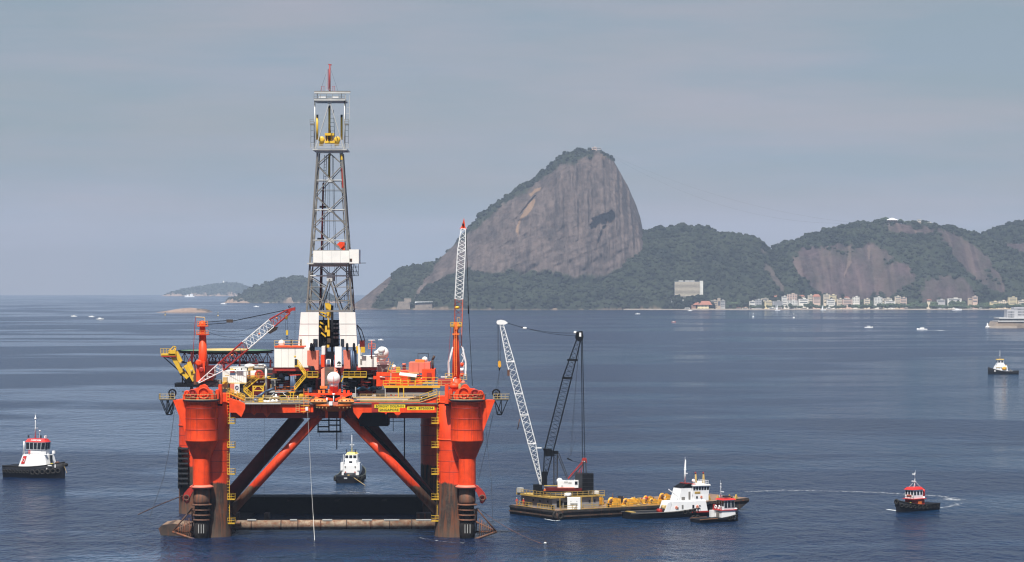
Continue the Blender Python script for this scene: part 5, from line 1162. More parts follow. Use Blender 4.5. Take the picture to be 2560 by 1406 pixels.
for x, y1, y0 in ((661, 1250, 1044), (620, 1140, 1050)):
    line('hanging_line', 'faint thin dark line under the left half of the rig deck, ' + ('longer of two' if x == 661 else 'shorter of two'), [P(x, y0, 30), P(x, y1, 30)], .025, 'dark_steel', 'rope')
# ------------------------------------------------------------------ vessels
mat('hull_black', (.006, .007, .011), .6, spec=.2, var=.35, rust=.22, scale=.8, rustcol=(.06, .035, .025))
mat('tyre_rubber', (.028, .027, .026), .95, spec=.2, var=.3, scale=2)
mat('boat_white', (.80, .80, .80), .4, var=.04, rust=.12, scale=.6, rustcol=(.45, .32, .2))
mat('boat_red', (.55, .03, .025), .45, var=.08)
mat('mast_grey', (.60, .61, .63), .45, .2, var=.08)
mat('bright_yellow', (.80, .62, .12), .5)
mat('deck_brown', (.24, .11, .05), .8, var=.3, rust=.4, streak=False)
mat('deck_olive', (.10, .11, .08), .8, var=.3, rust=.2, streak=False)
mat('barge_steel', (.022, .020, .020), .75, var=.4, rust=.55, scale=.35, bump=.3, rustcol=(.13, .05, .025))
mat('barge_deck', (.20, .13, .09), .85, var=.3, rust=.4, scale=.4, streak=False)
mat('house_grey', (.24, .235, .24), .6, var=.12, rust=.25, rustcol=(.2, .12, .08))
mat('ochre_paint', (.44, .29, .07), .6, var=.2, rust=.45)
mat('winch_yellow', (.70, .34, .025), .55, var=.25, rust=.45, scale=1.4, rustcol=(.16, .07, .03))
mat('skin', (.35, .18, .11), .6); mat('overall_red', (.60, .05, .03), .8); mat('overall_orange', (.75, .16, .03), .8); mat('helmet', (.8, .75, .6), .4)

def hull_mesh(L, B, zs, zb, stern=.85, bow=.42, draft=.8, n=26, flare=.12, sheer_mid=None):
    """lofted hull, x forward; zs/zb deck height at stern/bow"""
    mb = MB(); zm = sheer_mid if sheer_mid is not None else min(zs, zb)
    rows = []
    for i in range(n + 1):
        t = i / n; x = -L / 2 + L * t
        if t < .12: w = stern + (1 - stern) * math.sin(t / .12 * math.pi / 2)
        elif t < 1 - bow: w = 1
        else: q = (t - (1 - bow)) / bow; w = max(.02, (1 - q ** 2.3)) ** .72
        z = zm + (zs - zm) * max(0, 1 - t / .35) ** 2 + (zb - zm) * max(0, (t - .35) / .65) ** 2
        b_ = B / 2 * w; fl = flare * (1 + 2.0 * max(0, t - .7))
        cut = max(0, t - .86) / .14
        rows.append([(x - cut * .3 * 0, b_ * (1 - fl * 1.6), -draft), (x, b_ * (1 - fl), 0.0), (x, b_ * (1 - fl * .35), z * .55), (x, b_, z)])
    P_ = []
    for r in rows:
        P_ += r + [(x, -y, z) for x, y, z in reversed(r)]
    m = 8; fs = []
    for i in range(n):
        for k in range(m - 1): fs.append((i * m + k, i * m + k + 1, (i + 1) * m + k + 1, (i + 1) * m + k))
    mb.add(P_, fs, True); mb.add([P_[k] for k in range(m)], [tuple(range(m))]); mb.add([P_[n * m + k] for k in range(m)], [tuple(range(m))])
    return mb, rows
def deck_mesh(rows, drop=.7, inset=.12):
    mb = MB(); P_ = []
    for r in rows:
        x, y, z = r[3]; y = max(.01, y - inset); P_ += [(x, y, z - drop), (x, -y, z - drop)]
    mb.add(P_, [(2 * i, 2 * i + 1, 2 * i + 3, 2 * i + 2) for i in range(len(rows) - 1)]); return mb
def side_pt(rows, t, zf=1.0):
    i = t * (len(rows) - 1); k = min(int(i), len(rows) - 2); f = i - k; a = rows[k][3]; b_ = rows[k + 1][3]
    return (a[0] + (b_[0] - a[0]) * f, a[1] + (b_[1] - a[1]) * f, (a[2] + (b_[2] - a[2]) * f) * zf)
def bulwark(o, rows, m, h=.0, t0=0, t1=1):
    mb = MB(); n = 24
    for s in (-1, 1):
        pts = [side_pt(rows, t0 + (t1 - t0) * k / n) for k in range(n + 1)]
        for a, b_ in zip(pts, pts[1:]): mb.bar((a[0], a[1] * s, a[2]), (b_[0], b_[1] * s, b_[2]), .16)
    return mb.out('rubbing_strake', m, o)
def house(name, m, o, x0, x1, w, z0, z1, tf=0, ta=0, tw=1.0, round_=False):
    """deck house: x0 aft, x1 front; tf/ta lean of front/after wall, tw side taper"""
    mb = MB(); w0 = w / 2; w1 = w0 * tw
    if round_:
        f = [(x0, -w0), (x1 - w0 * .5, -w0), (x1 - w0 * .12, -w0 * .6), (x1, -w0 * .2), (x1, w0 * .2), (x1 - w0 * .12, w0 * .6), (x1 - w0 * .5, w0), (x0, w0)]
    else: f = [(x0, -w0), (x1, -w0), (x1, w0), (x0, w0)]
    n = len(f); xm = (x0 + x1) / 2
    top = [(x + (-tf if x > xm else ta), y * tw) for x, y in f]
    mb.add([(x, y, z0) for x, y in f] + [(x, y, z1) for x, y in top], [tuple(reversed(range(n))), tuple(n + k for k in range(n))] + [(k, (k + 1) % n, n + (k + 1) % n, n + k) for k in range(n)])
    h = mb.out(name, m, o); h_f = [(Vector((x, y, z0)), Vector((tx_, ty_, z1))) for (x, y), (tx_, ty_) in zip(f, top)]
    return h, h_f
def windows_on(h, hf, edges, f0, f1, n, m='glass_dark', gap=.16):
    """individual panes set 2 cm proud of the given walls of a house"""
    N_ = len(hf)
    for e in edges:
        a0, a1 = hf[e]; b0, b1 = hf[(e + 1) % N_]
        q = lambda s, t: a0.lerp(b0, s).lerp(a1.lerp(b1, s), t)
        nrm = (b0 - a0).cross(a1 - a0).normalized() * .03
        k_ = n if isinstance(n, int) else n[edges.index(e)]
        for k in range(k_):
            s0 = (k + gap) / k_; s1 = (k + 1 - gap) / k_
            MB().prism([q(s0, f0) + nrm * -.1, q(s1, f0) + nrm * -.1, q(s1, f1) + nrm * -.1, q(s0, f1) + nrm * -.1], nrm * 1.1).out('window', m, h)
def mast(o, x, z0, z1, r=.16, m='mast_grey', arms=((.35, .9), (.6, 1.3)), lean=0):
    mb = MB(); mb.tube((x, 0, z0), (x + lean, 0, z1), r, r * .5, 8); ms = mb.out('mast', m, o)
    for f, w in arms:
        z = z0 + (z1 - z0) * f; MB().bar((x + lean * f, -w / 2, z), (x + lean * f, w / 2, z), .09).out('mast_arm', m, ms)
    z = z0 + (z1 - z0) * .45; MB().box((x + .35, 0, z), (.35, 1.2, .18)).out('radar', 'boat_white', ms)
    MB().ball((x + lean, 0, z1 + .1), .16, 8).out('mast_light', 'boat_white', ms); MB().tube((x + lean, .2, z1), (x + lean, .2, z1 + .9), .03, None, 4).out('whip_antenna', m, ms)
    return ms
def tyres(o, rows, ts, side, R_=.42, zf=.62, m='tyre_rubber'):
    for t in ts:
        x, y, z = side_pt(rows, t); x2, y2, _ = side_pt(rows, min(1, t + .02)); ang = math.atan2(y2 - y, x2 - x)
        for s in side:
            mb = MB(); mb.torus((0, 0, 0), R_, R_ * .34, 'y', 14, 6); ob = mb.out('tyre_fender', m, o); ob.location = (x, s * (y + .12), z * zf); ob.rotation_euler = (0, 0, ang * s)
def buoy_ring(o, p, axis='y', r=.3): MB().torus(p, r, r * .3, axis, 12, 5).out('life_ring', 'overall_orange', o)
def deck_rail(o, pts, m='boat_white', h=.9): 
    mb = MB(); up = Vector((0, 0, 1))
    for a, b_ in zip(pts, pts[1:]):
        a = Vector(a); b_ = Vector(b_); n = max(1, int((b_ - a).length / 1.0))
        for f in (.5, 1): mb.bar(a + up * h * f, b_ + up * h * f, .05)
        for k in range(n + 1): c = a.lerp(b_, k / n); mb.bar(c, c + up * h, .05)
    return mb.out('railing', m, o)

# --- left tug: black hull hung with tyres, white house, red wheelhouse band ----------
Yt = 790; pw = W(90, 1195, Yt)
t1 = thing('tugboat', 'black tug with white house and red-topped wheelhouse at the far left', 'tugboat', (pw.x, Yt, 0), R(-24), 'tugs around the rig')
mb, rows = hull_mesh(19.4, 6.8, 3.3, 4.7, .8, .5, sheer_mid=3.2); mb.out('hull', 'hull_black', t1); deck_mesh(rows).out('deck', 'deck_olive', t1); bulwark(t1, rows, 'tyre_rubber')
tyres(t1, rows, [.04 + .062 * k for k in range(8)], (-1, 1), .40, .55); tyres(t1, rows, [.56, .64, .72, .80, .87, .93], (-1, 1), .62, .50)
MB().tube((9.75, -.9, 3.8), (9.75, .9, 3.8), .5, None, 12).out('bow_fender', 'tyre_rubber', t1)
_k0 = set(c.name for c in t1.children)
h, hf = house('deckhouse', 'boat_white', t1, -4.4, 5.6, 5.4, 1.6, 5.6, 1.1, 1.5, .86)
MB().prism([(-3.3, -2.66, 3.0), (-2.2, -2.62, 3.0), (-1.5, -2.42, 5.2), (-2.6, -2.46, 5.2)], (0, -.05, 0)).out('emblem_panel', 'boat_red', h)
MB().torus((-2.4, -2.66, 4.0), .38, .07, 'y', 14, 5).out('emblem_ring', 'boat_white', h)
MB().box((5.1, 0, 4.0), (.5, .8, 3.0)).out('doorway', 'glass_dark', h); MB().lathe((7.0, .4, 3.2), [(.5, -.5), (.5, .5)], 14, 'y').out('tow_winch', 'rusty_steel', t1); MB().lathe((6.2, -1.2, 3.0), [(.3, -.4), (.3, .4)], 12, 'y').out('bollard', 'bright_yellow', t1)
MB().box((5.0, -2.6, 2.7), (4, .06, .3)).out('name_strip', 'boat_white', t1)
h2, hf2 = house('bridge_base', 'boat_white', t1, -.6, 4.0, 4.1, 5.6, 7.0, .1, .1, .95, True)
h3, hf3 = house('wheelhouse', 'mast_grey', t1, -2.0, 4.1, 4.3, 7.0, 9.2, -.25, 0, 1.04, True)
windows_on(h3, hf3, [0, 1, 2, 3, 4, 5, 6], .08, .92, [4, 1, 1, 1, 1, 1, 4], gap=.08)
r3, rf3 = house('wheelhouse_roof', 'boat_red', t1, -2.2, 4.4, 4.6, 9.2, 10.1, .7, .5, .72, True)
text_mesh('CAMORIM', .72, 'lettering', 'boat_white', r3, (1.4, -2.12, 9.72), (R(62), 0, 0), width=3.4)
mast(t1, -.2, 10.2, 16.6, .22, arms=((.3, .9), (.75, .8))); MB().ball((-.2, 0, 15.8), .34, 10).out('radar_dome', 'boat_white', t1)
for x, y in ((-1.8, -1.1), (2.0, -.6), (2.8, .9), (3.6, -.8)): MB().box((x, y, 10.7), (.35, .35, .7)).out('searchlight', 'dark_steel' if x < 2.5 else 'boat_white', t1)
MB().bar((1.2, 0, 10.3), (1.2, 0, 12.2), .1).out('light_post', 'mast_grey', t1); MB().ball((1.3, 0, 12.3), .3, 8, (1, 1, .7)).out('radar', 'boat_white', t1)
for s in (-1, 1): MB().tube((-3.0, s * 1.6, 5.4), (-3.0, s * 1.6, 9.3), .22, None, 8).out('exhaust_stack', 'mast_grey', t1); MB().box((4.6, s * 2.2, 6.2), (.8, .6, .8)).out('life_raft', 'boat_white', t1)
deck_rail(t1, [(-2.8, -2.4, 5.6), (4.4, -2.4, 5.6)]); MB().box((-.8, -2.2, 6.3), (.5, .4, 1.0)).out('hose_box', 'boat_red', t1)
MB().box((7.6, -1.9, 2.55), (1.1, .05, .9), R(-28)).out('draught_mark', 'boat_white', t1)
for ch in t1.children:
    if ch.name not in _k0: ch.location.z += 1.0
wire(t1, [(9.6, -.6, 4.2), (11.2, -1.2, 1.6)], .05, 'ochre_paint', 'tow_rope')

# --- stern-on tug seen under the rig --------------------------------------------------
Yt = 768; pw = W(876, 1206, Yt)
t2 = thing('tugboat', 'green-black tug seen stern-on through the legs of the rig, yellow roof and white house', 'tugboat', (pw.x, Yt + 6, 0), R(84), 'tugs around the rig')
mb, rows = hull_mesh(17, 7.4, 1.9, 4.6, .82, .45, sheer_mid=1.9); mb.out('hull', 'hull_black', t2); deck_mesh(rows, .6).out('deck', 'deck_olive', t2); bulwark(t2, rows, 'deck_olive')
tyres(t2, rows, [.02, .12, .24, .36, .5], (-1, 1), .5, .6); MB().box((-8.55, .3, 1.45), (.06, .9, .35)).out('name_strip', 'mast_grey', t2)
h, hf = house('deckhouse', 'boat_white', t2, -2.4, 4, 4.9, 1.3, 4.6, 0, 0, .95)
for s in (-1, 1):
    MB().box((-2.5, s * 1.35, 2.4), (.12, .34, 1.0)).out('door', 'dull_red', h); MB().box((-1.4, s * 2.35, 4.3), (2.4, .75, 2.2)).out('side_locker', 'boat_white', t2); MB().ball((-2.48, s * 1.4, 4.2), .2, 8, (.2, 1, 1.6)).out('life_ring', 'grey_steel', h)
MB().lathe((-3.3, 0, 1.9), [(.7, -1.6), (.7, 1.6)], 14, 'y').out('tow_winch', 'dark_steel', t2); MB().box((-4.6, .1, 1.7), (.5, .5, .9)).out('tow_post', 'ochre_paint', t2)
for s in (-1, 1): MB().box((-5.5, s * 2.6, 1.7), (3.2, .12, .12)).out('deck_edge', 'ochre_paint', t2)
h2, hf2 = house('bridge_base', 'boat_white', t2, -1.8, 3.2, 3.4, 4.6, 6.1, 0, .1, .95); MB().box((-1.75, 0, 5.5), (.1, .9, .5)).out('window', 'glass_dark', h2)
h3, hf3 = house('wheelhouse', 'boat_white', t2, -1.6, 3, 3.5, 6.1, 7.6, 0, .15, .95); windows_on(h3, hf3, [3, 0, 2], .3, .85, [3, 3, 3], gap=.12)
house('wheelhouse_roof', 'bright_yellow', t2, -1.5, 3.0, 2.7, 7.6, 8.1, .3, .3, .8); mast(t2, .4, 8.2, 12.6, .17, arms=((.35, .5),))
for s in (-1, 1):
    MB().box((-1.2, s * 1.25, 8.6), (.3, .3, .8)).out('searchlight', 'dark_steel', t2); deck_rail(t2, [(-2.4, s * 2.5, 4.6), (-2.4, s * 2.5, 5.6)]); MB().tube((-1.8, s * 2.1, 5.4), (-1.8, s * 2.0, 7.6), .14, None, 6).out('exhaust_stack', 'mast_grey', t2)
MB().tube((-8.4, -2.0, 1.6), (-16, -6.4, .05), .07, None, 5).out('tow_rope', 'cream_rail', t2)

# --- right tug under way -------------------------------------------------------------
Yt = 673; pw = W(2289, 1276, Yt)
t3 = thing('tugboat', 'small black tug with red roof and red-and-white funnel trailing a curved wake', 'tugboat', (pw.x, Yt, 0), R(222), 'tugs around the rig')
mb, rows = hull_mesh(14.4, 4.5, 1.6, 2.9, .8, .5, sheer_mid=1.5); mb.out('hull', 'hull_black', t3); deck_mesh(rows, .5).out('deck', 'deck_brown', t3); bulwark(t3, rows, 'tyre_rubber')
tyres(t3, rows, [.40, .50, .60, .70, .79, .87, .94], (-1, 1), .38, .62); tyres(t3, rows, [.1, .2, .3], (1, -1), .26, .6); MB().torus((7.1, 0, 2.5), .5, .25, 'x').out('bow_fender', 'tyre_rubber', t3)
h, hf = house('deckhouse', 'dull_red', t3, -1.6, 2.2, 3.1, .8, 2.9, 0, 0, .97); MB().box((2.25, .3, 1.8), (.1, .8, 1.4)).out('doorway', 'glass_dark', h); MB().box((2.35, .4, 1.7), (.1, .4, .9)).out('vent_box', 'bright_yellow', h)
MB().box((.3, 1.6, 1.7), (1.3, .16, 1.4)).out('hose_reel', 'overall_orange', h)
MB().box((.4, 0, 2.98), (4.6, 3.7, .16)).out('bridge_deck', 'boat_red', t3)
h3, hf3 = house('wheelhouse', 'boat_white', t3, -1.2, 2.4, 2.7, 3.05, 5.2, 0, .1, .97); windows_on(h3, hf3, [1], .45, .88, 3, gap=.16); windows_on(h3, hf3, [0, 2], .40, .85, [3, 3], gap=.2)
MB().box((2.46, 0, 3.75), (.05, 1.5, .42)).out('name_strip', 'salmon', h3); windows_on(h3, hf3, [3], .3, .8, 1, gap=.3)
house('wheelhouse_roof', 'boat_red', t3, -1.5, 2.7, 3.0, 5.2, 5.8, .6, .5, .62); ms = mast(t3, .3, 5.7, 9.0, .13, arms=((.35, .7), (.6, .5)))
for a in ((-.9, .8), (-.9, -.8), (1.6, .8), (1.6, -.8)): MB().bar((.3, 0, 7.2), (a[0], a[1], 5.7), .08).out('mast_stay', 'mast_grey', ms)
MB().box((.7, 0, 8.9), (.3, .7, .25)).out('mast_lamp', 'boat_white', ms)
MB().tube((-1.9, .9, .9), (-1.9, .9, 3.4), .34, None, 12).out('funnel_lower', 'boat_white', t3); MB().tube((-1.9, .9, 3.4), (-1.9, .9, 5.2), .34, None, 12).out('funnel', 'boat_red', t3)
MB().bar((-1.9, .9, 5.2), (-1.9, .9, 5.5), .25).out('funnel_tip', 'dark_steel', t3); deck_rail(t3, [(2.6, -1.5, 3.05), (2.6, 1.5, 3.05)], 'dark_steel', .8)
for k in range(3): MB().bar((-2.6 - k, -1.5, 1.0), (-3.4 - k, 1.5, 1.15), .12).out('stowed_rope', 'cream_rail', t3)
MB().lathe((-3.1, 0, 1.2), [(.4, -.6), (.4, .6)], 12, 'y').out('tow_winch', 'dark_steel', t3)

# --- far right tug -------------------------------------------------------------------
Yt = 1716; pw = W(2507, 936, Yt)
t4 = thing('tugboat', 'distant white tug with dark hull and yellow raft near the right edge', 'tugboat', (pw.x, Yt, 0), R(186), 'tugs around the rig')
mb, rows = hull_mesh(19, 6.4, 2.3, 4.6, .8, .5, sheer_mid=2.0); mb.out('hull', 'black_paint', t4); deck_mesh(rows, .7).out('deck', 'deck_olive', t4); bulwark(t4, rows, 'mast_grey', t0=.2, t1=.6); tyres(t4, rows, [.03, .12, .2, .3], (-1, 1), .5, .7)
h, hf = house('deckhouse', 'boat_white', t4, -2.6, 6.2, 5.0, 1.8, 5.4, 1.6, .5, .9); MB().box((3.6, 2.45, 4.2), (3, .1, .3)).out('side_stripe', 'ochre_paint', h); windows_on(h, hf, [2], .5, .7, 5, gap=.33)
MB().ball((-.2, 2.7, 3.6), 1.3, 12, (1.2, .4, .9)).out('life_raft', 'winch_yellow', t4)
h2, hf2 = house('bridge_deck', 'boat_white', t4, -.6, 4.2, 4.2, 5.4, 6.4, 0, 0, .95); h3, hf3 = house('wheelhouse', 'boat_white', t4, -.2, 3.8, 3.6, 6.4, 8.9, .1, .1, .95); windows_on(h3, hf3, [0, 1, 2], .35, .85, [2, 2, 2], gap=.14)
house('wheelhouse_roof', 'ochre_paint', t4, -.5, 4.2, 4.0, 8.9, 9.5, .5, .4, .8); mast(t4, 1.8, 9.4, 14.4, .2, arms=((.3, 1), (.8, 1.3))); MB().box((-1.6, 0, 5.0), (1, 3, 1.6)).out('funnel', 'ochre_paint', t4)
MB().lathe((-5, 0, 2.2), [(.6, -1), (.6, 1)], 12, 'y').out('tow_winch', 'grey_steel', t4)

# --- supply tug at the barge -----------------------------------------------------------
Yt = 654.5; pw = W(1671, 1292, Yt)
t5 = thing('supply_boat', 'white and black supply boat with low empty stern lying alongside the crane barge', 'supply boat', (pw.x, Yt, 0), R(26))
mb, rows = hull_mesh(22.6, 6.2, 1.5, 3.0, .75, .4, sheer_mid=1.4); mb.out('hull', 'hull_black', t5); deck_mesh(rows, .55).out('deck', 'deck_grey', t5); bulwark(t5, rows, 'grey_steel'); tyres(t5, rows, [.62, .68, .74, .8, .86], (-1,), .42, .75)
h, hf = house('deckhouse', 'boat_white', t5, -1.2, 9.2, 5.6, 1.0, 3.75, .5, .9, .95)
MB().prism([(-1.2, -2.8, 1.0), (9.4, -2.82, 1.0), (9.4, -2.82, 1.35), (-1.2, -2.82, 1.35)], (0, -.04, 0)).out('red_stripe', 'dull_red', h)
for x, z, w_, hh in ((1.0, 2.2, .35, .5), (2.3, 2.5, .4, .9), (5.2, 2.3, .5, 1.1), (7.0, 2.6, .3, .3)): MB().box((x, -2.78, z), (w_, .1, hh)).out('window', 'glass_dark' if x > 4 else 'grey_steel', h)
for x in (.6, 6.3): buoy_ring(h, (x, -2.82, 2.4), 'y', .26)
h2, hf2 = house('funnel_house', 'boat_white', t5, 1.6, 5.4, 4.0, 3.75, 6.9, .2, .9, .95); MB().prism([(2.4, -1.95, 6.9), (5.3, -1.95, 6.9), (5.3, -1.95, 7.9), (4.4, -1.95, 7.9)], (0, 3.9, 0)).out('funnel_top', 'black_paint', h2)
MB().box((4.6, -2.0, 5.0), (.5, .08, 1.9), 0).out('ladder_panel', 'grey_steel', h2); MB().box((2.9, -2.02, 4.4), (.9, .08, .7)).out('vent_grille', 'grey_steel', h2)
MB().prism([(4.2, -1.9, 7.7), (6.4, -1.9, 7.5), (6.4, -1.9, 7.8), (4.2, -1.9, 8.0)], (0, 3.8, 0)).out('red_canopy', 'dull_red', h2)
h4, hf4 = house('bridge_lower', 'boat_white', t5, 5.5, 9.6, 4.8, 3.75, 5.2, 0, 0, .97); MB().box((6.4, -2.42, 4.6), (.4, .1, .5)).out('window', 'glass_dark', h4); buoy_ring(h4, (7.6, -2.45, 4.6), 'y', .22)
h3, hf3 = house('wheelhouse', 'boat_white', t5, 5.4, 9.7, 4.6, 5.2, 7.3, -.2, 0, 1.0); windows_on(h3, hf3, [0, 1], .50, .88, [6, 4], gap=.12); MB().box((6.6, -2.32, 5.7), (1.5, .08, .5)).out('name_board', 'ochre_paint', h3)
house('wheelhouse_roof', 'clean_white', t5, 5.2, 10.1, 5.2, 7.3, 7.6, .2, 0, .98); mast(t5, 4.4, 7.7, 13.2, .26, 'boat_white', arms=((.35, .8), (.62, 1.5), (.7, .9)), lean=.25)
deck_rail(t5, [(6.0, -2.3, 7.6), (9.6, -2.3, 7.6), (9.6, 2.3, 7.6)]); MB().ball((6.8, 0, 8.4), .4, 10).out('radar_dome', 'boat_white', t5); MB().box((8.0, -.8, 8.0), (.9, .7, .7)).out('roof_locker', 'boat_white', t5); MB().tube((7.8, 1, 7.6), (7.8, 1, 9.6), .03, None, 4).out('whip_antenna', 'mast_grey', t5)
deck_rail(t5, [(-1.0, -2.7, 3.75), (1.5, -2.7, 3.75)]); MB().bar((1.7, -1.6, 4.8), (-1.0, -1.9, 6.7), .2).out('crane_arm', 'boat_white', t5)
MB().prism([(-2.8, -2.7, 1.0), (-1.2, -2.7, 1.0), (-.6, -2.7, 3.75), (-1.6, -2.7, 3.6)], (0, .15, 0)).out('side_screen', 'boat_white', t5)
for x, z, m in ((-2.3, 1.7, 'dark_steel'), (-1.8, 2.4, 'cream_rail'), (-3.0, 1.6, 'dull_red')): MB().lathe((x, -1.2, z), [(.55, -.8), (.55, .8)], 12, 'y').out('winch_drum', m, t5)
MB().box((-10.2, 0, 1.3), (.9, 3.6, .7)).out('stern_roller', 'ochre_paint', t5)

# --- small work tug in front of it --------------------------------------------------------
Yt = 642; pw = W(1791, 1304, Yt)
t6 = thing('work_tug', 'small tug with red roof and orange-edged open stern moored outside the white supply boat', 'tugboat', (pw.x, Yt, 0), R(27), 'tugs around the rig')
mb, rows = hull_mesh(11.6, 5.0, .75, 2.1, .9, .42, sheer_mid=.9); mb.out('hull', 'hull_black', t6); deck_mesh(rows, .3).out('deck', 'deck_brown', t6); bulwark(t6, rows, 'deck_brown', t0=0, t1=.4)
tyres(t6, rows, [.66, .72, .78, .84, .9], (-1, 1), .36, .7); tyres(t6, rows, [.1, .2], (1,), .5, .9)
h, hf = house('deckhouse', 'boat_white', t6, .3, 4.2, 3.7, .5, 2.6, .2, 0, .97); MB().box((.25, -.2, 1.5), (.12, 1.3, 1.9)).out('recess', 'grey_steel', h)
MB().box((2.2, 0, 2.68), (4.3, 4.0, .14)).out('upper_deck', 'boat_red', t6); deck_rail(t6, [(.3, -1.9, 2.7), (.3, 1.9, 2.7)], 'dull_red', .7)
for y in (-.7, .9): MB().torus((.35, y, 3.3), .34, .13, 'x').out('vent_cowl', 'boat_white', t6)
MB().box((.5, 1.7, 3.3), (.5, .6, 1.1)).out('locker', 'dull_red', t6); MB().box((.7, -1.6, 3.1), (.7, .5, .8)).out('locker', 'boat_white', t6)
h3, hf3 = house('wheelhouse', 'mast_grey', t6, 1.1, 3.9, 3.3, 2.75, 5.0, 0, 0, .97); windows_on(h3, hf3, [3, 0, 1], .2, .9, [3, 3, 3], gap=.1)
house('wheelhouse_roof', 'boat_red', t6, .6, 4.3, 3.8, 5.0, 5.3, .3, .5, .8); mast(t6, 1.2, 5.4, 8.6, .1, arms=((.8, .9), (.3, .8))); MB().box((2.6, 0, 5.7), (1.5, 1.6, .4)).out('roof_raft', 'dark_steel', t6)
MB().box((1.5, .6, 5.8), (.3, 1.0, .5)).out('light_bar', 'mast_grey', t6); MB().box((-2.6, .2, .62), (4.6, 4.0, .1)).out('stern_planking', 'ochre_paint', t6); MB().ball((4.4, -1.4, 2.9), .35, 8, (1.4, .8, .6)).out('fender_float', 'boat_white', t6)
MB().box((-.3, 1.5, 1.5), (.9, .9, 2.1)).out('side_house', 'boat_white', t6)

# ------------------------------------------------------------------ crane barge
A_ = Vector((10.3, 646, 0)); ub = Vector((47.6, 29, 0)).normalized(); vb = Vector((-ub.y, ub.x, 0)); LB, WB = 55.7, 20.8
ang = math.atan2(ub.y, ub.x)
bg_ = thing('crane_barge', 'long rusty black work barge carrying winches and the tall lattice crane right of the rig', 'barge', A_, ang)
mb = MB(); pr = [(0, -1.2), (0, 2.1), (LB * .6, 2.15), (LB, 2.9), (LB + .2, 2.1), (LB - 5, -1.2)]
mb.prism([(x, 0, z) for x, z in pr], (0, WB, 0)); mb.out('hull', 'barge_steel', bg_)
MB().add([(.1, .1, 2.14), (LB * .6, .1, 2.19), (LB * .6, WB - .1, 2.19), (.1, WB - .1, 2.14), (LB - .1, .1, 2.94), (LB - .1, WB - .1, 2.94)], [(0, 1, 2, 3), (1, 4, 5, 2)]).out('deck', 'barge_deck', bg_)
for z, m in ((1.75, 'barge_steel'), (.75, 'rusty_brown')):
    MB().rect((0, -.14, z), (LB * .62, -.14, z + .02), .28, .3).out('rubbing_strake', m, bg_); MB().rect((-.14, 0, z), (-.14, WB, z), .28, .3).out('rubbing_strake', m, bg_)
MB().rect((LB * .62, -.14, 1.77), (LB, -.14, 2.5), .28, .3).out('rubbing_strake', 'rusty_brown', bg_)
MB().torus((-.2, -.3, 1.2), .7, .3, 'y').out('tyre_fender', 'tyre_rubber', bg_); MB().torus((.9, -.45, .9), .6, .26, 'y').out('tyre_fender', 'tyre_rubber', bg_); MB().tube((-.2, -.2, 2.2), (.2, -.4, -.2), .35, None, 8).out('corner_fender', 'rusty_brown', bg_)
def brail(pts, m='ochre_paint', h=1.1, step=1.3): rail(pts, bg_, m, h, step, r=.05)
brail([(.2, 1.0, 2.15), (.2, 8.5, 2.15)]); brail([(.2, 11, 2.15), (.2, 18, 2.15)]); brail([(1.5, .25, 2.15), (LB * .6, .25, 2.2)], step=3.2, h=1.0)
for x in (44, 46.5, 50, 52): MB().prism([(x, .4, 2.8), (x + .8, .4, 2.8), (x + .4, .4, 3.9)], (0, .5, 0)).out('mooring_bitt', 'ochre_paint', bg_)
for x, y in ((.9, 3), (1, 15), (15.5, 1.2), (LB - 3, 3), (LB - 3, 15)): MB().lathe((x, y, 2.2), [(.25, 0), (.25, .8), (.4, .85), (.4, 1.0)], 10).out('bollard', 'dark_steel', bg_)
# deck house with ochre upper deck
dh = MB().box((8.1, 11, 3.45), (13.2, 14, 2.6)).out('deckhouse', 'house_grey', bg_)
for x0, x1, z0, z1 in ((2.7, 4.3, 2.6, 4.1), (4.7, 7.4, 2.5, 3.7)): MB().box(((x0 + x1) / 2, 3.97, (z0 + z1) / 2), (x1 - x0, .1, z1 - z0)).out('doorway', 'black_paint', dh)
for x in (11.9, 13.4): MB().box((x, 3.97, 3.7), (.35, .1, .6)).out('window', 'glass_dark', dh)
for y in (6, 9.5, 12.5): MB().box((1.47, y, 3.8), (.1, .5, .5)).out('window', 'glass_dark', dh)
for y in (5.2, 8, 11, 14): MB().box((1.44, y, 3.4), (.06, .12, 2.4)).out('wall_rib', 'house_grey', dh)
MB().box((8.3, 11.2, 4.86), (15.4, 15.4, .26)).out('upper_deck', 'ochre_paint', bg_); rail([(.7, 18.8, 5), (.7, 3.6, 5), (15.9, 3.6, 5)], bg_, 'ochre_paint', 1.1, 1.5)
MB().box((.9, 17.5, 5.9), (1.2, 1.2, 1.1)).out('roof_bin', 'pale_steel', bg_)
for x in (3, 6, 9, 12, 15): MB().tube((x, 3.0, 2.2), (x, 3.0, 4.75), .09, None, 6).out('deck_post', 'ochre_paint', bg_)
MB().tube((4.6, 3.4, 5.5), (6.2, 3.4, 5.5), .42, None, 12).out('white_drum', 'clean_white', bg_); MB().box((13.6, 4.6, 5.7), (1.9, 1.2, .8)).out('white_raft', 'clean_white', bg_)
def on_barge(name, label, cat, u, v, z=2.17, rz=0, group=None):
    p_ = A_ + ub * u + vb * v; return thing(name, label, cat, (p_.x, p_.y, z + max(0, u - LB * .6) * .034), ang + rz, group)
ct = on_barge('container', 'plain white square container standing on end at the near edge of the barge deck', 'container', 5.9, 1.5, 2.15, R(-31))
MB().box((0, 0, 1.4), (3.05, 2.0, 2.8)).out('body', 'clean_white', ct); MB().rect((-1.5, -1.02, .06), (1.5, -1.02, .06), .06, .1).out('base_rail', 'pale_steel', ct)
for x in (-.7, .7): MB().ball((x, -1.0, 1.95), .09, 8).out('lifting_eye', 'dark_steel', ct)
MB().box((0, -1.03, 1.32), (1.75, .03, .46)).out('sign_plate', 'pale_steel', ct)
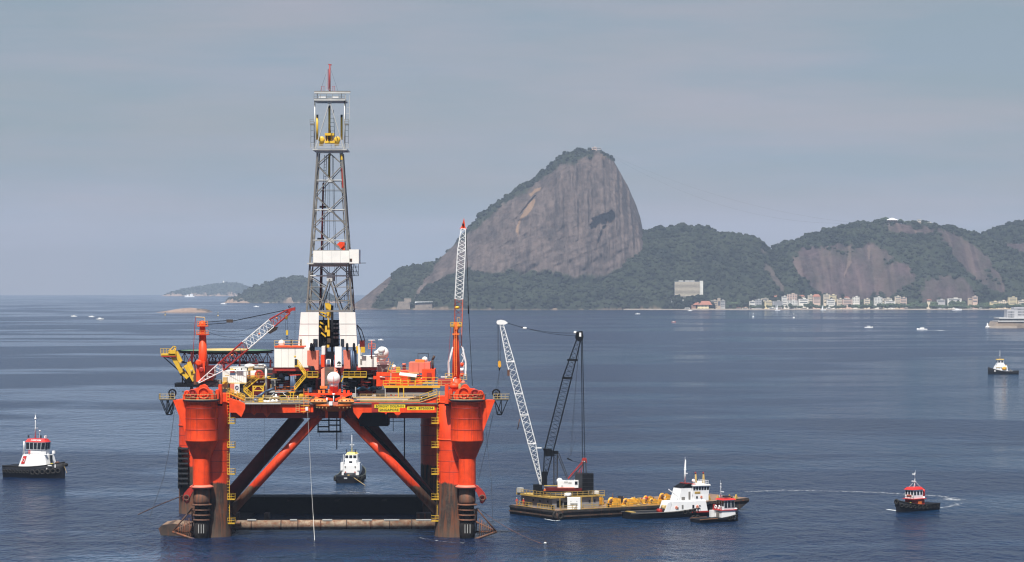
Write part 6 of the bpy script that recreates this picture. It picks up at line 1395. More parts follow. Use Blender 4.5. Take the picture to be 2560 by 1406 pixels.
for x_, w_ in ((-.62, .22), (-.34, .2), (-.06, .24), (.24, .2), (.54, .3)): MB().box((x_, -1.055, 1.3), (w_, .02, .2)).out('faded_lettering', 'grey_steel', ct)
# winches
def winch(u, v, s, label, rz=0, red=False):
    s *= .8
    w = on_barge('deck_winch', label, 'winch', u, v, 2.19, rz, 'yellow winches on the barge deck')
    MB().box((0, 0, .15), (3.0 * s, 2.0 * s, .3)).out('bed_frame', 'winch_yellow', w)
    d = MB().lathe((0, 0, 1.15 * s), [(1.0 * s, -1.0 * s), (1.0 * s, -.88 * s), (.55 * s, -.86 * s), (.6 * s, .86 * s), (1.0 * s, .88 * s), (1.0 * s, 1.0 * s)], 22, 'y').out('drum', 'winch_yellow', w)
    MB().lathe((0, 0, 1.15 * s), [(.66 * s, -.8 * s), (.7 * s, 0), (.66 * s, .8 * s)], 18, 'y', False).out('cable_wrap', 'rusty_steel' if not red else 'dull_red', d)
    for y in (-1.08, 1.08):
        MB().prism([(-1.3 * s, y * s, .3), (1.3 * s, y * s, .3), (.4 * s, y * s, 1.7 * s), (-.4 * s, y * s, 1.7 * s)], (0, .12, 0)).out('side_cheek', 'winch_yellow', w)
    MB().box((1.5 * s, .3 * s, .9 * s), (.9 * s, .9 * s, 1.1 * s)).out('motor', 'winch_yellow', w); MB().tube((1.2 * s, -.9 * s, 1.5 * s), (1.2 * s, .9 * s, 1.5 * s), .22 * s, None, 10).out('gearbox', 'winch_yellow', w)
    MB().torus((-1.2 * s, -1.0 * s, 1.0 * s), .5 * s, .08, 'y', 16, 5).out('hand_wheel', 'rusty_steel', w)
    return w
winch(18.2, 3.2, 1.25, 'largest yellow winch, first to the right of the white container on the barge')
winch(17.6, 9.0, 1.15, 'yellow winch standing tallest behind the first winch, beside the barge deckhouse', R(20))
winch(22.5, 3.6, 1.0, 'second yellow winch along the near barge edge with a hand wheel')
winch(25.6, 5.6, .95, 'yellow winch with dark red cable drum in the middle of the barge', R(-15), True)
winch(29.8, 3.4, .85, 'low yellow winch just left of the supply boat house')
winch(31.5, 8.2, 1.0, 'yellow winch standing far back behind the low one on the barge', R(12), True)
winch(37.2, 9.5, 1.1, 'yellow winch half hidden behind the white supply boat funnel house', R(5))
eng = on_barge('engine_skid', 'yellow engine skid with radiator between the winches on the barge', 'engine', 21.0, 6.6, 2.17)
MB().box((0, 0, .9), (2.4, 1.3, 1.2)).out('engine_block', 'winch_yellow', eng); MB().box((1.5, 0, 1.2), (.4, 1.5, 1.8)).out('radiator', 'dark_steel', eng); MB().box((0, 0, .15), (3.4, 1.6, .3)).out('bed_frame', 'winch_yellow', eng); MB().tube((-.6, .2, 1.5), (-.6, .2, 2.8), .12, None, 8).out('exhaust_pipe', 'rusty_steel', eng)
for k, (u, v, n_) in enumerate(((24, 9, 4), (34.5, 5, 3), (19.5, 12, 3), (28, 11, 4))):
    pl = on_barge('pipe_bundle', ('bundle of pale pipes behind the middle winches', 'short bundle of pipes beside the supply boat', 'bundle of pipes behind the engine skid', 'bundle of pipes at the back edge of the barge')[k], 'pipes', u, v)
    for i in range(n_): MB().tube((-2.2, i * .36, .2), (2.2, i * .36 + .05, .2), .17, None, 8).out('pipe', ('grey_steel', 'rusty_steel', 'pale_steel')[i % 3], pl)
rb = random.Random(5)
for k in range(44):
    u, v = rb.uniform(17, 40), rb.uniform(1.2, 13); m = rb.choice(['winch_yellow', 'rusty_steel', 'ochre_paint', 'dark_steel', 'winch_yellow', 'pale_steel', 'dull_red']); z = 2.17
    if k % 3 == 0: MB().box((u, v, z + .5), (rb.uniform(.4, 1.4), rb.uniform(.4, 1), rb.uniform(.5, 1.3)), rb.uniform(0, 1)).out('deck_fitting', m, bg_)
    elif k % 3 == 1: MB().tube((u, v, z + .3), (u + rb.uniform(-.9, .9), v, z + rb.uniform(.8, 1.9)), rb.uniform(.06, .2), None, 7).out('pipe_end', m, bg_)
    else: MB().torus((u, v, z + .18), rb.uniform(.3, .6), .12, 'z', 14, 5).out('rope_coil', m, bg_)
# yellow A-frame tower near the barge bow
af = on_barge('lifting_frame', 'yellow double-posted lifting frame rising behind the two moored boats', 'gantry', 44.6, 4.6, 2.3, R(-30))
for x in (-1.0, .9): 
    MB().tube((x - .5, 0, 0), (x - .25, 0, 6.3), .16, .12, 8).out('post', 'ochre_paint', af); MB().tube((x + .4, 1.2, 0), (x - .1, .1, 6.3), .12, .1, 8).out('back_leg', 'ochre_paint', af); MB().lathe((x - .25, 0, 6.3), [(.18, 0), (.2, .35), (.05, .45)], 10).out('post_cap', 'dull_red', af)
for z in (.9, 4.3): MB().bar((-1.5, 0, z), (.8, 0, z), .2).out('cross_beam', 'ochre_paint', af)
MB().bar((-.2, 0, 3.8), (.6, 0, .9), .16).out('diagonal', 'ochre_paint', af); MB().bar((.5, 0, 4.2), (-.6, 0, .9), .16).out('diagonal', 'ochre_paint', af); MB().box((.3, .6, .9), (2.9, 1.4, 1.3)).out('winch_box', 'winch_yellow', af)

# ------------------------------------------------------------------ lattice crane on the barge
YC = 658.0
def Q(x, y, d=0): return W(x, y, YC + d)
c0 = Q(1400, 1238); cz = 5.0
kr = thing('lattice_crane', 'black lattice-mast crane with a tall white boom standing on the barge deckhouse', 'crane', (c0.x, YC, cz)); ORG[kr.name] = (c0.x, YC, cz)
def kb(name, m, x0, y0, x1, y1, d0, d1, par=None):
    a = Q(x0, y1, d0); b_ = Q(x1, y0, d0); return MB().box(((a.x + b_.x) / 2, YC + (d0 + d1) / 2, (a.z + b_.z) / 2), (b_.x - a.x, d1 - d0, b_.z - a.z)).out(name, m, par or kr)
kb('turntable', 'black_paint', 1352, 1228, 1470, 1235, -3, 3); MB().tube((Q(1405, 1235).x, YC, cz - .05), (Q(1405, 1235).x, YC, cz + .6), 4.6, None, 32).out('slew_ring', 'dark_steel', kr)
kb('machine_deck', 'dark_red', 1360, 1221, 1455, 1228, -2.2, 2.2); kb('machine_house', 'boat_white', 1394, 1203, 1438, 1221, -2.1, 1.8); kb('house_sill', 'salmon', 1393, 1219, 1440, 1222, -2.2, 1.8)
kb('cab', 'boat_white', 1436, 1201, 1446, 1220, -2.3, -.6); kb('cab_window', 'glass_dark', 1437, 1204, 1444, 1212, -2.36, -2.3); MB().ball(Q(1399, 1203, -.5), .75, 12).out('air_filter', 'boat_white', kr)
for x0, x1, y in ((1410, 1420, 1204), (1421, 1429, 1206), (1403, 1408, 1214)): kb('house_panel', 'pale_steel', x0, y, x1, y + 4, -2.15, -2.1)
kb('front_frame', 'black_paint', 1333, 1213, 1356, 1236, -1.6, 1.6); kb('walkway', 'ochre_paint', 1360, 1214, 1394, 1216, -2.4, -1.8)
kb('counterweight', 'black_paint', 1456, 1186, 1484, 1226, -2.4, 2.4); kb('counterweight', 'dark_steel', 1438, 1184, 1456, 1222, -2.0, 2.4)
for y in (1196, 1206, 1216): kb('weight_slab', 'dark_steel', 1455.5, y, 1484.5, y + .7, -2.5, 2.45)
def kboom(a, b_, wa, wb, bays, m, r=.1, rl=.05, dy=None, lac=None): boom(kr, Q(*a), Q(*b_), wa, wb, bays, m, lac, (1, 0, 0), r, rl, da=dy, db=dy)
# white main boom
kboom((1353, 1212), (1330, 1110), .5, 1.75, 9, 'clean_white', .11, .055); kboom((1330, 1110), (1311, 1038), 1.75, 1.8, 6, 'clean_white', .11, .06); kboom((1311, 1038), (1276, 905), 1.8, 1.8, 10, 'clean_white', .11, .06); kboom((1276, 905), (1254, 812), 1.8, .8, 9, 'clean_white', .11, .055)
for x, y in ((1330, 1110), (1311, 1038), (1296, 985), (1276, 905)): kb('splice_frame', 'clean_white', x - 11, y - 1.2, x + 11, y + 1.2, -1.05, -.85)
MB().prism([Q(x, y, -.6) for x, y in ((1241, 806), (1243, 802), (1252, 800), (1262, 802), (1270, 808), (1262, 812), (1248, 812), (1243, 811))], (0, 1.2, 0)).out('boom_head', 'clean_white', kr)
kb('stop_arm', 'clean_white', 1340, 1119, 1354, 1121.5, -.3, .2); kb('boom_fitting', 'rusty_steel', 1268, 925, 1274, 940, -1.3, -1.0); tb('boom_fitting', 'rusty_steel', Q(1299, 1048, -1.2), Q(1294, 1074, -1.2), .12, kr)
# black mast
kboom((1362, 1196), (1372, 1128), .7, 2.1, 5, 'black_paint', .12, .06); kboom((1372, 1128), (1418, 945), 2.1, 2.0, 18, 'black_paint', .12, .05); kboom((1418, 945), (1448, 846), 2.0, .95, 9, 'black_paint', .12, .05)
kb('boom_foot', 'black_paint', 1354, 1180, 1368, 1214, -.8, .8); MB().prism([Q(x, y, -.7) for x, y in ((1438, 846), (1441, 830), (1456, 828), (1459, 842), (1456, 852), (1446, 854))], (0, 1.4, 0)).out('mast_head', 'black_paint', kr); kb('head_plate', 'clean_white', 1448, 832, 1453, 842, -.76, -.7)
for x, y in ((1418, 945), (1431, 900)): kb('splice_frame', 'black_paint', x - 13, y - 2, x + 13, y + 3, -1.2, -.9)
MB().prism([Q(x, y, -1) for x, y in ((1357, 1122), (1380, 1124), (1387, 1140), (1364, 1142))], (0, 2, 0)).out('mast_collar', 'black_paint', kr)
# back mast and gantry
boom(kr, Q(1389, 1212), Q(1389, 1134), .85, .85, 9, 'dark_steel', None, (1, 0, 0), .13, .06); kb('gantry_head', 'black_paint', 1381, 1128, 1396, 1136, -.8, .8)
for a, b_, m, w_ in (((1393, 1135), (1417, 1196), 'dark_steel', .22), ((1397, 1133), (1421, 1196), 'dark_steel', .18), ((1420, 1197), (1456, 1155), 'dull_red', .30), ((1424, 1199), (1462, 1156), 'dark_steel', .22), ((1459, 1188), (1458, 1152), 'dark_steel', .26), ((1466, 1188), (1464, 1152), 'dark_steel', .26), ((1445, 1188), (1456, 1158), 'dull_red', .16), ((1452, 1188), (1458, 1158), 'dull_red', .12)):
    MB().bar(Q(*a, -.9), Q(*b_, -.9), w_).out('gantry_leg', m, kr); MB().bar(Q(*a, .9), Q(*b_, .9), w_).out('gantry_leg', m, kr)
MB().prism([Q(x, y, -.9) for x, y in ((1453, 1160), (1456, 1146), (1466, 1146), (1468, 1158), (1461, 1156))], (0, 1.8, 0)).out('gantry_apex', 'dull_red', kr); kb('apex_plate', 'clean_white', 1456, 1153, 1462, 1155, -1, -.9)
for dx in (0, 1.6, 5.6, 7.2): wire(kr, [Q(1453 + dx * .5, 850), Q(1455.5 + dx, 1148)], .05)
for x1, y1 in ((1425, 1140), (1428, 1140)): wire(kr, sag(Q(1449, 852), Q(x1, y1), -1.0, 6), .025, 'dark_steel')
wire(kr, sag(Q(1440, 1090), Q(1420, 1148), .8, 5), .025, 'dark_steel'); MB().tube(Q(1418, 1146), Q(1432, 1153), .22, .08, 8).out('equaliser_block', 'black_paint', kr); wire(kr, [Q(1432, 1153), Q(1454, 1158)], .05)
wire(kr, [Q(1268, 808), Q(1302, 818)], .06); MB().ball(Q(1312, 821), .42, 10, (1.3, .6, .7)).out('pendant_block', 'clean_white', kr); wire(kr, [Q(1302, 818), Q(1318, 822)], .12, 'dark_steel')
for y1 in (833, 840): wire(kr, sag(Q(1318, 822), Q(1440, y1), .35, 6), .045, 'black_paint')
MB().ball(Q(1438, 832), .4, 10).out('pendant_block', 'clean_white', kr)
for x in (1244, 1246, 1251): wire(kr, [Q(x, 810), Q(x + (1 if x < 1250 else 0), 904)], .04, 'dark_steel')
MB().prism([Q(x, y, -.3) for x, y in ((1245, 905), (1248, 902), (1252, 904), (1253, 916), (1249, 920), (1245, 916))], (0, .6, 0)).out('hook_block', 'winch_yellow', kr); MB().tube(Q(1249, 919), Q(1248.5, 927), .32, .1, 8).out('hook', 'black_paint', kr)
for x in (1240.5, 1244.5): wire(kr, [Q(1248.5, 927), Q(x, 976)], .03, 'dark_steel')
wire(kr, [Q(1254, 925), Q(1285, 1030)], .02, 'dark_steel')

# people on the barge
def person(name, label, p, rz, m, pose=0):
    """small standing figure: one skinned body with hands, head with face, helmet"""
    o = thing(name, label, 'person', p, rz, 'barge crew in bright overalls')
    v = [(0, 0, .95), (0, 0, 1.2), (0, 0, 1.42), (0, .01, 1.52), (.10, 0, .90), (.12, .03, .50), (.12, 0, .10), (.12, .14, .04), (-.10, 0, .90), (-.12, -.02, .50), (-.12, -.04, .10), (-.12, .10, .04),
         (.20, 0, 1.40), (.27, .05, 1.13), (.26 + pose * .1, .2, .92 + pose * .3), (-.20, 0, 1.40), (-.27, .02, 1.13), (-.25, .12, .90)]
    e = [(0, 1), (1, 2), (2, 3), (0, 4), (4, 5), (5, 6), (6, 7), (0, 8), (8, 9), (9, 10), (10, 11), (2, 12), (12, 13), (13, 14), (2, 15), (15, 16), (16, 17)]
    r = [.15, .15, .14, .06, .10, .075, .055, .045, .10, .075, .055, .045, .07, .05, .035, .07, .05, .035]
    me = bpy.data.meshes.new('body'); me.from_pydata(v, e, []); b_ = bpy.data.objects.new('body', me); C.objects.link(b_)
    sk = b_.modifiers.new('s', 'SKIN'); b_.modifiers.new('d', 'SUBSURF').levels = 1
    for i, q in enumerate(me.skin_vertices[0].data): q.radius = (r[i], r[i] * .8); q.use_root = (i == 0)
    dg = bpy.context.evaluated_depsgraph_get(); m2 = bpy.data.meshes.new_from_object(b_.evaluated_get(dg)); b_.modifiers.clear(); b_.data = m2; m2.materials.append(MAT[m]); b_.parent = o
    for c in ((.26 + pose * .1, .22, .89 + pose * .3), (-.25, .14, .87)):
        hb = MB(); hb.ball(c, .045, 8, (.6, 1, 1.3))
        for k in range(4): hb.tube((c[0] - .02 + k * .014, c[1] + .02, c[2] - .03), (c[0] - .02 + k * .014, c[1] + .04, c[2] - .10), .009, None, 4)
        hb.tube((c[0], c[1] + .03, c[2]), (c[0], c[1] + .08, c[2] - .03), .01, None, 4); hb.out('hand', 'skin', o)
    hd_ = MB().ball((0, .02, 1.64), .11, 12, (.85, 1, 1.15)); hd_.tube((0, .12, 1.63), (0, .15, 1.61), .018, .01, 5); hd_ = hd_.out('head', 'skin', o)
    for s in (-1, 1): MB().ball((s * .04, .125, 1.66), .014, 6).out('eye', 'glass_dark', hd_)
    MB().box((0, .122, 1.58), (.05, .01, .012)).out('mouth', 'dull_red', hd_); MB().ball((0, .02, 1.68), .13, 12, (1, 1.15, .85), 0, 90).out('helmet', 'helmet', o)
p_ = A_ + ub * .8 + vb * 18.9; person('person', 'person in red overalls at the far left corner of the barge, the left one', (p_.x, p_.y, 2.15), R(150), 'overall_red')
p_ = A_ + ub * .9 + vb * 16.0; person('person', 'person in red overalls beside the left barge railing, the right one of the two', (p_.x, p_.y, 2.15), R(200), 'overall_red', 1)
p_ = Q(1362, 1226, -2.6); person('person', 'person in orange overalls standing at the foot of the white crane boom', (p_.x, p_.y, 5.0), R(180), 'overall_orange')

# ------------------------------------------------------------------ foam
fm_ = bpy.data.materials.new('foam'); fm_.use_nodes = True; nt = fm_.node_tree; N = nt.nodes; L = nt.links; b_ = N['Principled BSDF']; b_.inputs['Base Color'].default_value = (.75, .78, .80, 1); b_.inputs['Roughness'].default_value = .8
tcn = N.new('ShaderNodeTexCoord'); nzn = N.new('ShaderNodeTexNoise'); nzn.inputs['Scale'].default_value = .9; nzn.inputs['Detail'].default_value = 6; nzn.inputs['Roughness'].default_value = .7; L.new(tcn.outputs['Object'], nzn.inputs[0])
att = N.new('ShaderNodeAttribute'); att.attribute_name = 'dens'; sb = N.new('ShaderNodeMath'); sb.operation = 'ADD'; L.new(nzn.outputs[0], sb.inputs[0]); L.new(att.outputs['Fac'], sb.inputs[1])
mrn = N.new('ShaderNodeMapRange'); mrn.inputs[1].default_value = .98; mrn.inputs[2].default_value = 1.22; L.new(sb.outputs[0], mrn.inputs[0]); L.new(mrn.outputs[0], b_.inputs['Alpha']); MAT['foam'] = fm_
def foam(label, pts, w, dens):
    """low ribbon of broken foam along points on the water; density fades to both edges"""
    P_ = [Vector((p.x, p.y, .03)) for p in pts]; n = len(P_); V_ = []; D = []; cols = (-1, -.55, 0, .55, 1)
    for i in range(n):
        t = (P_[min(i + 1, n - 1)] - P_[max(i - 1, 0)]).normalized(); s = Vector((-t.y, t.x, 0)); ww = w[i] if isinstance(w, (list, tuple)) else w; dd = dens[i] if isinstance(dens, (list, tuple)) else dens
        for c_ in cols: V_.append(P_[i] + s * ww * c_); D.append(dd * (1 - abs(c_)) ** .5 if abs(c_) < 1 else 0)
    m = MB(); k = len(cols); m.add(V_, [(i * k + j, i * k + j + 1, (i + 1) * k + j + 1, (i + 1) * k + j) for i in range(n - 1) for j in range(k - 1)])
    o = m.out('wake_foam', 'foam'); a = o.data.attributes.new('dens', 'FLOAT', 'POINT'); a.data.foreach_set('value', D); return tag(o, label, kind='stuff')
wp = lambda x, y: W(x, y, YW(y))
def path(pts, n=6):
    out = []
    for a, b_ in zip(pts, pts[1:]):
        for k in range(n): out.append(wp(a[0] + (b_[0] - a[0]) * k / n, a[1] + (b_[1] - a[1]) * k / n))
    out.append(wp(*pts[-1])); return out
foam('long curved pale wake behind the right tug', path([(1862, 1230), (1960, 1226), (2060, 1228), (2150, 1230), (2230, 1234), (2310, 1238), (2350, 1241), (2392, 1246)]), 4.5, .53)
foam('churned foam patch at the bend of the wake', path([(2368, 1247), (2385, 1250), (2402, 1251)]), 6, .58)
foam('faint wake just behind the right tug', path([(2352, 1270), (2380, 1266), (2405, 1258)]), 3.5, .52)
foam('bow wave of the right tug', path([(2218, 1274), (2240, 1277), (2270, 1279), (2310, 1276), (2345, 1271)]), .9, .85)
foam('broken foam at the right leg of the rig', path([(1050, 1345), (1090, 1352), (1140, 1358), (1170, 1358)]), 1.8, .50)
foam('faint churned water behind the stern-on tug', path([(815, 1232), (860, 1228), (920, 1232), (960, 1238)]), 3.0, .50)
foam('light foam along the barge corner', path([(1362, 1298), (1388, 1303), (1400, 1301)]), .5, .75)
foam('wake of the white motorboat on the right', path([(2318, 826), (2340, 826), (2360, 827)]), 6, .8)
foam('thin surf line at the rock islet', path([(360, 785), (400, 784), (440, 784), (520, 784), (560, 783)]), 8, .55)
# ------------------------------------------------------------------ shore town
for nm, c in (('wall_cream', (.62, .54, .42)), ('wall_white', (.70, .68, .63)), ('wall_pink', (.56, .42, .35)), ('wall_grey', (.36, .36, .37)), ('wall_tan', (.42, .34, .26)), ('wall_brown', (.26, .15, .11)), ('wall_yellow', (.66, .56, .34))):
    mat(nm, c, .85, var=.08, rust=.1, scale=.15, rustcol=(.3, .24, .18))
mat('tile_roof', (.30, .125, .085), .9, var=.15, scale=.2); mat('flat_roof', (.45, .43, .40), .9, var=.1, scale=.2); mat('window_shade', (.07, .08, .10), .4); mat('seawall_stone', (.40, .34, .28), .9, var=.2, rust=.2, scale=.15); mat('old_stone', (.26, .21, .17), .9, var=.25, scale=.12)
mat('leaf_dark', (.030, .050, .022), .85, var=.35, scale=.35); mat('leaf_mid', (.045, .070, .028), .85, var=.35, scale=.35); mat('bark', (.08, .055, .04), .9)
sw = MB(); sw.prism([W(x, 775, 6345) + Vector((0, 0, 0)) for x in ()] or [(W(1560, 0, 6345).x, 6352, -1), (W(2640, 0, 6345).x, 6352, -1), (W(2640, 0, 6345).x, 6352, 2.2), (W(1560, 0, 6345).x, 6352, 2.2)], (0, 90, 0)); tag(sw.out('seawall', 'seawall_stone'), 'low pale seawall along the town shore', kind='structure')

def building(x0, x1, yt, yb, Y, m, label, name='apartment_building', floors=4, roof='flat_roof', dep=16, rz=0, bays=0, wall2=None, hip=False, cat='building', solid=True):
    a = W(x0, yb, Y); b_ = W(x1, yt, Y); w_ = b_.x - a.x; zt = b_.z; zb = a.z; base = 0.5 if solid else zb
    o = thing(name, label, cat, ((a.x + b_.x) / 2, Y + dep / 2, base), rz)
    z0 = zb - base; z1 = zt - base; hgt = z1 - z0
    body = z1 if not hip else z1 - hgt * .28
    wl = MB().box((0, 0, body / 2), (w_, dep, body)).out('wall', m, o)
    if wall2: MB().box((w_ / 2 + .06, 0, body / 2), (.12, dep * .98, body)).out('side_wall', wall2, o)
    if hip:
        mb = MB(); q = [(-w_ / 2 - .8, -dep / 2 - .8, body), (w_ / 2 + .8, -dep / 2 - .8, body), (w_ / 2 + .8, dep / 2 + .8, body), (-w_ / 2 - .8, dep / 2 + .8, body), (-w_ * .3, 0, z1), (w_ * .3, 0, z1)]
        mb.add(q, [(0, 1, 5, 4), (1, 2, 5), (2, 3, 4, 5), (3, 0, 4), (3, 2, 1, 0)]); mb.out('roof', roof, o)
    else:
        MB().box((0, 0, body + .25), (w_ + .5, dep + .5, .5)).out('roof', roof, o)
        if w_ > 11: MB().box((w_ * .12, 1, body + 1.4), (w_ * .28, dep * .35, 1.9)).out('roof_hut', m, o)
    fh = (body - z0) / floors
    for f in range(floors):
        zc = z0 + (f + .55) * fh
        if bays:
            for k in range(bays):
                x = -w_ / 2 + w_ * (k + .5) / bays; MB().box((x, -dep / 2 - .05, zc), (w_ / bays * .5, .2, fh * .5)).out('window', 'window_shade', wl)
        else: MB().box((0, -dep / 2 - .05, zc), (w_ * .82, .2, fh * .38)).out('window_band', 'window_shade', wl)
    return o
mat('school_wall', (.42, .42, .44), .8, var=.05, scale=.1)
mat('school_terrace', (.50, .50, .50), .8, var=.05, scale=.1)
# the big slab hotel in the forest
Yh = 6392; a = W(1687, 740, Yh); b_ = W(1750, 704, Yh)
ho_ = thing('hotel', 'large grey slab building with many stacked floors standing alone in the forest', 'building', ((a.x + b_.x) / 2, Yh + 8, 20)); hw = b_.x - a.x; zt = b_.z - 20; zb = a.z - 20
MB().box((0, 0, (zt + zb) / 2), (hw, 15, zt - zb)).out('wall', 'wall_grey', ho_); MB().box((hw / 2 + 3.7, 2, (zt + zb) / 2 + .7), (7.2, 15, zt - zb + 1.4)).out('stair_tower', 'wall_white', ho_)
mb = MB(); mb.prism([(-hw * .28, -7, zb - .1), (hw * .36, -7, zb - .1), (hw * .24, -7, zb - 9), (-hw * .16, -7, zb - 9)], (0, 13, 0)); mb.out('lower_wing', 'wall_grey', ho_)
for k in range(12):
    z = zb + (zt - zb) * (k + .5) / 12; MB().box((0, -7.7, z - .9), (hw, 1.2, 1.5)).out('balcony_slab', 'wall_cream', ho_); MB().box((0, -7.55, z + .5), (hw * .98, .12, 1.1)).out('window_band', 'window_shade', ho_)
for k in range(3): MB().box((0, -7.2, zb - 2.4 - k * 2.9), (hw * (.56 - .07 * k), .4, .9)).out('balcony_slab', 'wall_cream', ho_)
for x in (-hw * .25, 0, hw * .2): MB().box((x, 0, zt + 1.0), (hw * .18, 7, 1.8)).out('roof_hut', 'wall_white', ho_)
L_ = [
 (1678, 1698, 750, 760, 6368, 'wall_grey', 'low grey pavilion half hidden in trees left of the red-roofed mansion', 2, 0, 0),
 (1701, 1710, 750, 757, 6368, 'wall_white', 'tiny white house between the grey pavilion and the mansion', 1, 0, 0),
 (1776, 1794, 752, 771, 6378, 'wall_tan', 'left half of the open concrete block with dark storeys', 4, 0, 0),
 (1801, 1813, 752, 768, 6378, 'wall_grey', 'right half of the open concrete block with dark storeys', 4, 0, 0),
 (1794, 1801, 746, 775, 6374, 'wall_tan', 'slim concrete stair tower rising in the middle of the concrete block', 1, 0, 0),
 (1852, 1866, 741, 752, 6450, 'wall_pink', 'small pink house high between the trees left of the white glass block', 2, 0, 1),
 (1855, 1868, 751, 760, 6440, 'wall_white', 'white house just below the small pink house', 2, 3, 0),
 (1874, 1888, 754, 768, 6382, 'wall_white', 'curved white building end beside a dark glass front', 2, 0, 0),
 (1888, 1904, 750, 768, 6384, 'wall_grey', 'dark glazed block right of the curved white building', 4, 4, 0),
 (1903, 1921, 747, 760, 6430, 'wall_cream', 'cream building with overhanging white roof behind the glazed block', 2, 0, 0),
 (1912, 1934, 754, 763, 6400, 'wall_yellow', 'long low pale yellow building right of the glazed block', 2, 0, 0),
 (1931, 1952, 738, 753, 6450, 'wall_pink', 'pink gabled apartment house standing above the ribbed grey block', 3, 0, 1),
 (1932, 1957, 754, 769, 6380, 'wall_grey', 'ribbed grey office block among the white apartment houses', 6, 0, 0),
 (1955, 1968, 742, 768, 6386, 'wall_white', 'tall narrow white tower block, brightest of the left cluster', 6, 0, 0),
 (1968, 1993, 736, 752, 6440, 'wall_pink', 'pinkish stepped block above the white block with a window grid', 4, 4, 0),
 (1969, 1994, 752, 770, 6376, 'wall_white', 'white apartment block with a grid of windows', 5, 6, 0),
 (1995, 2012, 738, 750, 6450, 'wall_cream', 'cream house above the white building with an arch', 3, 0, 1),
 (1997, 2021, 748, 760, 6395, 'wall_white', 'wide white building with an arched front beside the window-grid block', 2, 0, 0),
 (2020, 2034, 739, 756, 6430, 'wall_cream', 'cream block left of the pink tower with the red roof edge', 4, 0, 0),
 (2033, 2051, 736, 758, 6400, 'wall_pink', 'broad pink tower with a red roof edge', 5, 0, 1),
 (2059, 2074, 737, 751, 6440, 'wall_cream', 'cream gabled block right of the pink tower', 4, 0, 0),
 (2074, 2091, 738, 752, 6450, 'wall_yellow', 'pale yellow block behind the low white cube', 4, 0, 0),
 (2067, 2088, 750, 763, 6390, 'wall_white', 'white cube building in front of the cream gabled block', 3, 0, 0),
 (2093, 2108, 748, 763, 6400, 'wall_cream', 'plain cream block left of the red banded building', 4, 0, 0),
 (2107, 2131, 748, 763, 6384, 'wall_pink', 'building with red and white horizontal bands', 4, 0, 0),
 (2112, 2123, 742, 750, 6430, 'wall_white', 'small white gable peeping over the red banded building', 2, 0, 1),
 (2132, 2149, 743, 758, 6410, 'wall_white', 'white block with stepped roof right of the red banded building', 4, 4, 0),
 (2161, 2175, 748, 761, 6400, 'wall_cream', 'separate small cream house standing in a gap of trees', 3, 0, 0),
 (2186, 2206, 744, 762, 6390, 'wall_white', 'large plain white cube at the left end of the long row', 5, 5, 0),
 (2207, 2230, 747, 758, 6440, 'wall_cream', 'cream row building right of the large white cube', 3, 0, 0),
 (2212, 2238, 753, 762, 6395, 'wall_white', 'low white annex in front of the cream row building', 2, 0, 0),
 (2238, 2252, 742, 760, 6410, 'wall_cream', 'cream block with roof tower in the long row', 4, 0, 0),
 (2251, 2267, 745, 761, 6400, 'wall_pink', 'pink square block closing the long row on the right', 4, 0, 0),
 (2318, 2330, 749, 756, 6430, 'wall_cream', 'pale little house below the bare rock right of the long row', 1, 0, 1),
 (2343, 2363, 750, 757, 6420, 'wall_grey', 'low grey-green roofed hall among the right-hand trees', 1, 0, 0),
 (2369, 2404, 747, 754, 6440, 'wall_white', 'long thin white building above the trees', 1, 0, 0),
 (2420, 2444, 746, 753, 6430, 'wall_tan', 'tan low wing attached to the tall cream building', 1, 0, 0),
 (2432, 2444, 742, 758, 6410, 'wall_pink', 'tall cream building with a brown side wall', 2, 0, 0),
 (2476, 2498, 755, 762, 6400, 'wall_yellow', 'low yellow building behind the shore trees near the right edge', 2, 0, 0),
 (2498, 2519, 753, 761, 6410, 'wall_cream', 'low cream building beside the domed yellow block', 2, 4, 0),
 (2522, 2543, 744, 761, 6395, 'wall_yellow', 'rounded yellow-white block near the right edge of the picture', 5, 0, 0),
 (2546, 2566, 752, 761, 6400, 'wall_cream', 'cream building cut by the right edge of the picture', 2, 0, 0),
 (1996, 2010, 720, 727, 6493, 'wall_white', 'white villa with terracotta roof highest on the wooded slope', 1, 0, 1),
 (1998, 2006, 727, 733, 6482, 'wall_cream', 'small cream house just below the hillside villa', 1, 0, 0),
 (1968, 1975, 731, 737, 6482, 'wall_white', 'tiny white house on the slope left of the hillside villa', 1, 0, 0)]
for x0, x1, yt, yb, Y, m, lb, fl, by, hp_ in L_:
    nm = 'tower_block' if 'tower' in lb else ('house' if (x1 - x0) < 15 else 'apartment_building')
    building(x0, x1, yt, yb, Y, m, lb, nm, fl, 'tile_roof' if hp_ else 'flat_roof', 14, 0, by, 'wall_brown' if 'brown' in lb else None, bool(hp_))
bd = building(1744, 1772, 763, 776, 6358, 'wall_yellow', 'cream mansion with a broad red tiled roof on the shore', 'mansion', 2, 'tile_roof', 16, 0, 8)
mb = MB(); hw2 = 21; z_ = 11.2; mb.add([(-hw2 - 3, -10, z_), (hw2, -10, z_), (hw2, 10, z_), (-hw2 - 3, 10, z_), (-hw2 * .6, 0, z_ + 9), (hw2 * .7, 0, z_ + 9)], [(0, 1, 5, 4), (1, 2, 5), (2, 3, 4, 5), (3, 0, 4), (3, 2, 1, 0)]); mb.out('red_roof', 'tile_roof', bd)
MB().box((-hw2 - 1, -2, 5.8), (10, 12, 10.6)).out('side_wing', 'wall_brown', bd); MB().box((0, -8.4, 1.2), (50, 6, 2.4)).out('terrace', 'wall_cream', bd)
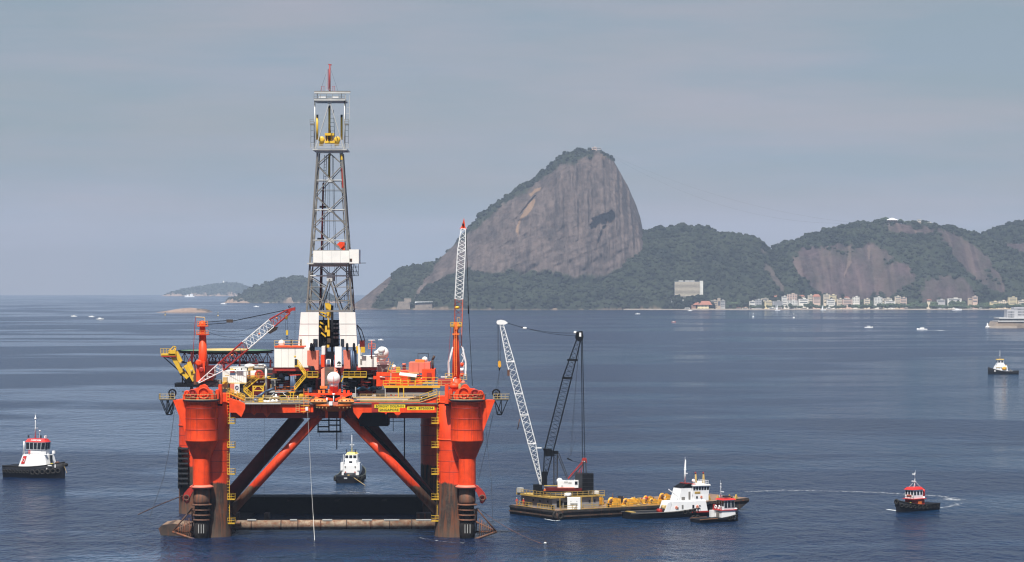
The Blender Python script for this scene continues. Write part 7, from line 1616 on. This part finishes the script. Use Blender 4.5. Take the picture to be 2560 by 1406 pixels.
# waterfront clutter: low boat sheds / kiosks
for k, (x, w_, lb) in enumerate(((1712, 12, 'white beach kiosk left of the mansion'), (1842, 10, 'orange-roofed beach hut right of the concrete block'), (1856, 14, 'pink-roofed beach hut beside the orange-roofed one'), (1922, 16, 'pale boat shed under the yellow building'), (1944, 10, 'small grey boat shed below the ribbed block'), (2004, 14, 'white boat shed below the arched building'), (2066, 12, 'cream kiosk below the low white cube'), (2262, 8, 'lone white gatehouse on the right-hand quay'), (2425, 6, 'white boathouse door in the quay near the tall cream building'), (2449, 5, 'slim white boathouse right of its neighbour in the quay'))):
    building(x, x + w_, 770, 774.5, 6358, ('wall_white', 'wall_pink', 'wall_cream')[k % 3], lb, 'boat_shed', 1, 'tile_roof' if k in (1, 2) else 'flat_roof', 8)
# mountain-top buildings
o = building(1480, 1492, 369, 379, 6885, 'wall_pink', 'reddish left half of the station block on top of the granite dome', 'cable_station', 2, dep=20, solid=False); MB().box((0, 0, -8), (14, 16, 18)).out('foundation', 'old_stone', o)
o = building(1492, 1503, 370, 379, 6890, 'wall_grey', 'grey-green right half of the station block on top of the granite dome', 'cable_station', 2, dep=20, solid=False); MB().box((0, 0, -8), (14, 16, 18)).out('foundation', 'old_stone', o)
o = building(1470, 1474, 378, 381, 6880, 'wall_white', 'tiny white hut left of the dome-top station', 'kiosk', 1, dep=8, solid=False); MB().box((0, 0, -6), (3.5, 7, 13)).out('foundation', 'old_stone', o)
def ground_box(o, w_, h_): MB().box((0, 2, -h_ / 2), (w_, 12, h_)).out('foundation', 'old_stone', o)
p = W(2230, 553, 6790); tn = thing('tent_pavilion', 'white peaked tent roof on the flat hilltop', 'pavilion', (p.x, 6790, p.z)); ground_box(tn, 26, 16); tn.scale = (1.1, 1, 1.1)
MB().box((0, 0, .8), (22, 12, 3)).out('hall', 'wall_brown', tn); mb = MB(); mb.add([(-13.5, -8, 2), (13.5, -8, 2), (13.5, 8, 2), (-13.5, 8, 2), (-1.5, 0, 7), (1.5, 0, 7)], [(0, 1, 5, 4), (1, 2, 5), (2, 3, 4, 5), (3, 0, 4)]); mb.out('tent_roof', 'clean_white', tn)
for x0, x1, y0, y1, lb in ((2294, 2303, 549, 554, 'small bright white kiosk right of the tent on the flat hilltop'), (2143, 2152, 561, 566, 'white cable car hut at the left end of the hilltop'), (2176, 2187, 560, 564, 'pale low terrace house between the cable hut and the tent'), (2318, 2330, 557, 560, 'low white wall at the right end of the hilltop')):
    o = building(x0, x1, y0, y1, 6790, 'wall_white', lb, 'hilltop_hut', 1, dep=8, solid=False); ground_box(o, (x1 - x0) * .98 * .95, 16)
p0 = W(1505, 377, 6890); p1 = W(2148, 558, 6790)
for k, s_ in enumerate((52, 30)):
    o = MB().poly(sag(p0 + Vector((0, k * 8, 0)), p1 + Vector((0, k * 8, 0)), s_, 24), .13, 4).out('cableway_wire', 'dark_steel'); tag(o, ('lower of the two faint cableway wires sagging from the dome to the flat hilltop', 'upper of the two faint cableway wires from the dome to the flat hilltop')[k], 'cable')
# fort at the foot of the dome
o = thing('fort', 'old stone fort with long white roof at the foot of the granite dome', 'fort', (W(1010, 0, 6390).x, 6400, 0))
MB().prism([(-17, 0, 1), (14, 0, 1), (12, 0, 19), (-14, 0, 19)], (0, 24, 0)).out('rampart', 'old_stone', o); MB().box((8, 8, 22), (16, 12, 9)).out('keep', 'old_stone', o); MB().prism([(25, -2, 15.5), (30, -2, 17.2), (66, -2, 18.2), (66, -2, 19), (25, -2, 19)], (0, 7, 0)).out('long_roof', 'clean_white', o); MB().box((45, 4, 8), (40, 6, 15)).out('long_wall', 'old_stone', o)
for k in range(5): MB().box((-12 + k * 5.5, -.05, 14), (1.2, .3, 1.6)).out('embrasure', 'window_shade', o)
# lighthouse and ship by the distant island
p = W(559, 710, 15790); o = thing('lighthouse', 'tiny white lighthouse on the ridge of the distant island', 'lighthouse', (p.x, 15785, p.z - 6)); MB().lathe((0, 0, 0), [(5, -20), (4.5, 12), (3, 22)], 12).out('tower', 'wall_white', o); MB().lathe((0, 0, 22), [(2.6, 0), (2.6, 4), (.3, 7)], 12).out('lantern', 'wall_grey', o)
Ys = 13800; p = W(474, 743.5, Ys); o = thing('cargo_ship', 'small distant white ship in front of the far island', 'ship', (p.x, Ys, 0), R(170))
mb, rows = hull_mesh(52, 14, 5, 8, .9, .3, draft=2); mb.out('hull', 'clean_white', o); deck_mesh(rows, 1).out('deck', 'deck_grey', o); MB().box((-10, 0, 10), (14, 10, 12)).out('superstructure', 'clean_white', o); MB().box((10, 0, 9), (8, 9, 8)).out('superstructure', 'clean_white', o); MB().tube((-8, 0, 15), (-8, 0, 26), .7, .3, 6).out('mast', 'clean_white', o)

# ------------------------------------------------------------------ naval school on its walled islet
YN = 3600; s_ = YN / F
ns = thing('island_school', 'white many-windowed building on stone walls at the right edge of the picture', 'building', (W(2560, 0, YN).x, YN + 20, 0))
X = lambda px: (px - 2560) * s_
Z = lambda py: H - (py - EY) * s_
MB().prism([(X(2486), -20, -1), (X(2680), -20, -1), (X(2680), -20, Z(805)), (X(2495), -20, Z(805)), (X(2491), -20, Z(812))], (0, 60, 0)).out('stone_wall', 'old_stone', ns)
MB().prism([(X(2463), -26, -1), (X(2540), -26, -1), (X(2540), -26, Z(815.5)), (X(2478), -26, Z(815.5)), (X(2466), -26, Z(819))], (0, 12, 0)).out('causeway', 'seawall_stone', ns)
MB().box(((X(2495) + X(2680)) / 2, 2, (Z(805) + Z(802)) / 2), (X(2680) - X(2495), 46, Z(802) - Z(805))).out('terrace', 'school_terrace', ns); MB().box(((X(2500) + X(2680)) / 2, 4, (Z(802) + Z(797.5)) / 2), (X(2680) - X(2500), 36, Z(797.5) - Z(802))).out('glazed_floor', 'window_shade', ns)
MB().box(((X(2499) + X(2680)) / 2, 3, (Z(797.5) + Z(795)) / 2), (X(2680) - X(2499), 42, Z(795) - Z(797.5))).out('terrace', 'school_terrace', ns)
w1 = MB().box(((X(2523) + X(2549)) / 2, 6, (Z(795) + Z(775)) / 2), (X(2549) - X(2523), 24, Z(775) - Z(795))).out('wing', 'school_wall', ns); w2 = MB().box(((X(2541) + X(2680)) / 2, 8, (Z(795) + Z(769)) / 2), (X(2680) - X(2541) , 24, Z(769) - Z(795))).out('main_block', 'school_wall', ns)
for r_, y in enumerate((781, 787.5, 793)):
    for k in range(8): MB().box((X(2525 + k * 2.1), -6.1, Z(y)), (.55 if k != 4 else 1.0, .3, 1.9)).out('window', 'window_shade', w1)
for y in (774, 781, 787.5):
    for k in range(12): MB().box((X(2542.5 + k * 3), -4.1, Z(y)), (.9, .3, 1.9)).out('window', 'window_shade', w2)
b_ = W(2470, 818, YN - 8); o = thing('harbour_light', 'small white lighthouse at the tip of the walled causeway', 'lighthouse', (b_.x, YN - 4, Z(819) - .4)); MB().lathe((0, 0, 0), [(3, 0), (2.6, 1.6), (1.0, 1.8), (.8, 4.5)], 14).out('tower', 'clean_white', o); MB().ball((0, 0, 5.2), .9, 10).out('lantern', 'clean_white', o); MB().lathe((0, 0, 6), [(.3, 0), (.5, .8), (.1, 1.6)], 8).out('lamp_cap', 'grey_steel', o)

# ------------------------------------------------------------------ trees
rt = random.Random(12)
def crown_mesh(seed, w, h):
    r = random.Random(seed); mb = MB()
    for k in range(34):
        a = r.uniform(0, 6.283); q = math.sqrt(r.random()); z = h * (.35 + .5 * r.random() * (1 - .45 * q)); rr = r.uniform(.12, .24) * w
        c = (q * w * .40 * math.cos(a), q * w * .40 * math.sin(a), z); n0 = len(mb.v); mb.ball(c, rr, 7, (1, 1, .75))
        for i in range(n0, len(mb.v)): x, y, zz = mb.v[i]; f = r.uniform(-.22, .22) * rr; mb.v[i] = (x + f, y + r.uniform(-.2, .2) * rr, zz + f)
    mb.sm = [False] * len(mb.f); return mb
protos = []
for k, (w_, h_, m) in enumerate(((11, 11, 'leaf_dark'), (14, 10, 'leaf_mid'), (8, 12, 'leaf_dark'))):
    root = thing('broadleaf_tree', 'dark rounded tree in the row along the town waterfront', 'tree', (0, 0, 0), 0, 'trees along the waterfront')
    mb = MB(); mb.tube((0, 0, -1), (.3, 0, h_ * .5), .45, .25, 7); mb.bar((.2, 0, h_ * .35), (2, 1, h_ * .62), .3).bar((.2, 0, h_ * .35), (-2, -1, h_ * .6), .3); mb.out('trunk', 'bark', root); crown_mesh(k, w_, h_).out('crown', m, root); protos.append(root)
used = set()
planted = []
def plant(k, p, s, label=None, group='trees along the waterfront'):
    src = protos[k]
    if k not in used: o = src; used.add(k); 
    else:
        o = src.copy(); C.objects.link(o)
        for ch in src.children: c = ch.copy(); C.objects.link(c); c.parent = o
    o.location = p; o.scale = (s, s, s * rt.uniform(.85, 1.1)); o.rotation_euler = (0, 0, rt.uniform(0, 6)); o['group'] = group
    planted.append(o)
x = 1660
while x < 2575:
    gap = 1742 < x < 1815
    if not gap:
        Y = rt.uniform(6362, 6380); p = W(x, 774, Y); plant(rt.randrange(3), (p.x, Y, 2.0), rt.uniform(.75, 1.25) * (1.0 if x < 2150 else 1.15))
    x += rt.uniform(5, 12) if x > 1860 else rt.uniform(12, 22)
for i, x in enumerate((1700, 1716, 1729, 1740, 1693, 1748, 1822, 1836, 1846, 1880, 1942, 2015, 2028, 2140, 2155, 2178, 2280, 2292, 2306, 2335, 2350, 2380, 2400, 2412, 2455, 2468)):
    Y = 6425; p = W(x, 760, Y); plant(i % 3, (p.x, Y, 6 if x > 1760 else 12), rt.uniform(1.1, 1.6), 'dark tree behind the first row of shore trees and houses', 'trees behind the waterfront')
for i, (x, y, s) in enumerate(((2150, 560, .9), (2196, 555, 1.1), (2206, 553, 1.5), (2213, 553, 1.5), (2220, 551, 1.2), (2252, 556, 1.6), (2262, 557, 1.1), (2272, 556, 1.2), (2282, 556, 1.3), (2290, 557, 1.1), (2306, 557, 1.2), (2316, 557, 1.1), (2328, 561, .9))):
    p = W(x, y + 6, 6800); plant(i % 3, (p.x, 6800, p.z - 3), s * 1.15, 'dark tree standing against the sky on the flat hilltop', 'trees on the flat hilltop')

ords = ['first', 'second', 'third', 'fourth', 'fifth', 'sixth', 'seventh', 'eighth', 'ninth', 'tenth', 'eleventh', 'twelfth', 'thirteenth']
towns = [(o.location.x, o['label']) for o in C.objects if o.get('category') == 'building']
for g_, pre in (('trees along the waterfront', 'shore tree before the'), ('trees behind the waterfront', 'rear tree near the')):
    near = {}
    for o in planted:
        if o['group'] == g_:
            lb = min(towns, key=lambda q: abs(q[0] - o.location.x))[1]; near.setdefault(lb, []).append(o)
    for lb, os_ in near.items():
        os_.sort(key=lambda o: o.location.x); wds = lb.split()
        for k, o in enumerate(os_): o['label'] = ' '.join(([ords[k % 13]] if len(os_) > 1 else ['lone']) + (pre + ' ' + ' '.join(wds[:10])).split())
top = sorted([o for o in planted if o['group'] == 'trees on the flat hilltop'], key=lambda o: o.location.x)
for k, o in enumerate(top): o['label'] = ords[k] + ' from the left of the dark trees on the flat hilltop'
# ------------------------------------------------------------------ small craft and buoys
def motorboat(px, py, L, label, name='motorboat', rz=0, sail=False, m='clean_white'):
    Y = YW(py); p = W(px, py, Y); o = thing(name, label, 'sailboat' if sail else 'boat', (p.x, Y, 0), rz, 'small boats far out on the bay')
    mb, rows = hull_mesh(L, L * .3, L * .09, L * .15, .85, .5, draft=.4, n=12); mb.out('hull', m, o); deck_mesh(rows, .1).out('deck', 'boat_white', o)
    if sail: MB().prism([(0, 0, L * .15), (-L * .35, 0, L * .2), (0, 0, L * 1.1)], (0, .08, 0)).out('sail', 'clean_white', o); MB().tube((0, 0, 0), (0, 0, L * 1.15), .08, None, 5).out('mast', 'mast_grey', o)
    else: 
        h, hf = house('cabin', 'clean_white', o, -L * .2, L * .2, L * .2, L * .08, L * .24, L * .07, 0, .85); windows_on(h, hf, [0, 2], .4, .8, 3)
motorboat(2172, 820, 11, 'white motorboat right of centre with a low cabin'); motorboat(2305, 825, 13, 'white speedboat drawing a short wake at the right', rz=R(180)); motorboat(1684, 806, 7, 'small reddish boat below the hotel', m='salmon', rz=R(20)); motorboat(1594, 786, 10, 'small white boat close under the forest shore')
motorboat(2393, 777, 22, 'white boat close to the shore below the right hill', rz=R(10)); motorboat(185, 792, 11, 'leftmost of the three pale boats on the far left water', rz=R(170)); motorboat(229, 793, 10, 'middle one of the three pale boats on the far left water', rz=R(175)); motorboat(250, 799, 12, 'lowest and greyest of the three pale boats on the far left', m='pale_steel')
motorboat(952, 851, 6, 'lone tiny pale boat right of the derrick base', rz=R(160)); motorboat(559, 761, 18, 'bright white boat left of the wooded island', rz=R(175)); motorboat(641, 768, 14, 'white boat in front of the wooded island shore'); motorboat(1944, 777, 12, 'first sailboat moored off the town', 'sailboat', 0, True); motorboat(2058, 776, 12, 'second sailboat moored off the town, farther right', 'sailboat', 0, True); motorboat(1725, 778, 10, 'third small boat moored below the hotel')
def navbuoy(px, py, h, label, m='cream_rail'):
    Y = YW(py); p = W(px, py, Y); o = thing('channel_buoy', label, 'buoy', (p.x, Y, 0), 0, 'buoys in the channel'); MB().lathe((0, 0, 0), [(h * .22, -.3), (h * .24, h * .15), (h * .1, h * .25)], 12).out('float', m, o); MB().lathe((0, 0, h * .25), [(h * .12, 0), (h * .05, h * .55), (h * .12, h * .6), (h * .02, h * .75)], 10).out('tower', m, o)
navbuoy(1883, 794, 8, 'slim white channel buoy, left one of the pair off the town', 'clean_white'); navbuoy(1984.5, 796, 8, 'slim white channel buoy, right one of the pair off the town', 'clean_white'); navbuoy(413, 789, 8, 'pale yellow buoy below the left end of the rock islet'); navbuoy(545, 791, 8, 'pale yellow buoy below the right end of the rock islet')
